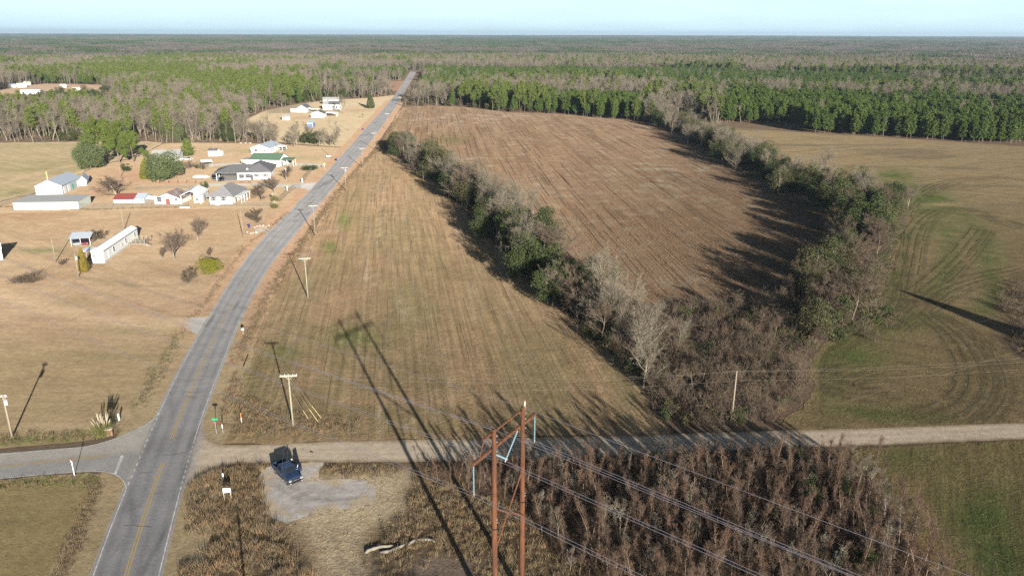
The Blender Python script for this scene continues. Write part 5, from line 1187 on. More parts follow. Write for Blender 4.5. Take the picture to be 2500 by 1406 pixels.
# ------------------------------------------------------------------ buildings
class B:
    """a building set out from three ground points of the photograph: front left, front right, far right"""
    def __init__(s, name, label, A, Bp, Cp, wt, cat='house', group=None, depth=None):
        a, b, c = G(*A), G(*Bp), G(*Cp); u = unit((b - a)[None])[0]; s.W = float(np.linalg.norm(b - a)); n = np.array([-u[1], u[0], 0.])
        s.D = float(abs((c - b) @ n)) if depth is None else depth
        s.h = float(HT(a, *wt)); s.root = empty(name, tuple(a), math.atan2(u[1], u[0]), label, cat, group); s.u, s.n, s.a = u, n, a
    def part(s, name, mb, m, parent=None): return mb.build(name, M[m], parent or s.root)
    def walls(s, m, rise=0.0, ridge='u', mono=0.0, x0=0, x1=None, y0=0, y1=None, h=None):
        x1 = s.W if x1 is None else x1; y1 = s.D if y1 is None else y1; h = h or s.h; mb = MB()
        if ridge == 'v':
            c = (x0 + x1) / 2; p = [(x0, 0), (x1, 0), (x1, h), (c, h + rise), (x0, h)]; mb.prof(p, y0, y1)
        elif ridge == 'u':
            c = (y0 + y1) / 2; p = [(y0, 0), (y1, 0), (y1, h), (c, h + rise), (y0, h)]; k = MB().prof(p, x0, x1); mb.add([(v[1], v[0], v[2]) for v in k.v], k.f)
        elif ridge == 'mono':
            p = [(y0, 0), (y1, 0), (y1, h + mono), (y0, h)]; k = MB().prof(p, x0, x1); mb.add([(v[1], v[0], v[2]) for v in k.v], k.f)
        else: mb.bx(x0, x1, y0, y1, 0, h)
        return s.part('wall', mb, m)
    def roof(s, m, rise, ridge='u', ov=.45, t=.14, x0=0, x1=None, y0=0, y1=None, h=None, mono=0.0, name='roof'):
        x1 = s.W if x1 is None else x1; y1 = s.D if y1 is None else y1; h = (h or s.h) + .05 + t; X0, X1, Y0, Y1 = x0 - ov, x1 + ov, y0 - ov, y1 + ov; mb = MB()
        if ridge == 'u':
            c = (y0 + y1) / 2; k = rise / max(c - y0, .1); e = h - k * ov; z = h + rise
            mb.slab([(X0, Y0, e), (X1, Y0, e), (X1, c, z), (X0, c, z)], t); mb.slab([(X0, c, z), (X1, c, z), (X1, Y1, e), (X0, Y1, e)], t)
        elif ridge == 'v':
            c = (x0 + x1) / 2; k = rise / max(c - x0, .1); e = h - k * ov; z = h + rise
            mb.slab([(X0, Y0, e), (c, Y0, z), (c, Y1, z), (X0, Y1, e)], t); mb.slab([(c, Y0, z), (X1, Y0, e), (X1, Y1, e), (c, Y1, z)], t)
        elif ridge == 'mono':
            k = mono / (y1 - y0); mb.slab([(X0, Y0, h - k * ov), (X1, Y0, h - k * ov), (X1, Y1, h + mono + k * ov), (X0, Y1, h + mono + k * ov)], t)
        else:                                                      # hip
            hw = min(X1 - X0, Y1 - Y0) / 2; z = h + rise
            if X1 - X0 >= Y1 - Y0: r0, r1 = (X0 + hw, (Y0 + Y1) / 2, z), (X1 - hw, (Y0 + Y1) / 2, z)
            else: r0, r1 = ((X0 + X1) / 2, Y0 + hw, z), ((X0 + X1) / 2, Y1 - hw, z)
            a, b, c, d = (X0, Y0, h), (X1, Y0, h), (X1, Y1, h), (X0, Y1, h)
            v = [a, b, c, d, r0, r1] + [(q[0], q[1], q[2] - t) for q in (a, b, c, d)]
            f = [(0, 1, 5, 4), (1, 2, 5), (2, 3, 4, 5), (3, 0, 4)] if X1 - X0 >= Y1 - Y0 else [(0, 1, 4), (1, 2, 5, 4), (2, 3, 5), (3, 0, 4, 5)]
            mb.add(v, f + [(0, 6, 7, 1), (1, 7, 8, 2), (2, 8, 9, 3), (3, 9, 6, 0), (9, 8, 7, 6)])
        return s.part(name, mb, m)
    def fb(s, face, t0, t1, z0, z1, d0, d1):
        mb = MB()
        if face == 'f': mb.bx(t0, t1, -d1, -d0, z0, z1)
        elif face == 'b': mb.bx(t0, t1, s.D + d0, s.D + d1, z0, z1)
        elif face == 'r': mb.bx(s.W + d0, s.W + d1, t0, t1, z0, z1)
        else: mb.bx(-d1, -d0, t0, t1, z0, z1)
        return mb
    def window(s, face, t, z, w=1.0, h=1.2, frame='white', shut=False):
        f = s.part('window', s.fb(face, t - w / 2 - .08, t + w / 2 + .08, z - .08, z + h + .08, .002, .05), frame)
        s.part('pane', s.fb(face, t - w / 2, t + w / 2, z, z + h, .055, .07), 'glass', f); k = s.fb(face, t - w / 2, t + w / 2, z + h / 2 - .03, z + h / 2 + .03, .075, .09)
        s.part('sash_bar', k, frame, f)
        if shut:
            for q in (-1, 1): s.part('shutter', s.fb(face, t + q * (w / 2 + .3) - .2, t + q * (w / 2 + .3) + .2, z - .05, z + h + .05, .002, .04), 'shutter')
    def door(s, face, t, w=1.0, h=2.1, m='white', z=0.0):
        d = s.part('door', s.fb(face, t - w / 2, t + w / 2, z + .02, z + h, .002, .06), m); s.part('handle', s.fb(face, t + w / 2 - .18, t + w / 2 - .1, z + 1.0, z + 1.1, .062, .1), 'steel', d)
    def trim(s, m='white'):
        mb = MB()
        for x in (0, s.W): mb.box((x, -.005, s.h / 2), (.22, .1, s.h))
        s.part('corner_trim', mb, m)
    def posts(s, pts, z, m='white', r=.09, name='post'):
        for x, y in pts: s.part(name, MB().box((x, y, z / 2), (r * 2, r * 2, z)), m)

b = B('storage_shed', 'long low metal shed with cream front wall and grey roof at the fence corner', (36, 513.5), (192.3, 511.5), (212.8, 497.2), (31, 495.5), 'shed')
b.walls('cream', ridge='mono', mono=.5); b.roof('roof_pale', 0, 'mono', .12, .1, mono=.5); b.trim()
b.part('girt', b.fb('f', .1, b.W - .1, b.h * .48, b.h * .52, .002, .05), 'bluegrey')
b = B('barn', 'blue grey gabled barn with white doors along its long side', (90, 476.2), (153.1, 474.8), (208.3, 452.3), (87.8, 455), 'barn')
b.walls('bluegrey', 2.0, 'v'); b.roof('roof_metal', 2.0, 'v', .3, .12); b.trim()
b.part('gable_panel', MB().prof([(.4, b.h + .1), (b.W - .4, b.h + .1), (b.W / 2, b.h + 1.75)], -.06, -.002), 'white')
for t in (.06, .26, .74): b.door('r', b.D * t + 1.6, 2.4, b.h * .8)
b.door('r', b.D * .45 + 1.4, .9, 2.1, 'sign_green'); b.part('vent_pipe', MB().tube([(b.W * .3, b.D * .25, b.h), (b.W * .3, b.D * .25, b.h + 4.6)], .16, 8), 'yellowpipe')
b = B('garage', 'lower blue roofed garage with white bay doors joined behind the barn', (196, 454), (212, 453), (236, 443.2), (196, 440), 'garage')
b.walls('white', 1.3, 'v'); b.roof('roof_metal', 1.3, 'v', .5, .12)
for t in (.18, .5, .8): b.door('r', b.D * t, 3.0, b.h * .75, 'white_metal')
b.part('red_door', b.fb('r', .1, .9, .1, 2.4, .002, .08), 'sign_red')
b = B('shed', 'shed with a half red and half torn silver roof behind the front fence', (279.6, 496.8), (351.8, 496.2), (363, 493), (281, 487), 'shed', depth=7)
b.walls('bluegrey', ridge='u', rise=1.3); b.roof('roof_red', 1.3, 'u', .3, .1, x1=b.W * .66); b.roof('roof_metal', 1.3, 'u', .25, .1, x0=b.W * .69, x1=b.W); b.trim()
k = MB().slab([(b.W + .1, 1, b.h - .1), (b.W + 5, .5, b.h - .5), (b.W + 5, 4.5, b.h - .1), (b.W + .1, 4.5, b.h + .4)], .08); b.part('lean_to_roof', k, 'white_metal'); b.posts([(b.W + 4.7, .8), (b.W + 4.7, 4.2)], b.h - .6, 'wood')
b = B('cottage', 'white gabled cottage with a rusty patched metal roof', (378.3, 499), (443.7, 499), (462, 487), (378, 485.5), depth=9)
b.walls('white', 1.9, 'v'); b.roof('roof_rust', 1.9, 'v', .4, .12); b.door('f', b.W * .5, 1.4, 2.0, 'roof_red'); b.window('f', b.W * .82, 1.2, 1.1, .9); b.window('f', b.W * .19, 1.0, 1.6, 1.5)
b = B('porch_house', 'small white house with pale metal roof and open porch between cottage and hip roofed house', (471.7, 497), (494, 496.4), (515, 483), (455.5, 483), depth=10)
b.h = 3.0; b.walls('white', 1.1, 'v', y0=1.5); b.roof('white_metal', 1.5, 'v', .3, .12, x0=-3.6, x1=b.W, y0=-1.2); b.posts([(-3.5, -1), (-3.5, 3), (-3.5, 7), (b.W - .2, -1)], b.h - .1)
b.door('r', 4.5, 1.0, 2.1, 'shutter'); b.window('f', b.W * .5, 1.1, .9, .9)
b = B('hip_house', 'white house with a grey pyramid hip roof and columned side porch by the front fence', (513.4, 499.3), (567.8, 499.3), (601, 474.6), (512, 480.5), depth=14)
b.walls('white', 0, 'flat'); b.roof('roof_grey', 2.9, 'hip', .9, .2); b.window('f', b.W * .18, 1.3, 1.1, 1.3, shut=True); b.window('f', b.W * .62, 1.3, 1.1, 1.3, shut=True)
b.part('porch_roof', MB().bx(b.W + .95, b.W + 3.0, 1, 11, b.h - .15, b.h + .05), 'white'); b.posts([(b.W + 2.7, q) for q in (1.5, 4.5, 7.5, 10.5)], b.h - .2); b.door('r', 4, 1, 2.1, 'shutter'); b.window('r', 7.5, 1.2, 1.0, 1.2)
b.part('step', MB().bx(b.W * .3, b.W * .5, -1.6, -.05, 0, .5), 'white')
b = B('ranch_house', 'long white ranch house with dark grey hip roof and a carport at one end', (580, 439.6), (661, 437.4), (687, 417), (578, 422.4), depth=11.5)
b.walls('white', 0, 'flat'); xl_ = -(G(580, 439.6) - G(532, 437))@b.u * -1
xl_ = -abs(xl_); b.roof('roof_dark', 2.3, 'hip', .7, .2, x0=xl_); b.part('wing', MB().bx(b.W - 9, b.W - .2, 11.5, 16, 0, b.h), 'white'); b.roof('roof_dark', 2.9, 'hip', .7, .2, x0=b.W - 10, x1=b.W + .1, y0=.1, y1=17, name='cross_roof')
b.posts([(xl_ + .3, .2), (xl_ + .3, 5.5), (xl_ + .3, 11)], b.h); b.part('carport_slab', MB().bx(xl_ - 1, -.02, -2, 11.5, .0, .06), 'concrete'); b.part('carport_wall', MB().bx(xl_, -.1, 11.3, 11.5, 0, b.h), 'white')
for t in (.05, .10, .15, .24, .29, .34): b.window('f', b.W * t + .4, .7, .8, 1.5)
b.window('f', b.W * .58, 1.2, 1.2, 1.1, shut=True); b.window('f', b.W * .84, 1.2, 1.3, 1.1, shut=True); b.door('f', b.W * .44, 1, 2.1, 'shutter'); b.window('r', 4, 1.0, 1, 1.4); b.window('r', 8, 1.0, 1, 1.4)
b.part('satellite_dish', MB().disc((4, 1.2, b.h + 1.2), (0, -1, .5), .38, .05, 12), 'white')
b = B('green_roof_house', 'white house with a green metal roof and small porch behind the ranch house', (611, 405.5), (683, 407.5), (692, 399), (609, 389.6), depth=10)
b.walls('white', 2.2, 'u'); b.roof('roof_green', 2.2, 'u', .3, .12); b.part('annex_wall', MB().bx(-4.6, -.05, 1, 6, 0, 2.6), 'white'); b.part('annex_roof', MB().slab([(-5, .5, 2.6), (0, .5, 3.1), (0, 6.5, 3.1), (-5, 6.5, 2.6)], .1), 'roof_pale')
b.part('porch_roof', MB().slab([(b.W + .35, 1.2, 3.0), (b.W + 6, 1.2, 3.0), (b.W + 6, 4.2, 3.7), (b.W + .35, 4.2, 3.7)], .12), 'roof_green'); b.posts([(b.W + 5.8, 1.4), (b.W + 5.8, 4), (b.W + 3, 1.4)], 2.9); b.door('r', 2.6, 1.0, 2.1, 'shutter')
b = B('gable_house', 'white gabled house with grey roof and dark side porch farthest up the yards', (613.3, 376.2), (656.8, 377), (682, 364.6), (612, 361.5), depth=15)
b.walls('white', 1.6, 'v'); b.roof('roof_metal', 1.6, 'v', .4, .14); b.window('f', b.W * .28, 1.2, 1.4, 1.2); b.window('f', b.W * .75, 1.2, .8, 1.2); b.window('r', 3, 1.2, .9, 1.2); b.window('r', 6, 1.2, .9, 1.2)
b.part('porch_roof', MB().slab([(b.W + .5, 9, b.h - .2), (b.W + 3.4, 9, b.h - .7), (b.W + 3.4, 15, b.h - .7), (b.W + .5, 15, b.h - .2)], .12), 'white_metal'); b.posts([(b.W + 3.2, 9.2), (b.W + 3.2, 14.8)], b.h - .8); b.part('porch_floor', MB().bx(b.W + .05, b.W + 3.4, 9, 15, 0, .5), 'wood')
b = B('garden_shed', 'small white shed with dark roof alone on the back lawn', (509, 382), (530, 382), (534, 378), (507.5, 369), 'shed', depth=5)
b.walls('white', .9, 'u'); b.roof('roof_dark', .9, 'u', .25, .1); b.door('f', b.W * .75, 1.2, 2.0); b.part('lean_to', MB().bx(b.W + .05, b.W + 1.8, 1.2, 4, 0, 2.2), 'white')
b = B('gable_house', 'white gabled house with grey roof half hidden behind the big green oak', (372, 398), (437, 396), (438, 386), (372, 384), depth=12)
b.walls('white', 2.2, 'u'); b.roof('roof_pale', 2.2, 'u', .5, .14); b.window('f', b.W * .8, 1, 1.2, 1.2); b.door('r', 5, 1, 2.1)
b = B('carport', 'low white tarpaulin carport on the gravel drive', (494, 409), (519, 407), (524, 401), (494, 404), 'carport', depth=5)
b.roof('white_metal', .6, 'u', .2, .08, h=2.2); b.posts([(.1, .1), (b.W - .1, .1), (.1, 4.9), (b.W - .1, 4.9)], 2.2, 'steel', .05)
# mobile home and its porches
b = B('mobile_home', 'long white mobile home standing on the brown lawn', (226.5, 643.2), (256, 642.4), (342, 583.5), (221, 614), 'mobile home')
b.walls('white', .75, 'v'); b.roof('white_metal', .75, 'v', .15, .08)
for t, w, hh in ((.27, .8, 1.3), (.50, .6, .6), (.62, .7, 1.3), (.90, .7, 1.2)): b.window('r', b.D * t, 1.3, w, hh, 'white')
b.window('f', b.W * .22, 1.7, .7, .6); b.door('r', b.D * .14, .85, 1.9, 'white', .6); b.part('skirting', b.fb('r', .05, b.D - .05, .02, .55, .002, .03), 'cream')
b.part('eave_gutter', b.fb('r', -.1, b.D + .1, b.h - .12, b.h - .02, .155, .21), 'shutter'); b.part('end_porch_roof', MB().slab([(-4.4, 3.2, 2.3), (-.05, 3.2, 2.7), (-.05, 7.2, 2.7), (-4.4, 7.2, 2.3)], .08), 'white_metal'); b.posts([(-4.2, 3.4), (-4.2, 7.0)], 2.25, 'steel', .05)
k = MB(); x0, y0, x1, y1 = b.W + .05, b.D * .66, b.W + 4.6, b.D * .86
b.part('deck', MB().bx(x0, x1, y0, y1, .55, .7), 'wood')
for q in np.linspace(x0, x1, 5): k.box((q, y0, 1.2), (.1, .1, 1.1)).box((q, y1, 1.2), (.1, .1, 1.1))
k.bx(x0, x1, y0 - .04, y0 + .04, 1.6, 1.7).bx(x0, x1, y1 - .04, y1 + .04, 1.6, 1.7).bx(x1 - .04, x1 + .04, y0, y1, 1.6, 1.7).bx(x0, x1, y0 - .03, y0 + .03, 1.1, 1.17)
b.part('railing', k, 'wood'); k = MB()
for i in range(4): k.bx(x1 + .02 + i * .35, x1 + .36 + i * .35, y0 + .3, y0 + 1.8, 0, .56 - i * .14)
b.part('stairs', k, 'wood')
for q in ((x0 + .4, y0 + .3), (x1 - .3, y0 + .3), (x0 + .4, y1 - .3), (x1 - .3, y1 - .3)): b.part('deck_post', MB().box((q[0], q[1], .27), (.15, .15, .54)), 'wood')
b = B('metal_carport', 'grey metal carport sheltering two cars behind the mobile home', (174, 602), (222, 600), (240, 585), (172, 588), 'carport', depth=6.2)
b.roof('roof_metal', .9, 'u', .25, .06, h=2.3); b.posts([(.1, .1), (b.W * .5, .1), (b.W - .1, .1), (.1, 6.1), (b.W - .1, 6.1)], 2.3, 'white', .05)
b = B('barn_shed', 'white gambrel roofed garden shed cut by the photo edge with paned double door', (-34, 640), (8, 634.5), (22.6, 627.5), (7, 613), 'shed')
k = MB(); hh = b.h; k.bx(0, b.W, 0, b.D, 0, hh); b.part('wall', k, 'white'); c = b.D / 2
pr = [(-.15, hh), (c * .45, hh + .95), (c, hh + 1.35), (b.D - c * .45, hh + .95), (b.D + .15, hh)]
kk = MB().prof(pr, -.15, b.W + .15); b.part('roof', MB().add([(v[1], v[0], v[2] + .01) for v in kk.v], kk.f), 'white_metal')
d = b.part('double_door', b.fb('r', c - .95, c + .95, .1, 2.0, .002, .04), 'white')
for q in (-.93, 0, .93): b.part('door_bar', b.fb('r', c + q - .04, c + q + .04, .1, 2.0, .045, .07), 'shutter', d)
for q in (.12, .75, 1.35, 1.97): b.part('door_bar', b.fb('r', c - .95, c + .95, q - .03, q + .03, .045, .071), 'shutter', d)
# the farmstead up the road
b = B('farm_house', 'two storey white house with grey roof at the back of the farmstead', (789.5, 256), (827.5, 255.5), (833, 251), (789, 244.8), depth=10); b.walls('white', 1.5, 'u'); b.roof('roof_pale', 1.8, 'u', .5, .15); b.window('f', b.W * .3, 3, 1.2, 1.2); b.window('f', b.W * .7, 3, 1.2, 1.2)
b = B('farm_house', 'greyish white farm house with dark cross roof facing the road', (788.5, 268), (829, 268), (834, 262), (789, 255.5), depth=11); b.walls('white', 2.0, 'u'); b.roof('roof_dark', 2.0, 'u', .3, .15, x0=b.W * .35, x1=b.W); b.roof('roof_pale', 2.0, 'u', .3, .15, x1=b.W * .34)
for t in (.15, .35, .6, .85): b.window('f', b.W * t, 1.3, 1.0, 1.3)
b.part('porch_floor', MB().bx(b.W * .7, b.W + 2, -3, -.05, 0, .5), 'concrete')
b = B('gable_house', 'small white gabled house with dark roof left of the farm poles', (725.6, 275), (749.5, 275), (758, 270), (726, 264.5), depth=14); b.walls('white', 2.0, 'v'); b.roof('roof_dark', 2.0, 'v', .3, .14); b.window('f', b.W * .3, 1, 1, 1.2); b.part('side_room', MB().bx(-5, -.05, 1, 4, 0, 2.6), 'white'); b.part('car_shelter', MB().bx(b.W + .05, b.W + 8, 2, 8, 2.2, 2.4), 'white_metal'); b.posts([(b.W + 7.8, 2.2), (b.W + 7.8, 7.8)], 2.2)
b = B('farm_garage', 'white garage with dark roof nearest the road in the farmstead', (759.5, 288), (791, 288), (796, 283), (759, 278), 'garage', depth=10); b.walls('white', 1.8, 'v'); b.roof('roof_dark', 1.8, 'v', .3, .14); b.part('lean_to_roof', MB().slab([(b.W + .3, 5, 3), (b.W + 8, 5, 2.6), (b.W + 8, 11, 2.9), (b.W + .3, 11, 3.3)], .12), 'white_metal'); b.posts([(b.W + 7.8, 5.3), (b.W + 7.8, 10.7)], 2.6); b.door('f', b.W * .5, 3, 2.4, 'white_metal')
b = B('shed', 'small white shed with pale roof beside the leaning farm pole', (689, 294), (708, 293.5), (715.5, 290), (689, 287), 'shed', depth=8); b.walls('white', 1.2, 'u'); b.roof('roof_pale', 1.4, 'u', .2, .1); b.part('opening_shade_panel', b.fb('r', 1, 5, .1, 2.2, .002, .04), 'shutter'); b.door('f', b.W * .25, 1, 1.9, 'shutter')  # dark panel on the wall stands in for the shaded inside of the opening
b = B('blue_shed', 'blue shed with white trim and window in front of the farmstead', (750.5, 311), (764, 311), (769, 307), (751, 301), 'shed', depth=6); b.walls('blue_shed', 1.4, 'v'); b.roof('roof_metal', 1.5, 'v', .2, .1); b.trim(); b.window('f', b.W * .5, 1.0, 1.0, 1.3); b.part('trim_band', b.fb('f', 0, b.W, b.h - .2, b.h, .002, .05), 'white')
for i, (nm, A, Bp, hh, lb, rm) in enumerate([('mobile_home', (50, 232), (104, 231), 3.3, 'long white mobile home in the clearing among the pines', 'white_metal'), ('mobile_home', (46, 214.5), (66, 213.5), 3.4, 'short white mobile home at the back of the clearing among the pines', 'white_metal'),
        ('shed', (28, 215), (40, 214.5), 3.0, 'bluish shed at the edge of the clearing among the pines', 'roof_metal'), ('shed', (68, 209), (76, 208.5), 3.4, 'small cream shed behind the short white mobile home', 'cream'), ('shed', (152, 214.5), (163, 214), 2.6, 'small pinkish shed among the pine trunks', 'cream'), ('shed', (178, 223), (196, 222.5), 2.2, 'low white shed under the tall pines', 'white_metal'),
        ('house', (398, 146), (420, 146), 5, 'tiny white house far off among the trees on the skyline side', 'roof_pale'), ('house', (540, 149), (562, 149), 4.5, 'tiny pale house far off beside the dark trees', 'roof_pale'), ('house', (605, 149), (628, 149), 4.5, 'tiny pale house at the end of the far tree row', 'roof_pale')]):
    b = B(nm, lb, A, Bp, Bp, A, nm.replace('_', ' '), depth=5 if 'mobile' in nm else 7); b.h = hh; b.walls('cream' if 'cream' in lb else ('bluegrey' if 'bluish' in lb else 'white'), .9, 'u'); b.roof(rm, 1.0, 'u', .3, .14)
    if i < 1: [b.window('f', b.W * t, 1.2, 1.0, 1.1) for t in (.15, .4, .6, .85)]

# ------------------------------------------------------------------ poles and wires
WIRE_ENDS = {}
def upole(key, x, y, yt, label, arm=0.0, m='pole_wood', r=.15, az=.12, double=False, trans=False, group=None, name='utility_pole', cat='utility pole'):
    bpos = G(x, y); h = float(HT(bpos, x, yt)); o = empty(name, tuple(bpos), az, label, cat, group)
    MB().tube([(0, 0, -.1), (0, 0, h * .5), (0, 0, h)], [r, r * .85, r * .68], 8).build('pole', M[m], o, True)
    ends = [(0, 0, h)]
    if arm:
        z = h - .35
        for q in ((-.14, .14) if double else (.14,)): MB().box((0, q, z), (arm * 2, .1, .13)).build('crossarm', M['crossarm'], o)
        for sx in (-1, 1): MB().tube([(sx * arm * .5, .16, z - .06), (0, .13, z - .75)], .025, 4).build('brace', M['crossarm'], o)
        for sx in (-1, -.45, .55, 1): MB().tube([(sx * (arm - .1), 0, z + .06), (sx * (arm - .1), 0, z + .16), (sx * (arm - .1), 0, z + .17), (sx * (arm - .1), 0, z + .3)], [.02, .02, .06, .035], 6).build('insulator', M['porcelain'], o)
        ends = [(sx * (arm - .1), 0, z + .3) for sx in (-1, .55, 1)] + [(0, .1, h - 2.0)]
    if trans:
        MB().tube([(.3, -.1, h - 1.6), (.3, -.1, h - .85)], .2, 10).build('transformer', M['porcelain'], o)
    MR = Matrix.Rotation(az, 3, 'Z'); WIRE_ENDS[key] = [tuple(Vector(bpos) + MR @ Vector(e)) for e in ends]; return o, h
RP = [(716, 1040, 912), (752, 728, 628), (770, 577, 500), (845, 467, 408), (886, 410, 361), (915, 366, 324), (947, 317, 277), (978, 267, 237)]
ORD = ['with double crossarm and three guy wires at the dirt road corner', 'second up the paved road, in the mown field edge', 'third up the paved road, standing at the weedy ditch bank', 'fourth up the paved road, opposite the ranch house drive', 'fifth up the paved road, where the mown field narrows', 'sixth up the paved road, next to the first bare hedgerow tree', 'seventh up the paved road, opposite the farmstead poles', 'farthest up the paved road, before the pines close in']
for i, (x, y, yt) in enumerate(RP): upole('r%d' % i, x, y, yt, ('greenish utility pole ' if i < 2 else 'pale wooden utility pole ') + ORD[i], 1.25, 'pole_green' if i < 2 else 'pole_wood', .15 if i < 4 else .16, .12 + .05 * (i > 0), i == 0, trans=i in (3,))
upole('l0', 30, 1067, 963, 'pale utility pole by the side road at the edge of the brown lawn', .5, r=.16, trans=True)
upole('m0', 1787, 1018, 905, 'brown wooden pole without crossarm in the thicket by the dirt road', 0, r=.13)
SP = [('a', 136, 640, 579, 'thin pale service pole in front of the metal carport'), ('b', 192, 676, 618, 'service pole leaning behind the yellow columnar conifer'), ('c', 303, 563, 512, 'service pole right behind the mobile home'), ('d', 594, 580, 514, 'service pole beside the blue bin and driveway stones'),
      ('e', 295, 432, 404, 'service pole behind the twiggy shrubs of the big yard'), ('f', 524, 382, 346, 'thin service pole beside the small white shed'), ('g', 680, 377, 344, 'white pole at the porch of the farthest gabled house'), ('h', 698, 354, 317, 'grey pole at the wood edge behind the farthest gabled house'),
      ('i', 689, 294, 264, 'pole beside the small white shed of the farmstead'), ('j', 757.5, 276, 244, 'taller pole in the middle of the farmstead'), ('k', 770, 269, 244, 'second pole behind the taller farmstead pole'), ('l', 851, 320, 289, 'pole on the open grass between farmstead and road'), ('n', 810, 386, 345, 'thin pole beside the white yard cart near the road')]
for k_, x, y, yt, lb in SP: upole('s' + k_, x, y, yt, lb, 0, r=.12, name='service_pole', trans=k_ == 'b')
# a pole standing just below the picture carries the line that passes over the pickup
q = G2(578, 1222) - SHD * 9.2 / math.tan(SUN_EL); xq, yq = PX(*q); o_ = empty('utility_pole', (q[0], q[1], 0), .1, 'utility pole just outside the view whose shadow lies across the weeds', 'utility pole')
MB().tube([(0, 0, -.1), (0, 0, 9.2)], [.16, .11], 8).build('pole', M['pole_wood'], o_, True); MB().box((0, .14, 8.9), (2.4, .1, .13)).build('crossarm', M['crossarm'], o_); WIRE_ENDS['x'] = [(q[0] + sx, q[1], 9.1) for sx in (-1, .55, 1)] + [(q[0], q[1], 7.2)]
def cat_pts(p, q, sag, n=14):
    p, q = np.array(p), np.array(q); t = np.linspace(0, 1, n)[:, None]; w = p * (1 - t) + q * t; w[:, 2] -= (4 * sag * t * (1 - t))[:, 0]; return w
def wire(name, runs, r, m, label, group, n=4, cat='power line'):
    mb = MB()
    for p in runs: mb.tube([tuple(v) for v in p], r, n, False)
    o = mb.build(name, M[m], None); return tag(o, label, cat, group)
for k in range(4):
    runs = [cat_pts(WIRE_ENDS['r%d' % i][k], WIRE_ENDS['r%d' % (i + 1)][k], .9) for i in range(7)]
    wire('overhead_wire', runs, .008, 'wire_tan', 'thin overhead wire strung pole to pole along the paved road', 'wires along the paved road')
for k, (dx, zz) in enumerate(((-.9, 0), (.9, 0), (0, -1.6))):
    e = np.array(WIRE_ENDS['r0'][1]); a = np.array(WIRE_ENDS['l0'][0]) + [0, dx, zz]; mfar = np.array(WIRE_ENDS['m0'][0]) + [0, dx * .1, min(zz, -.05)]
    runs = [cat_pts(a, e + [0, dx, zz], .7), cat_pts(e + [0, dx, zz], mfar, 1.4), cat_pts(mfar, G(2700, 985) + [0, dx, 9.2 + zz], .9), cat_pts(a, a + [-45, -4, 0], .8)]
    wire('overhead_wire', runs, .008, 'wire_tan', 'tan overhead wire running along the dirt road past the double crossarm pole', 'wires along the dirt road')
for k in range(3):
    wire('overhead_wire', [cat_pts(WIRE_ENDS['r0'][k], WIRE_ENDS['x'][k], .5)], .012, 'wire', 'grey overhead wire passing above the parked pickup', 'wires above the pickup')
for k, (gx_, gy_) in enumerate(((754.5, 1024.5), (778, 1031), (787, 1023))):
    p0 = np.array(WIRE_ENDS['r0'][3]) + [0, 0, (-.6, 1.0, 1.5)[k]]; g_ = G(gx_, gy_); o = empty('guy_wire', tuple(g_), 0, 'guy wire of the corner pole with yellow guard, ' + ('nearest the pole', 'middle one of three', 'farthest from the pole')[k], 'guy wire')
    v = p0 - g_; MB().tube([(0, 0, 0), tuple(v)], .014, 4).build('strand', M['wire_tan'], o); MB().tube([tuple(v * .02), tuple(v * .32)], .035, 6).build('guard', M['yellowpipe'], o)
# transmission line: weathering steel H frame
HP = 22.0; pa = G(1206, 1048, HP); pb = G(1277, 993, HP); u_ = unit(((pb - pa) * [1, 1, 0])[None])[0]; sep = float(np.linalg.norm((pb - pa)[:2])); w_ = np.array([u_[1], -u_[0], 0]); mid = (pa + pb) / 2 * [1, 1, 0]
tw = empty('transmission_tower', tuple(mid), math.atan2(u_[1], u_[0]), 'rust coloured steel H frame tower with glass insulators above the young wood', 'power pylon')
def loc(x, z, y=0.0): return (x, y, z)
zl = HT(np.array(pa) * [1, 1, 0], 1207, 1099); zr = HT(np.array(pb) * [1, 1, 0], 1278, 1043); ZA = float((zl + zr) / 2); s2 = sep / 2
for sx in (-1, 1):
    p = MB().tube([(sx * s2, 0, -.2), (sx * s2, 0, 9), (sx * s2, 0, HP)], [.33, .28, .19], 14).build('pole', M['corten'], tw, True)
    k = MB()
    for z in (HP - .6, HP - 1.2, ZA, 12.5, 12.2): k.box((sx * s2, -.30, z), (.09, .08, .12))
    k.build('bolt_plates', M['steel'], p)
    MB().tube([(sx * s2, 0, HP * .52), (sx * s2, 0, HP * .52 + .06)], .36, 14).build('flange', M['black'], p)
AE = s2 + 3.0
MB().box((0, .32, ZA), (2 * AE, .22, .34)).build('main_crossarm', M['corten'], tw)
MB().box((-.5, .28, HP - .5), (sep + 1.9, .12, .16)).build('upper_crossarm', M['corten'], tw)
MB().tube([(-s2 - 1.2, .28, HP - .55), (-AE + 1.1, .32, ZA + .15)], .06, 6).build('arm_brace', M['corten'], tw)
zb1, zb2 = ZA - 6.2, ZA - 10.0
MB().tube([(-s2, -.25, zb1), (s2, -.25, zb2)], .11, 6).build('cross_brace', M['corten'], tw); MB().tube([(s2, .1, zb1 + 1.2), (-s2, .1, zb2 - 1.5)], .08, 6).build('cross_brace', M['corten'], tw)
MB().tube([(s2 + .2, 0, HP - .1), (s2 + .35, 0, HP + .5), (s2 + .42, 0, HP + .3), (s2 + .3, 0, HP - 1.0)], .03, 5).build('ground_lead', M['crossarm'], tw)
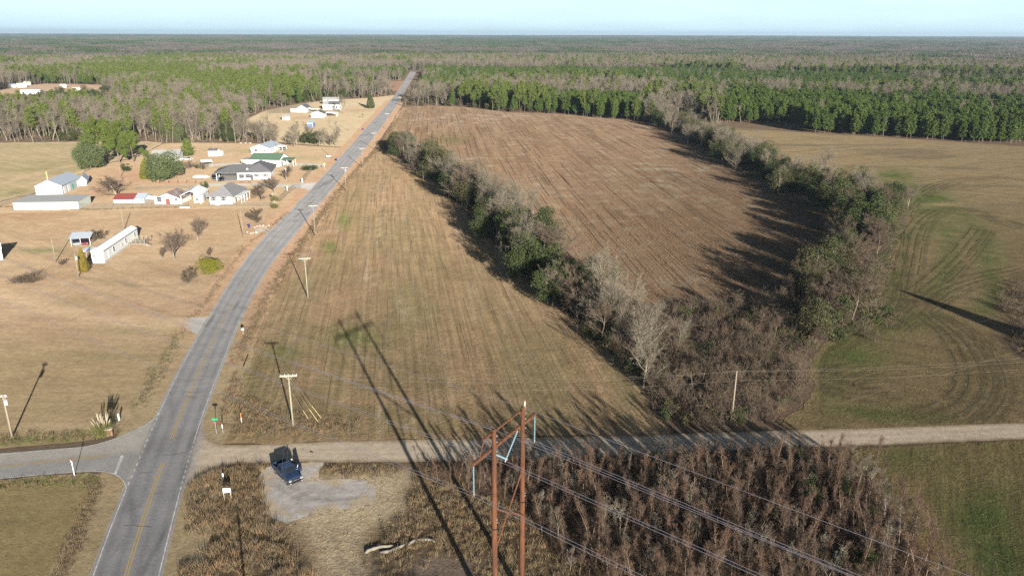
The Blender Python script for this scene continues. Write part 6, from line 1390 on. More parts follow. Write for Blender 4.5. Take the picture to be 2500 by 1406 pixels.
def string(p, q, n, r):
    p, q = np.array(p), np.array(q); pts = []; rs = []
    for i in range(n):
        for f, rad in ((.0, .035), (.25, .05), (.3, r), (.55, r * .8), (.6, .05), (.95, .035)): pts.append(tuple(p + (q - p) * (i + f) / n)); rs.append(rad)
    o = MB().tube(pts, rs, 8).build('insulator_string', M['insul'], tw); MB().tube([tuple(q), tuple(q + (q - p) / np.linalg.norm(q - p) * .3)], .06, 6).build('clamp', M['steel'], o)
ZI = 2.7
string((-AE + .1, .32, ZA - .2), (-AE + .1, .32, ZA - .2 - ZI), 15, .10); string((AE - .1, .32, ZA - .2), (AE - .1, .32, ZA - .2 - ZI), 15, .10)
string((-s2 + .25, .3, ZA - .5), (0, .3, ZA - 2.3), 14, .10); string((s2 - .5, .3, ZA - .25), (0, .3, ZA - 2.3), 14, .10)
SPAN = 300.0; wq = RAD(-5); w_ = np.array([w_[0] * math.cos(wq) - w_[1] * math.sin(wq), w_[0] * math.sin(wq) + w_[1] * math.cos(wq), 0])
for ph, (xo, z) in enumerate(((-AE + .1, ZA - .2 - ZI - .3), (0, ZA - 2.75), (AE - .1, ZA - .2 - ZI - .3))):
    for q in (-.2, .2):
        p0 = mid + u_ * (xo + q) + np.array([0, 0, z]) + w_ * 0; runs = [cat_pts(p0, p0 + w_ * SPAN * sgn, 3.3, 40) for sgn in (-1, 1)]
        wire('conductor', runs, .016, 'wire', 'lilac grey twin conductor hung from the H frame tower, ' + ('low phase nearest the straw patch', 'middle phase', 'far phase above the dirt road')[ph], 'twin conductors of the transmission line')
for xo, lb in ((-s2, 'thin shield wire from the nearer steel pole top'), (s2, 'thin shield wire from the farther steel pole top')):
    p0 = mid + u_ * xo + np.array([0, 0, HP - .05]); wire('shield_wire', [cat_pts(p0, p0 + w_ * SPAN * sgn, 2.6, 40) for sgn in (-1, 1)], .014, 'wire', lb, None)

# ------------------------------------------------------------------ fences, walls, plants of the yards
def fence(name, label, px, hgt, sp=3.0, m='fence', mesh=True, rail='fence', group=None):
    pl = poly(px); pl = resample(pl, sp); o = empty(name, (pl[0][0], pl[0][1], 0), 0, label, 'fence', group); d0 = np.array([*pl[0], 0])
    for q in pl: MB().tube([(q[0] - d0[0], q[1] - d0[1], -.05), (q[0] - d0[0], q[1] - d0[1], hgt)], .035, 5).build('post', M[m], o)
    k = MB(); P3 = [(q[0] - d0[0], q[1] - d0[1]) for q in pl]
    for a, b_ in zip(P3[:-1], P3[1:]): k.tube([(*a, hgt - .04), (*b_, hgt - .04)], .03, 4)
    k.build('top_rail', M[rail], o)
    if mesh:
        k = MB(); L = 0
        for a, b_ in zip(P3[:-1], P3[1:]):
            a, b_ = np.array(a), np.array(b_); n = max(2, int(np.linalg.norm(b_ - a) / .16))
            for i in range(n):
                p, q = a + (b_ - a) * i / n, a + (b_ - a) * (i + 1) / n; t = .010
                k.add([(*p, .05), (*(p + (q - p) * .12), .05), (*(p + (q - p) * .12), hgt - .06), (*p, hgt - .06)], [(0, 1, 2, 3)])
            for z in np.linspace(.15, hgt - .2, 7): k.add([(*a, z), (*b_, z), (*b_, z + .014), (*a, z + .014)], [(0, 1, 2, 3)])
        tag(k.build('wire_netting', M['fence'], o), kind='stuff')
    return o
fence('chain_fence', 'grey chain link fence running in front of the sheds along the lawn', [(30, 514.5), (215, 510), (330, 507), (460, 506)], 1.9)
fence('chain_fence', 'chain link fence beside the hay field leading to the blue grey barn', [(-20, 512), (30, 496), (60, 486), (88, 477)], 1.9)
fence('wire_fence', 'thin post fence in front of the hip roofed house', [(508, 506), (560, 505), (640, 504), (672, 503)], 1.4, 5, 'wood')
fence('chain_fence', 'grey chain link fence slanting from the pampas grass up to the drive', [(684, 494), (700, 478), (717, 463), (736, 459)], 2.0, 2.5)
fence('chain_fence', 'grey chain link fence slanting beyond the drive up to the green hedge', [(741, 446), (752, 430), (766, 411)], 2.0, 2.5)
fence('chain_fence', 'thin chain link fence in the yard below the brick pillars', [(328, 463), (400, 461), (470, 460)], 1.3, 4)
for nm, lb, pts in (('brick_wall', 'low brick wall with pillars in front of the big green oak', [(388, 448.5), (410, 448.3), (432, 448.2), (454, 448), (476, 447.8)]), ('brick_wall', 'low brick wall with pillars in front of the ranch house', [(568, 449), (590, 448.5), (610, 448)])):
    q = [G(*p_) for p_ in pts]; o = empty(nm, tuple(q[0]), 0, lb, 'garden wall')
    for p_ in q: MB().box(tuple(np.array(p_) - q[0] + [0, 0, .6]), (.6, .6, 1.2)).build('pillar', M['brick'], o); MB().box(tuple(np.array(p_) - q[0] + [0, 0, 1.25]), (.75, .75, .1)).build('cap', M['stone'], o)
    for a, b_ in zip(q[:-1], q[1:]):
        d = b_ - a; MB().box(tuple((a + b_) / 2 - q[0] + [0, 0, .2]), (np.linalg.norm(d) - .62, .3, .4), math.atan2(d[1], d[0])).build('low_wall', M['brick'], o)
def yard(kd, x, y, yt, lb, cat, wide=1.0, **kw): b_, h = at(x, y, yt); return plant(kd, b_, max(h, .8), lb, cat, None, wide=wide, rg=rg, **kw)
yard(K_BIG, 248, 402, 299, 'biggest old pine with a broad crown beside the barn, on its hay field side', 'pine tree', .95, k=0, rz=0)
yard(K_BIG, 292, 398, 304, 'old pine in the middle of the three by the barn', 'pine tree', .95, k=1, rz=2)
yard(K_BIG, 327, 396, 322, 'old pine of the three by the barn nearest the house', 'pine tree', .9, k=2, rz=4)
yard(K_OAK, 222, 412, 352, 'dark round evergreen oak beside the old pines at the hay field', 'oak tree', .82, k=0)
yard(K_OAK, 403, 440, 378, 'big grey green spreading oak behind the brick pillars', 'oak tree', 1.0, k=1)
yard(K_OAK, 425, 345, 297, 'dark rounded evergreen tree against the bare wood edge', 'evergreen tree', .8, k=0)
yard(K_YEL, 359, 437, 386, 'yellow green conifer leaning on the big grey green oak', 'conifer', 1.15)
yard(K_ROUND, 459, 382, 341, 'bushy green pine with a broad cone crown alone on the back lawn', 'pine tree', .95)
yard(K_EV, 308, 420, 398, 'dark evergreen shrub below the old pines', 'shrub', 1.2); yard(K_EV, 500, 466, 442, 'small round green tree behind the porch house', 'evergreen tree', .95)
yard(K_EV, 480, 412, 402, 'dark low shrub under the bare yard trees', 'shrub', 1.5)
yard(K_CONE, 206, 664, 606, 'golden green columnar conifer at the end of the mobile home', 'conifer', .72)
yard(K_EV, 770, 355, 313, 'dark green broad tree at the wood edge by the road', 'evergreen tree', 1.15, k=2); yard(K_EV, 745, 352, 322, 'dark green tree leaning on the broad one at the wood edge by the road', 'evergreen tree', 1.1, k=1)
yard(K_CED, 905, 265, 226, 'dense green conical cedar by the road at the farmstead drive', 'cedar tree', .95)
for x, y, yt, lb, wd in [(425, 634, 553, 'larger bare rounded tree on the lawn beside the mobile home', 1.25), (482, 588, 525, 'second bare rounded tree on the lawn, farther up', 1.25)]: yard(K_YB, x, y, yt, lb, 'bare tree', wd)
for x, y, yt, lb, wd in [(640, 492, 440, 'wide reddish bare tree beside the pampas grass', 1.15), (672, 470, 425, 'reddish bare tree right in front of the ranch house corner', 1.1), (700, 440, 402, 'brown bare tree by the slanting fence beyond the drive', 1.1), (595, 425, 390, 'dark bare tree behind the ranch house carport', .7), (285, 482, 430, 'wide clump of brown bare trees behind the red roofed shed', 1.5), (262, 470, 425, 'bare brown tree beside the barn doors', 1.0),
                         (463, 415, 388, 'pale bare yard tree beside the tarpaulin carport', 1.2), (492, 418, 392, 'pale bare yard tree nearest the tarpaulin carport', 1.2), (225, 592, 558, 'twiggy bare shrub beside the metal carport', 1.5), (630, 548, 506, 'grey twiggy shrub at the driveway stones', .9),
                         (458, 697, 655, 'fan shaped bare shrub beside the yellow green bush', .9), (510, 628, 603, 'small bare shrub behind the yellow green bush', .9), (395, 632, 600, 'low bare branch tree next to the larger rounded tree', .6), (150, 650, 630, 'small bare shrub beside the thin pale service pole', .8)]: yard(K_MYR if y > 500 else K_YB, x, y, yt, lb, 'bare tree' if y < 500 else 'shrub', wd * (1.7 if y < 500 else 1.1))
for x, y, yt, lb in [(712, 356, 303, 'pale bare tree with fan of limbs at the wood edge by the farthest house'), (645, 350, 300, 'pale bare tree behind the farthest gabled house'), (820, 356, 287, 'tall grey bare tree near the road before the farmstead'), (838, 278, 228, 'pale bare tree beside the farm house'), (574, 343, 285, 'white trunked bare tree at the wood edge behind the lawn'), (540, 345, 290, 'leaning pale bare tree at the wood edge'), (885, 290, 276, 'tiny bare tree on the grass by the road'), (842, 197, 152, 'tall pale bare tree in front of the far pine plantation')]: yard(K_BW, x, y, yt, lb, 'bare tree')
rb_ = random.Random(8)
for i in range(22):
    t_ = rb_.random(); x_, y_ = 600 + 235 * t_ + rb_.gauss(0, 6), 349 + 5 * t_ + rb_.gauss(0, 5)
    plant(K_BW if i % 3 else K_BT, G2(x_, y_), rb_.uniform(7.5, 12.5), 'grey bare tree in the tree line between the yards and the farmstead', 'bare tree', 'bare trees between the yards and the farmstead', rg=rb_)
# yellow green spreading bush
o = empty('spreading_bush', tuple(G(512, 668)), 0, 'yellow green spreading bush on the lawn by the road', 'bush'); hb_ = HT(G(512, 668), 512, 626); lobed(991, hb_, 5.6, .1, 26, 5200, .22, .8, jag=.15).mesh('x', M['leaf_yellow']); mobj('foliage', lobed(991, hb_, 5.6, .1, 26, 5200, .22, .8, jag=.15).mesh('bush_foliage', M['leaf_yellow']), o); mobj('twigs', brush(992, hb_ * .9, 14, (4, 4), .02, .7).mesh('bush_twigs', M['twig_grey']), o)
o = empty('dark_shrub', tuple(G(58, 692)), 0, 'wide dark leafless shrub on the lawn below the white garden shed', 'shrub')
for i, dx in enumerate((-2.2, -.8, .6, 1.9)): t_ = brush(994 + i, 1.9 + .3 * i, 34, (7, 7), .017, .8).mesh('dark_shrub_twigs', M['twig_brown']); mobj('twigs', t_, o, (dx, .2 * i, 0))
o = empty('green_hedge', tuple(G(755, 415)), .3, 'trimmed dark green hedge at the corner of the slanting fence', 'hedge'); mobj('foliage', lobed(998, 1.8, 6.5, .1, 24, 3000, .3, .8, jag=.1).mesh('hedge_foliage', M['leaf_dark']), o)
for x, y, yt, lb in [(253, 1062, 1012, 'pampas grass clump with white plumes at the side road corner'), (672, 492, 470, 'upper straw coloured pampas clump by the slanting fence'), (671, 508, 490, 'lower straw coloured pampas clump by the front fence')]:
    g0, hh = at(x, y, yt); o = empty('pampas_grass', tuple(g0), 0, lb, 'pampas grass'); rr = np.random.default_rng(int(x)); n = 900; gg = Geo(); a = rr.uniform(0, 6.283, n); el = rr.uniform(.05, 1.0, n); b0_ = np.c_[rr.normal(0, .45, (n, 2)), np.zeros(n)]
    d = np.stack([np.cos(a) * np.sin(el), np.sin(a) * np.sin(el), np.cos(el)], 1); gg.add(tris(b0_, b0_ + d * (hh * .75 * rr.uniform(.6, 1.1, n))[:, None], np.full(n, .022), rr)); mobj('blades', gg.mesh('pampas_blades', M['pampas']), o)
    n = 26; a = rr.uniform(0, 6.283, n); el = rr.uniform(.0, .5, n); d = np.stack([np.cos(a) * np.sin(el), np.sin(a) * np.sin(el), np.cos(el)], 1); p0 = d * (hh * .62); p1 = d * (hh * rr.uniform(.85, 1.1, n))[:, None]; gp = Geo(); m2 = (p0 + p1) / 2; gp.add(tubes(p0, m2, np.full(n, .03), np.full(n, .1), 5)); gp.add(tubes(m2, p1, np.full(n, .1), np.full(n, .015), 5)); mobj('plumes', gp.mesh('pampas_plumes', M['plume']), o)

# ------------------------------------------------------------------ vehicles
def wheel(parent, x, y, r=.34, w=.24):
    t = MB().disc((x, y, r), (0, 1, 0), r, w, 16).build('wheel', M['rubber'], parent, False); MB().disc((x, y, r), (0, 1, 0), r * .62, w + .02, 12).build('rim', M['rim'], t)
def arch(x, r, z, n=6): return [(x + r * math.cos(t), z + r * math.sin(t)) for t in np.linspace(0, math.pi, n)]
def car(label, x, y, heading_px, paint, kind='sedan', cat='car', name='parked_car'):
    g0 = G(x, y); g1 = G(*heading_px); yaw = math.atan2(g1[1] - g0[1], g1[0] - g0[0]); o = empty(name, tuple(g0), yaw, label, cat)
    L, Wd, H = {'sedan': (4.7, 1.8, 1.45), 'suv': (4.8, 1.9, 1.75), 'van': (5.4, 2.0, 2.2)}[kind]; hl = L / 2; bz = {'sedan': .88, 'suv': 1.02, 'van': 1.1}[kind]; wx = hl - .9
    body = [(-hl, .32)] + arch(-wx, .36, .32)[::-1] + arch(wx, .36, .32)[::-1] + [(hl, .32), (hl + .02, .62), (hl - .1, bz - .12), (hl - 1.15, bz), (-hl + .05, bz + .02), (-hl - .03, .6)]
    MB().prof(body, -Wd / 2, Wd / 2).build('body', M[paint], o)
    f0, f1, r1, r0 = {'sedan': (hl - 1.25, hl - 2.0, -hl + 1.15, -hl + .55), 'suv': (hl - 1.2, hl - 1.95, -hl + .45, -hl + .1), 'van': (hl - .6, hl - 1.3, -hl + .15, -hl + .02)}[kind]
    MB().prof([(f0, bz - .02), (f1, H - .06), (r1, H - .06), (r0, bz - .02)], -Wd / 2 + .12, Wd / 2 - .12).build('window_glass', M['cabglass'], o)
    MB().prof([(f1 + .06, H - .1), (f1 - .02, H), (r1 + .05, H), (r1 - .06, H - .1)], -Wd / 2 + .1, Wd / 2 - .1).build('roof', M[paint], o)
    if kind == 'van': MB().prof([(f1 - .9, bz), (f1 - .9, H - .08), (r1 - .02, H - .08), (r0 - .02, bz)], -Wd / 2 + .06, Wd / 2 - .06).build('side_panel', M[paint], o)
    for sx in (-1, 1):
        for sy in (-1, 1): wheel(o, sx * wx, sy * (Wd / 2 - .12))
    for sy in (-1, 1): MB().box((hl - .03, sy * (Wd / 2 - .28), .68), (.1, .36, .16)).build('headlight', M['lamp_glass'], o); MB().box((-hl + .0, sy * (Wd / 2 - .2), .75), (.08, .26, .18)).build('tail_light', M['sign_red'], o)
    return o
car('silver grey car under the metal carport, outer one', 187, 597, (190, 606), 'paint_silver', 'suv'); car('maroon car under the metal carport, next to the mobile home', 206, 596, (209, 605), 'paint_maroon', 'suv')
car('white van parked beside the gabled house behind the oak', 433, 393, (441, 400), 'paint_white', 'van', 'van', 'parked_van'); car('white sedan parked under the bushy green pine', 458, 391, (475, 391.5), 'paint_white')
car('black car parked at the mouth of the carport', 541, 441.5, (536, 448), 'paint_black'); car('black and white car parked on the grass beside the carport', 523.5, 437, (522, 443), 'paint_black', 'suv')
car('dark car parked in the shade at the farm garage', 806, 279.5, (816, 279), 'paint_black')
# white boat on the pad
o = empty('boat', tuple(G(492, 434.5)), .02, 'white upturned boat hull on the bare pad by the oak', 'boat'); k = MB(); st = [(-3.2, .9, .75), (-1.5, 1.1, .95), (.8, 1.05, .95), (2.4, .6, .8), (3.3, .08, .5)]; vs_ = []; fs_ = []
for x, w, z in st: vs_ += [(x, -w, .25), (x, -w * .75, z * .8), (x, 0, z), (x, w * .75, z * .8), (x, w, .25)]
for i in range(4):
    for j in range(4): fs_.append((i * 5 + j, i * 5 + j + 1, i * 5 + 6 + j, i * 5 + 5 + j))
fs_ += [(0, 4, 3, 2, 1), (20, 21, 22, 23, 24)]; k.add(vs_, fs_).build('hull', M['white'], o); MB().box((0, 0, 1.0), (5.0, .08, .12)).build('keel', M['porcelain'], o); MB().box((0, 0, .12), (4.2, 1.0, .2)).build('cradle', M['wood'], o)
# pickup with its driver door open
gw0 = G(672.5, 1156); gw1 = G(700, 1183.5); fdir = unit((gw1 - gw0)[None])[0]; yaw = math.atan2(fdir[1], fdir[0]); lft = np.array([-fdir[1], fdir[0], 0])
SCL = 0.97; mid_ = (gw0 + gw1) / 2 + lft * .95 * SCL
pk = empty('pickup_truck', tuple(mid_ - fdir * .0), yaw, 'blue grey crew cab pickup parked on the gravel with its driver door open', 'pickup truck'); pk.scale = (SCL,) * 3
xr_, xf_ = -1.78, 1.78; hw = .99
side = [(-2.78, .55)] + arch(xr_, .47, .55)[::-1] + arch(xf_, .47, .55)[::-1] + [(2.72, .55), (2.75, .95), (2.6, 1.14), (1.15, 1.22), (-1.02, 1.22), (-1.02, 1.22), (-2.8, 1.24), (-2.82, .8)]
bd = MB()
for sy in (-1, 1): bd.prof(side, sy * hw - .05 * (sy > 0) - 0.0, sy * hw + .05 * (sy < 0))
bd.build('body_side', M['paint_bluegrey'], pk)
MB().bx(-1.0, 2.62, -hw + .051, hw - .051, .6, 1.12).build('body_core', M['paint_bluegrey'], pk)
bed = MB().bx(-2.75, -1.02, -hw + .052, hw - .052, .62, .72).bx(-2.82, -2.74, -hw + .05, hw - .05, .62, 1.22).bx(-1.08, -1.0, -hw + .05, hw - .05, .72, 1.22); bed.bx(-2.73, -1.09, -hw + .053, -hw + .12, .72, 1.23).bx(-2.73, -1.09, hw - .12, hw - .053, .72, 1.23); bo = bed.build('cargo_bed', M['paint_bluegrey'], pk)
MB().bx(-2.72, -1.1, -hw + .13, hw - .13, .721, .74).build('bed_liner', M['black'], bo)
for sy in (-1, 1): MB().disc((xr_, sy * (hw - .42), .72), (0, 1, 0), .36, .28, 12).build('wheel_housing', M['black'], bo)
hd = MB(); hd.add([(1.0, -.93, 1.121), (1.0, .93, 1.121), (2.68, .86, 1.05), (2.68, -.86, 1.05), (1.0, -.9, 1.26), (1.0, .9, 1.26), (2.55, .78, 1.2), (2.55, -.78, 1.2)], [(4, 5, 6, 7), (0, 4, 7, 3), (1, 2, 6, 5), (3, 7, 6, 2), (0, 1, 5, 4)]); hd.build('hood', M['paint_bluegrey'], pk)
for sy in (-1, 1): MB().box((1.8, sy * .42, 1.245), (1.2, .03, .02)).build('hood_ridge', M['paint_bluegrey'], pk)
cabp = [(-1.0, 1.221), (-.92, 1.86), (-.72, 1.92), (.28, 1.93), (.48, 1.88), (1.12, 1.221)]
def taper(pts, y0, y1, ins):
    n = len(pts); m = MB(); zt = max(p_[1] for p_ in pts); zb_ = min(p_[1] for p_ in pts); v = []
    for s_, yy in ((-1, y0), (1, y1)): v += [(x, yy - s_ * ins * (z - zb_) / (zt - zb_), z) for x, z in pts]
    f = [tuple(range(n)), tuple(range(2 * n - 1, n - 1, -1))] + [(i, i + n, (i + 1) % n + n, (i + 1) % n) for i in range(n)]; return m.add(v, f)
cabo = taper(cabp, -.93, .93, .13).build('cab', M['paint_bluegrey'], pk)
def quad_panel(pts, t, mname, nm, par):
    return MB().slab(pts, t).build(nm, M[mname], par)
def cy_(z): return .93 - .13 * (z - 1.221) / .709
for sy in (-1, 1):
    for nm, pp_ in (('side_window', [(-.9, 1.3), (-.84, 1.8), (-.16, 1.83), (-.16, 1.3)]), ('side_window', [(-.08, 1.3), (-.08, 1.83), (.4, 1.82), (.92, 1.3)])):
        if sy > 0 and pp_[0][0] > -.5: continue
        m_ = MB(); v = [(x, sy * (cy_(z) + .006), z) for x, z in pp_] + [(x, sy * (cy_(z) - .02), z) for x, z in pp_]; m_.add(v, [(0, 1, 2, 3), (7, 6, 5, 4), (0, 4, 5, 1), (1, 5, 6, 2), (2, 6, 7, 3), (3, 7, 4, 0)]); m_.build(nm, M['cabglass'], cabo)
m_ = MB(); v = []
for o_ in (.012, -.02):
    for x, z, yy in ((1.07, 1.275, .84), (1.07, 1.275, -.84), (.53, 1.835, -.74), (.53, 1.835, .74)): v.append((x + o_ * .75, yy, z + o_ * .65))
m_.add(v, [(0, 1, 2, 3), (7, 6, 5, 4), (0, 4, 5, 1), (1, 5, 6, 2), (2, 6, 7, 3), (3, 7, 4, 0)]).build('windshield', M['cabglass'], cabo)
MB().box((-.975, 0, 1.58), (.03, 1.3, .4)).build('rear_window', M['cabglass'], cabo)
MB().bx(-.05, 1.0, .905, .945, .62, 1.80).build('doorway_shade_panel', M['black'], cabo)  # black panel on the solid cab, in place of the shaded interior
MB().bx(2.66, 2.78, -.62, .62, .72, 1.08).build('grille', M['black'], pk); gb_ = MB().bx(2.6, 2.88, -.96, .96, .5, .7).build('front_bumper', M['black'], pk); MB().box((2.79, 0, .9), (.02, 1.1, .04)).build('grille_bar', M['chrome'], pk); MB().ball((2.79, 0, .9), (.02, .11, .05)).build('badge', M['chrome'], pk)
for sy in (-1, 1):
    MB().bx(2.6, 2.79, sy * .8 - .17, sy * .8 + .17, .8, 1.06).build('headlight', M['lamp_glass'], pk); MB().bx(2.862, 2.89, sy * .8 - .1, sy * .8 + .1, .53, .66).build('fog_light', M['lamp_glass'], pk); MB().bx(-2.84, -2.78, sy * .92 - .06, sy * .92 + .06, .85, 1.15).build('tail_light', M['sign_red'], pk); MB().box((.98, sy * 1.12, 1.36), (.12, .24, .2)).build('mirror', M['paint_bluegrey'] if sy < 0 else M['black'], pk)
for sx in (xr_, xf_):
    for sy in (-1, 1): wheel(pk, sx, sy * (hw - .14), .4, .27)
MB().bx(-.9, .9, -1.04, -.96, .42, .5).build('side_step', M['black'], pk); MB().bx(-.9, .9, .96, 1.04, .42, .5).build('side_step', M['black'], pk); MB().bx(-2.95, -2.8, -.9, .9, .52, .66).build('rear_bumper', M['chrome'], pk)
dr = bpy.data.objects.new('open_door', None); COL.objects.link(dr); dr.parent = pk; dr.location = (1.0, .97, 0); dr.rotation_euler = (0, 0, RAD(-62)); dr['label'] = 'driver door swung open'
MB().bx(-1.06, 0, -.04, .05, .6, 1.22).build('door_panel', M['paint_bluegrey'], dr); k = MB().bx(-1.06, -.98, -.03, .03, 1.22, 1.84).bx(-1.06, -.35, -.03, .03, 1.78, 1.85); k.tube([(-.36, 0, 1.81), (-.02, 0, 1.24)], .035, 5); k.build('window_frame', M['paint_bluegrey'], dr); MB().add([(-.97, 0, 1.23), (-.08, 0, 1.23), (-.4, 0, 1.77), (-.97, 0, 1.77), (-.97, .012, 1.23), (-.08, .012, 1.23), (-.4, .012, 1.77), (-.97, .012, 1.77)], [(3, 2, 1, 0), (4, 5, 6, 7), (0, 1, 5, 4), (1, 2, 6, 5), (2, 3, 7, 6), (3, 0, 4, 7)]).build('door_glass', M['cabglass'], dr); MB().bx(-1.0, -.1, -.075, -.042, .68, 1.15).build('door_trim', M['black'], dr)
# the person standing behind the open door
def skin_body(name, verts, edges, radii, m, parent):
    me = bpy.data.meshes.new(name); me.from_pydata(verts, edges, []); me.materials.append(m); o = mobj(name, me, parent); sk = o.modifiers.new('skin', 'SKIN'); 
    me.skin_vertices.new() if not me.skin_vertices else None
    for i, r in enumerate(radii): me.skin_vertices[0].data[i].radius = (r, r); me.skin_vertices[0].data[i].use_root = (i == 0)
    ss = o.modifiers.new('sub', 'SUBSURF'); ss.levels = 1; ss.render_levels = 2; return o
gp_ = G(712.6, 1121.5, 1.68) * [1, 1, 0]
pe = empty('person', tuple(gp_), yaw + RAD(180), 'person in a white cap and dark jacket standing behind the open pickup door', 'person')
vb = [(0, 0, .95), (0, .0, 1.12), (0, 0, 1.32), (0, 0, 1.46), (.02, 0, 1.54), (.04, 0, 1.62), (0, .19, 1.42), (.04, .25, 1.15), (.26, .2, 1.08), (0, -.19, 1.42), (.02, -.25, 1.15), (.22, -.2, 1.05), (0, .1, .88), (.03, .11, .5), (0, .11, .08), (.14, .12, .04), (0, -.1, .88), (.0, -.11, .5), (-.03, -.11, .08), (.11, -.12, .04), (.36, .17, 1.10), (.32, -.17, 1.06)]
eb = [(0, 1), (1, 2), (2, 3), (3, 4), (4, 5), (3, 6), (6, 7), (7, 8), (3, 9), (9, 10), (10, 11), (0, 12), (12, 13), (13, 14), (14, 15), (0, 16), (16, 17), (17, 18), (18, 19), (8, 20), (11, 21)]
rb = [.14, .13, .15, .1, .055, .09, .075, .055, .042, .075, .055, .042, .095, .065, .048, .04, .095, .065, .048, .04, .035, .035]
bo_ = skin_body('body', vb, eb, rb, M['cloth_dark'], pe)
hd_ = MB().ball((.05, 0, 1.655), (.098, .078, .12), 12, 8); hd_.ball((.15, 0, 1.645), (.02, .015, .025), 6, 4); hd_.ball((.05, .08, 1.65), (.025, .015, .032), 6, 4); hd_.ball((.05, -.08, 1.65), (.025, .015, .032), 6, 4); hd_.build('head', M['skin'], pe, True)
for sy in (-1, 1): MB().ball((.137, sy * .032, 1.67), (.012, .012, .009), 6, 4).build('eye', M['black'], pe)
MB().ball((.05, 0, 1.72), (.108, .088, .075), 12, 6).bx(.1, .24, -.07, .07, 1.705, 1.72).build('cap', M['cap_white'], pe, False)
for sy, (hx, hy, hz) in ((1, (.37, .165, 1.10)), (-1, (.33, -.165, 1.06))):
    k = MB().ball((hx + .03, hy, hz), (.055, .045, .02), 8, 5)
    for f, ln in ((-.03, .06), (-.01, .075), (.012, .07), (.032, .055)): k.tube([(hx + .06, hy + f, hz), (hx + .06 + ln * .6, hy + f, hz - .008), (hx + .06 + ln, hy + f * .9, hz - .03)], [.011, .0095, .007], 5)
    k.tube([(hx + .01, hy - sy * .04, hz), (hx + .05, hy - sy * .065, hz - .005), (hx + .08, hy - sy * .06, hz - .02)], [.012, .011, .008], 5); k.build('hand', M['skin'], pe, True)

# ------------------------------------------------------------------ signs and small things
def thing(name, lb, cat, x, y, az=0.0): return empty(name, tuple(G(x, y)), az, lb, cat)
o = thing('stop_sign', 'stop sign seen from its edge at the side road, on a white post', 'stop sign', 182, 1161, RAD(204)); MB().box((0, 0, 1.1), (.09, .09, 2.3)).build('post', M['sign_white'], o); k = MB(); pl_ = MB().tube([(.05, 0, 2.35), (.068, 0, 2.35)], .40, 8).build('plate', M['steel'], o); MB().tube([(.07, 0, 2.35), (.085, 0, 2.35)], .395, 8).build('face', M['sign_red'], pl_)
tx = bpy.data.curves.new('stop_text', 'FONT'); tx.body = 'STOP'; tx.size = .3; tx.align_x = 'CENTER'; tx.align_y = 'CENTER'; tx.extrude = .003; to = bpy.data.objects.new('lettering_curve', tx); COL.objects.link(to); dg = bpy.context.evaluated_depsgraph_get(); tm = bpy.data.meshes.new_from_object(to.evaluated_get(dg)); bpy.data.objects.remove(to); to = mobj('lettering', tm, o); to.location = (.091, 0, 2.35); to.rotation_euler = (math.pi / 2, 0, math.pi / 2); tm.materials.clear(); tm.materials.append(M['sign_white'])
o = thing('street_sign', 'green street name sign on a thin post at the dirt road corner', 'street sign', 529, 1059, .1); MB().box((0, 0, 1.15), (.06, .06, 2.3)).build('post', M['steel'], o); MB().box((0, 0, 2.42), (.8, .03, .22)).build('name_blade', M['sign_green'], o); MB().box((0, .05, 2.18), (.03, .7, .2)).build('name_blade', M['sign_green'], o)
o = thing('marker_post', 'orange topped white utility marker post beside the street sign', 'marker post', 545, 1057); MB().box((0, 0, .5), (.07, .05, 1.0)).build('post', M['steel'], o); MB().box((0, -.03, 1.15), (.12, .06, .5)).build('marker', M['sign_white'], o); MB().box((0, -.03, 1.5), (.12, .06, .2)).build('cap', M['orange'], o)
o = thing('marker_post', 'orange and white utility marker post among the corner weeds', 'marker post', 590, 1032); MB().tube([(0, 0, 0), (0, 0, .9)], .05, 8).build('post', M['sign_white'], o); MB().tube([(0, 0, .9), (0, 0, 1.7)], .052, 8).build('cap', M['orange'], o)
o = thing('roadside_notice', 'white notice board on two thin legs in the tall weeds', 'sign', 557, 1222, .12)
for sx in (-.42, .42): MB().box((sx, 0, .75), (.05, .05, 1.6)).build('leg', M['crossarm'], o)
bdp = MB().box((0, -.03, 1.55), (.95, .03, .62)).build('board', M['sign_white'], o)
for q, w in ((0, .62), (.0, .2)): MB().box((q, -.05, 1.55 if w > .3 else 1.42), (w, .008, .05)).build('print_line', M['ink'], bdp)
o = thing('marker_post', 'short white marker post in the weeds behind the notice board', 'marker post', 546, 1174); MB().box((0, 0, .55), (.16, .1, 1.1)).build('post', M['sign_white'], o); MB().box((0, 0, 1.14), (.2, .14, .06)).build('cap', M['sign_white'], o)
o = thing('roadside_mailbox', 'dark mailbox on a post beside the paved road curve', 'mailbox', 594, 816, .3); MB().box((0, 0, .5), (.1, .1, 1.0)).build('post', M['wood'], o); MB().prof([(-.25, 1.0), (.25, 1.0), (.25, 1.25), (0, 1.38), (-.25, 1.25)], -.35, .35).build('box', M['porcelain'], o)
o = thing('diamond_sign', 'pale diamond road sign seen from behind by the paved road', 'road sign', 793, 415, .4); MB().box((0, 0, 1.1), (.07, .07, 2.2)).build('post', M['steel'], o); k = MB().box((0, 0, 0), (.75, .03, .75)); sn = math.sin(math.pi / 4); kk = MB().add([(x * sn - z * sn, y, x * sn + z * sn + 2.5) for x, y, z in k.v], k.f); kk.build('plate', M['sign_yellow'], o)
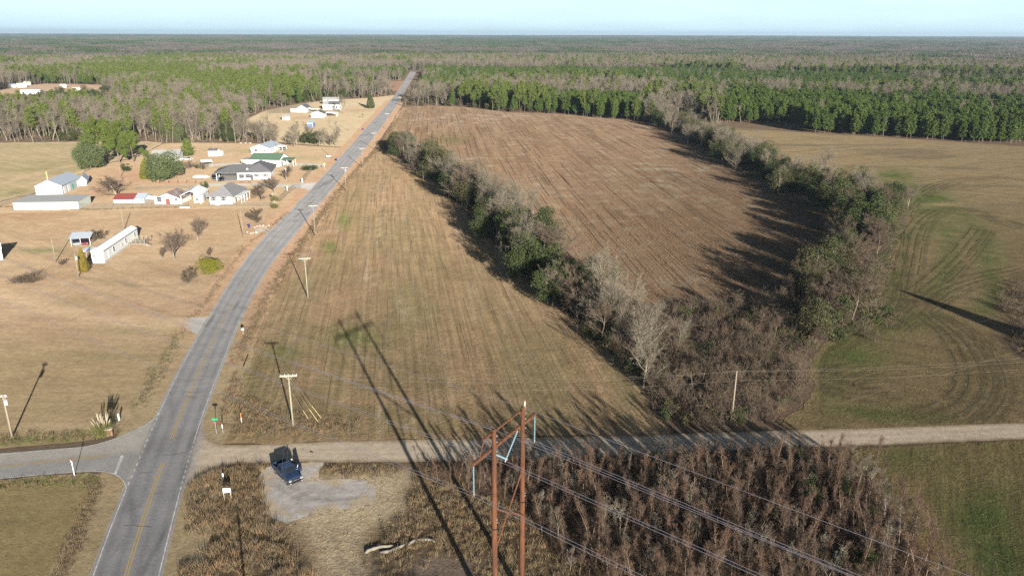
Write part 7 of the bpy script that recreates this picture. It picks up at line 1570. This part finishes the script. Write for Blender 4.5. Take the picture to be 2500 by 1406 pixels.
for x, y, lb, m in ((821, 393, 'navy blue wheeled bin at the road end of the upper drive', 'blue_plastic'), (608.5, 556, 'navy blue wheeled bin beside the driveway stones', 'blue_plastic'), (886, 318, 'dark wheeled bin at the road below the farmstead', 'blue_plastic'), (602, 438, 'dark bin under the ranch house carport', 'blue_plastic')):
    o = thing('wheeled_bin', lb, 'bin', x, y, .5); MB().add([(-.26, -.3, .08), (.26, -.3, .08), (.26, .3, .08), (-.26, .3, .08), (-.32, -.38, 1.0), (.32, -.38, 1.0), (.32, .38, 1.0), (-.32, .38, 1.0)], [(3, 2, 1, 0), (4, 5, 6, 7), (0, 1, 5, 4), (1, 2, 6, 5), (2, 3, 7, 6), (3, 0, 4, 7)]).build('bin_body', M[m], o); MB().bx(-.34, .34, -.4, .42, 1.003, 1.08).build('lid', M[m], o)
    for sx in (-.28, .28): MB().disc((sx, .33, .1), (1, 0, 0), .1, .06, 10).build('wheel', M['rubber'], o)
o = thing('yard_cart', 'small white yard cart near the thin pole by the road', 'cart', 803, 385, .2); MB().bx(-1.2, 1.2, -.5, .5, .45, .95).build('tub', M['white'], o)
for sx in (-.7, .7):
    for sy in (-.5, .5): MB().disc((sx, sy, .25), (0, 1, 0), .25, .12, 10).build('wheel', M['rubber'], o)
o = thing('planter', 'white low planter in front of the fence between the cottage and the porch house', 'planter', 452, 508, 0); MB().bx(-1.6, 1.6, -.4, .4, 0, .5).build('trough', M['white'], o); MB().bx(-1.5, 1.5, -.32, .32, .45, .56).build('soil', M['roof_rust'], o)
o = thing('white_post', 'white marker cylinder beside the pampas grass at the side road corner', 'marker post', 291, 1026); MB().tube([(0, 0, 0), (0, 0, 1.1)], .13, 10).build('post', M['sign_white'], o); MB().disc((0, 0, 1.12), (0, 0, 1), .15, .05, 10).build('cap', M['porcelain'], o)
o = thing('brick_marker', 'red brick address pillar leaning into the pampas grass', 'brick pillar', 268, 1062, .3); MB().box((0, 0, .5), (.9, .5, 1.0)).build('pillar', M['brick'], o); MB().box((0, 0, 1.06), (1.05, .62, .12)).build('cap', M['stone'], o)
for i, (x, y, lb) in enumerate(((698, 421, 'white gate post in front of the ranch house corner'), (702, 466, 'white gate post on the lower side of the drive'), (738.5, 446, 'white gate post on the upper side of the drive'))):
    o = thing('gate_post', lb, 'gate post', x, y); MB().box((0, 0, .8), (.4, .4, 1.6)).build('post', M['white'], o); MB().box((0, 0, 1.66), (.5, .5, .1)).build('cap', M['white'], o)
def rock(seed, s):
    r = np.random.default_rng(seed); k = MB().ball((0, 0, s * .35), (s, s * .8, s * .6), 8, 5); k.v = [tuple(np.array(v) * (1 + r.normal(0, .09))) for v in k.v]; return k.mesh('garden_stone', M['stone'])
RK = [rock(i, .45) for i in range(4)]
for i, (x, y) in enumerate([(604, 568), (612, 571), (618, 570), (626, 569), (622, 556), (628, 554), (634, 553), (642, 553), (650, 555), (656, 552)]):
    o = mobj('garden_stone', RK[i % 4]); o.location = tuple(G(x, y)); o.rotation_euler = (0, 0, i); s_ = .8 + .12 * (i % 4); o.scale = (s_,) * 3; tag(o, 'pale boulder edging the short driveway below the twiggy shrub' if i < 4 else 'pale boulder in the row at the foot of the twiggy shrub', 'boulder', 'boulders edging the short driveway' if i < 4 else 'boulders under the twiggy shrub')
def tubemesh(px, r, lb, seed):
    pts = [G(*q) + [0, 0, r * .8] for q in px]; pts = resample(chaikin(np.array(pts), 2), .35); rr = np.random.default_rng(seed); k = MB().tube([tuple(p_ - pts[0]) for p_ in pts], [r * rr.uniform(.8, 1.15) * (1 if 0 < i < len(pts) - 1 else .6) for i in range(len(pts))], 8); o = k.build('silt_sock', M['sock'], None, True); o.location = tuple(pts[0]); tag(o, lb, 'erosion sock')
tubemesh([(893, 1352), (899, 1345), (918, 1340), (930, 1336), (945, 1337), (960, 1334)], .2, 'pale lumpy fabric tube with a hooked end lying in the weeds', 1); tubemesh([(928, 1350), (945, 1350), (962, 1344), (975, 1338), (988, 1331)], .2, 'pale lumpy fabric tube lying just below the hooked one', 2); tubemesh([(998, 1331), (1006, 1325), (1014, 1320)], .2, 'short pale tube piece sticking out of the weeds', 3); tubemesh([(1018, 1318), (1035, 1320), (1048, 1317), (1062, 1324)], .15, 'half buried end of the pale tube, farthest into the weeds', 4)
k = rock(9, .22); k.materials.clear(); k.materials.append(M['bark_dark']); o = mobj('dirt_clod', k, None, tuple(G(761, 1106))); tag(o, 'dark clod lying on the dirt road beside the pickup', 'clod')
o = thing('outdoor_furniture', 'pale lawn furniture heap at the wood edge behind the farthest house', 'patio set', 600, 352)
for i, (dx, dy) in enumerate(((-2.5, 0), (0, .4), (2.6, -.3))): MB().box((dx, dy, .72), (1.8, .8, .08)).build('table_top', M['crossarm'], o); MB().box((dx, dy, .34), (.3, .3, .68)).build('pedestal', M['crossarm'], o); MB().box((dx, dy - .75, .42), (1.8, .3, .06)).build('bench', M['crossarm'], o)

# ------------------------------------------------------------------ the air
hz, n_, l_, b_ = newmat('haze_air'); n_.remove(b_); vol = n_.new('ShaderNodeVolumePrincipled'); vol.inputs['Color'].default_value = (.62, .80, 1.0, 1); vol.inputs['Density'].default_value = 6.5e-5; vol.inputs['Anisotropy'].default_value = 0.2
l_.new(vol.outputs[0], n_['Material Output'].inputs['Volume']); hz.cycles.homogeneous_volume = True if hasattr(hz, 'cycles') and hasattr(hz.cycles, 'homogeneous_volume') else None
tag(MB().bx(-20500, 20500, -20500, 20500, -4, 135).build('haze', hz), kind='stuff')
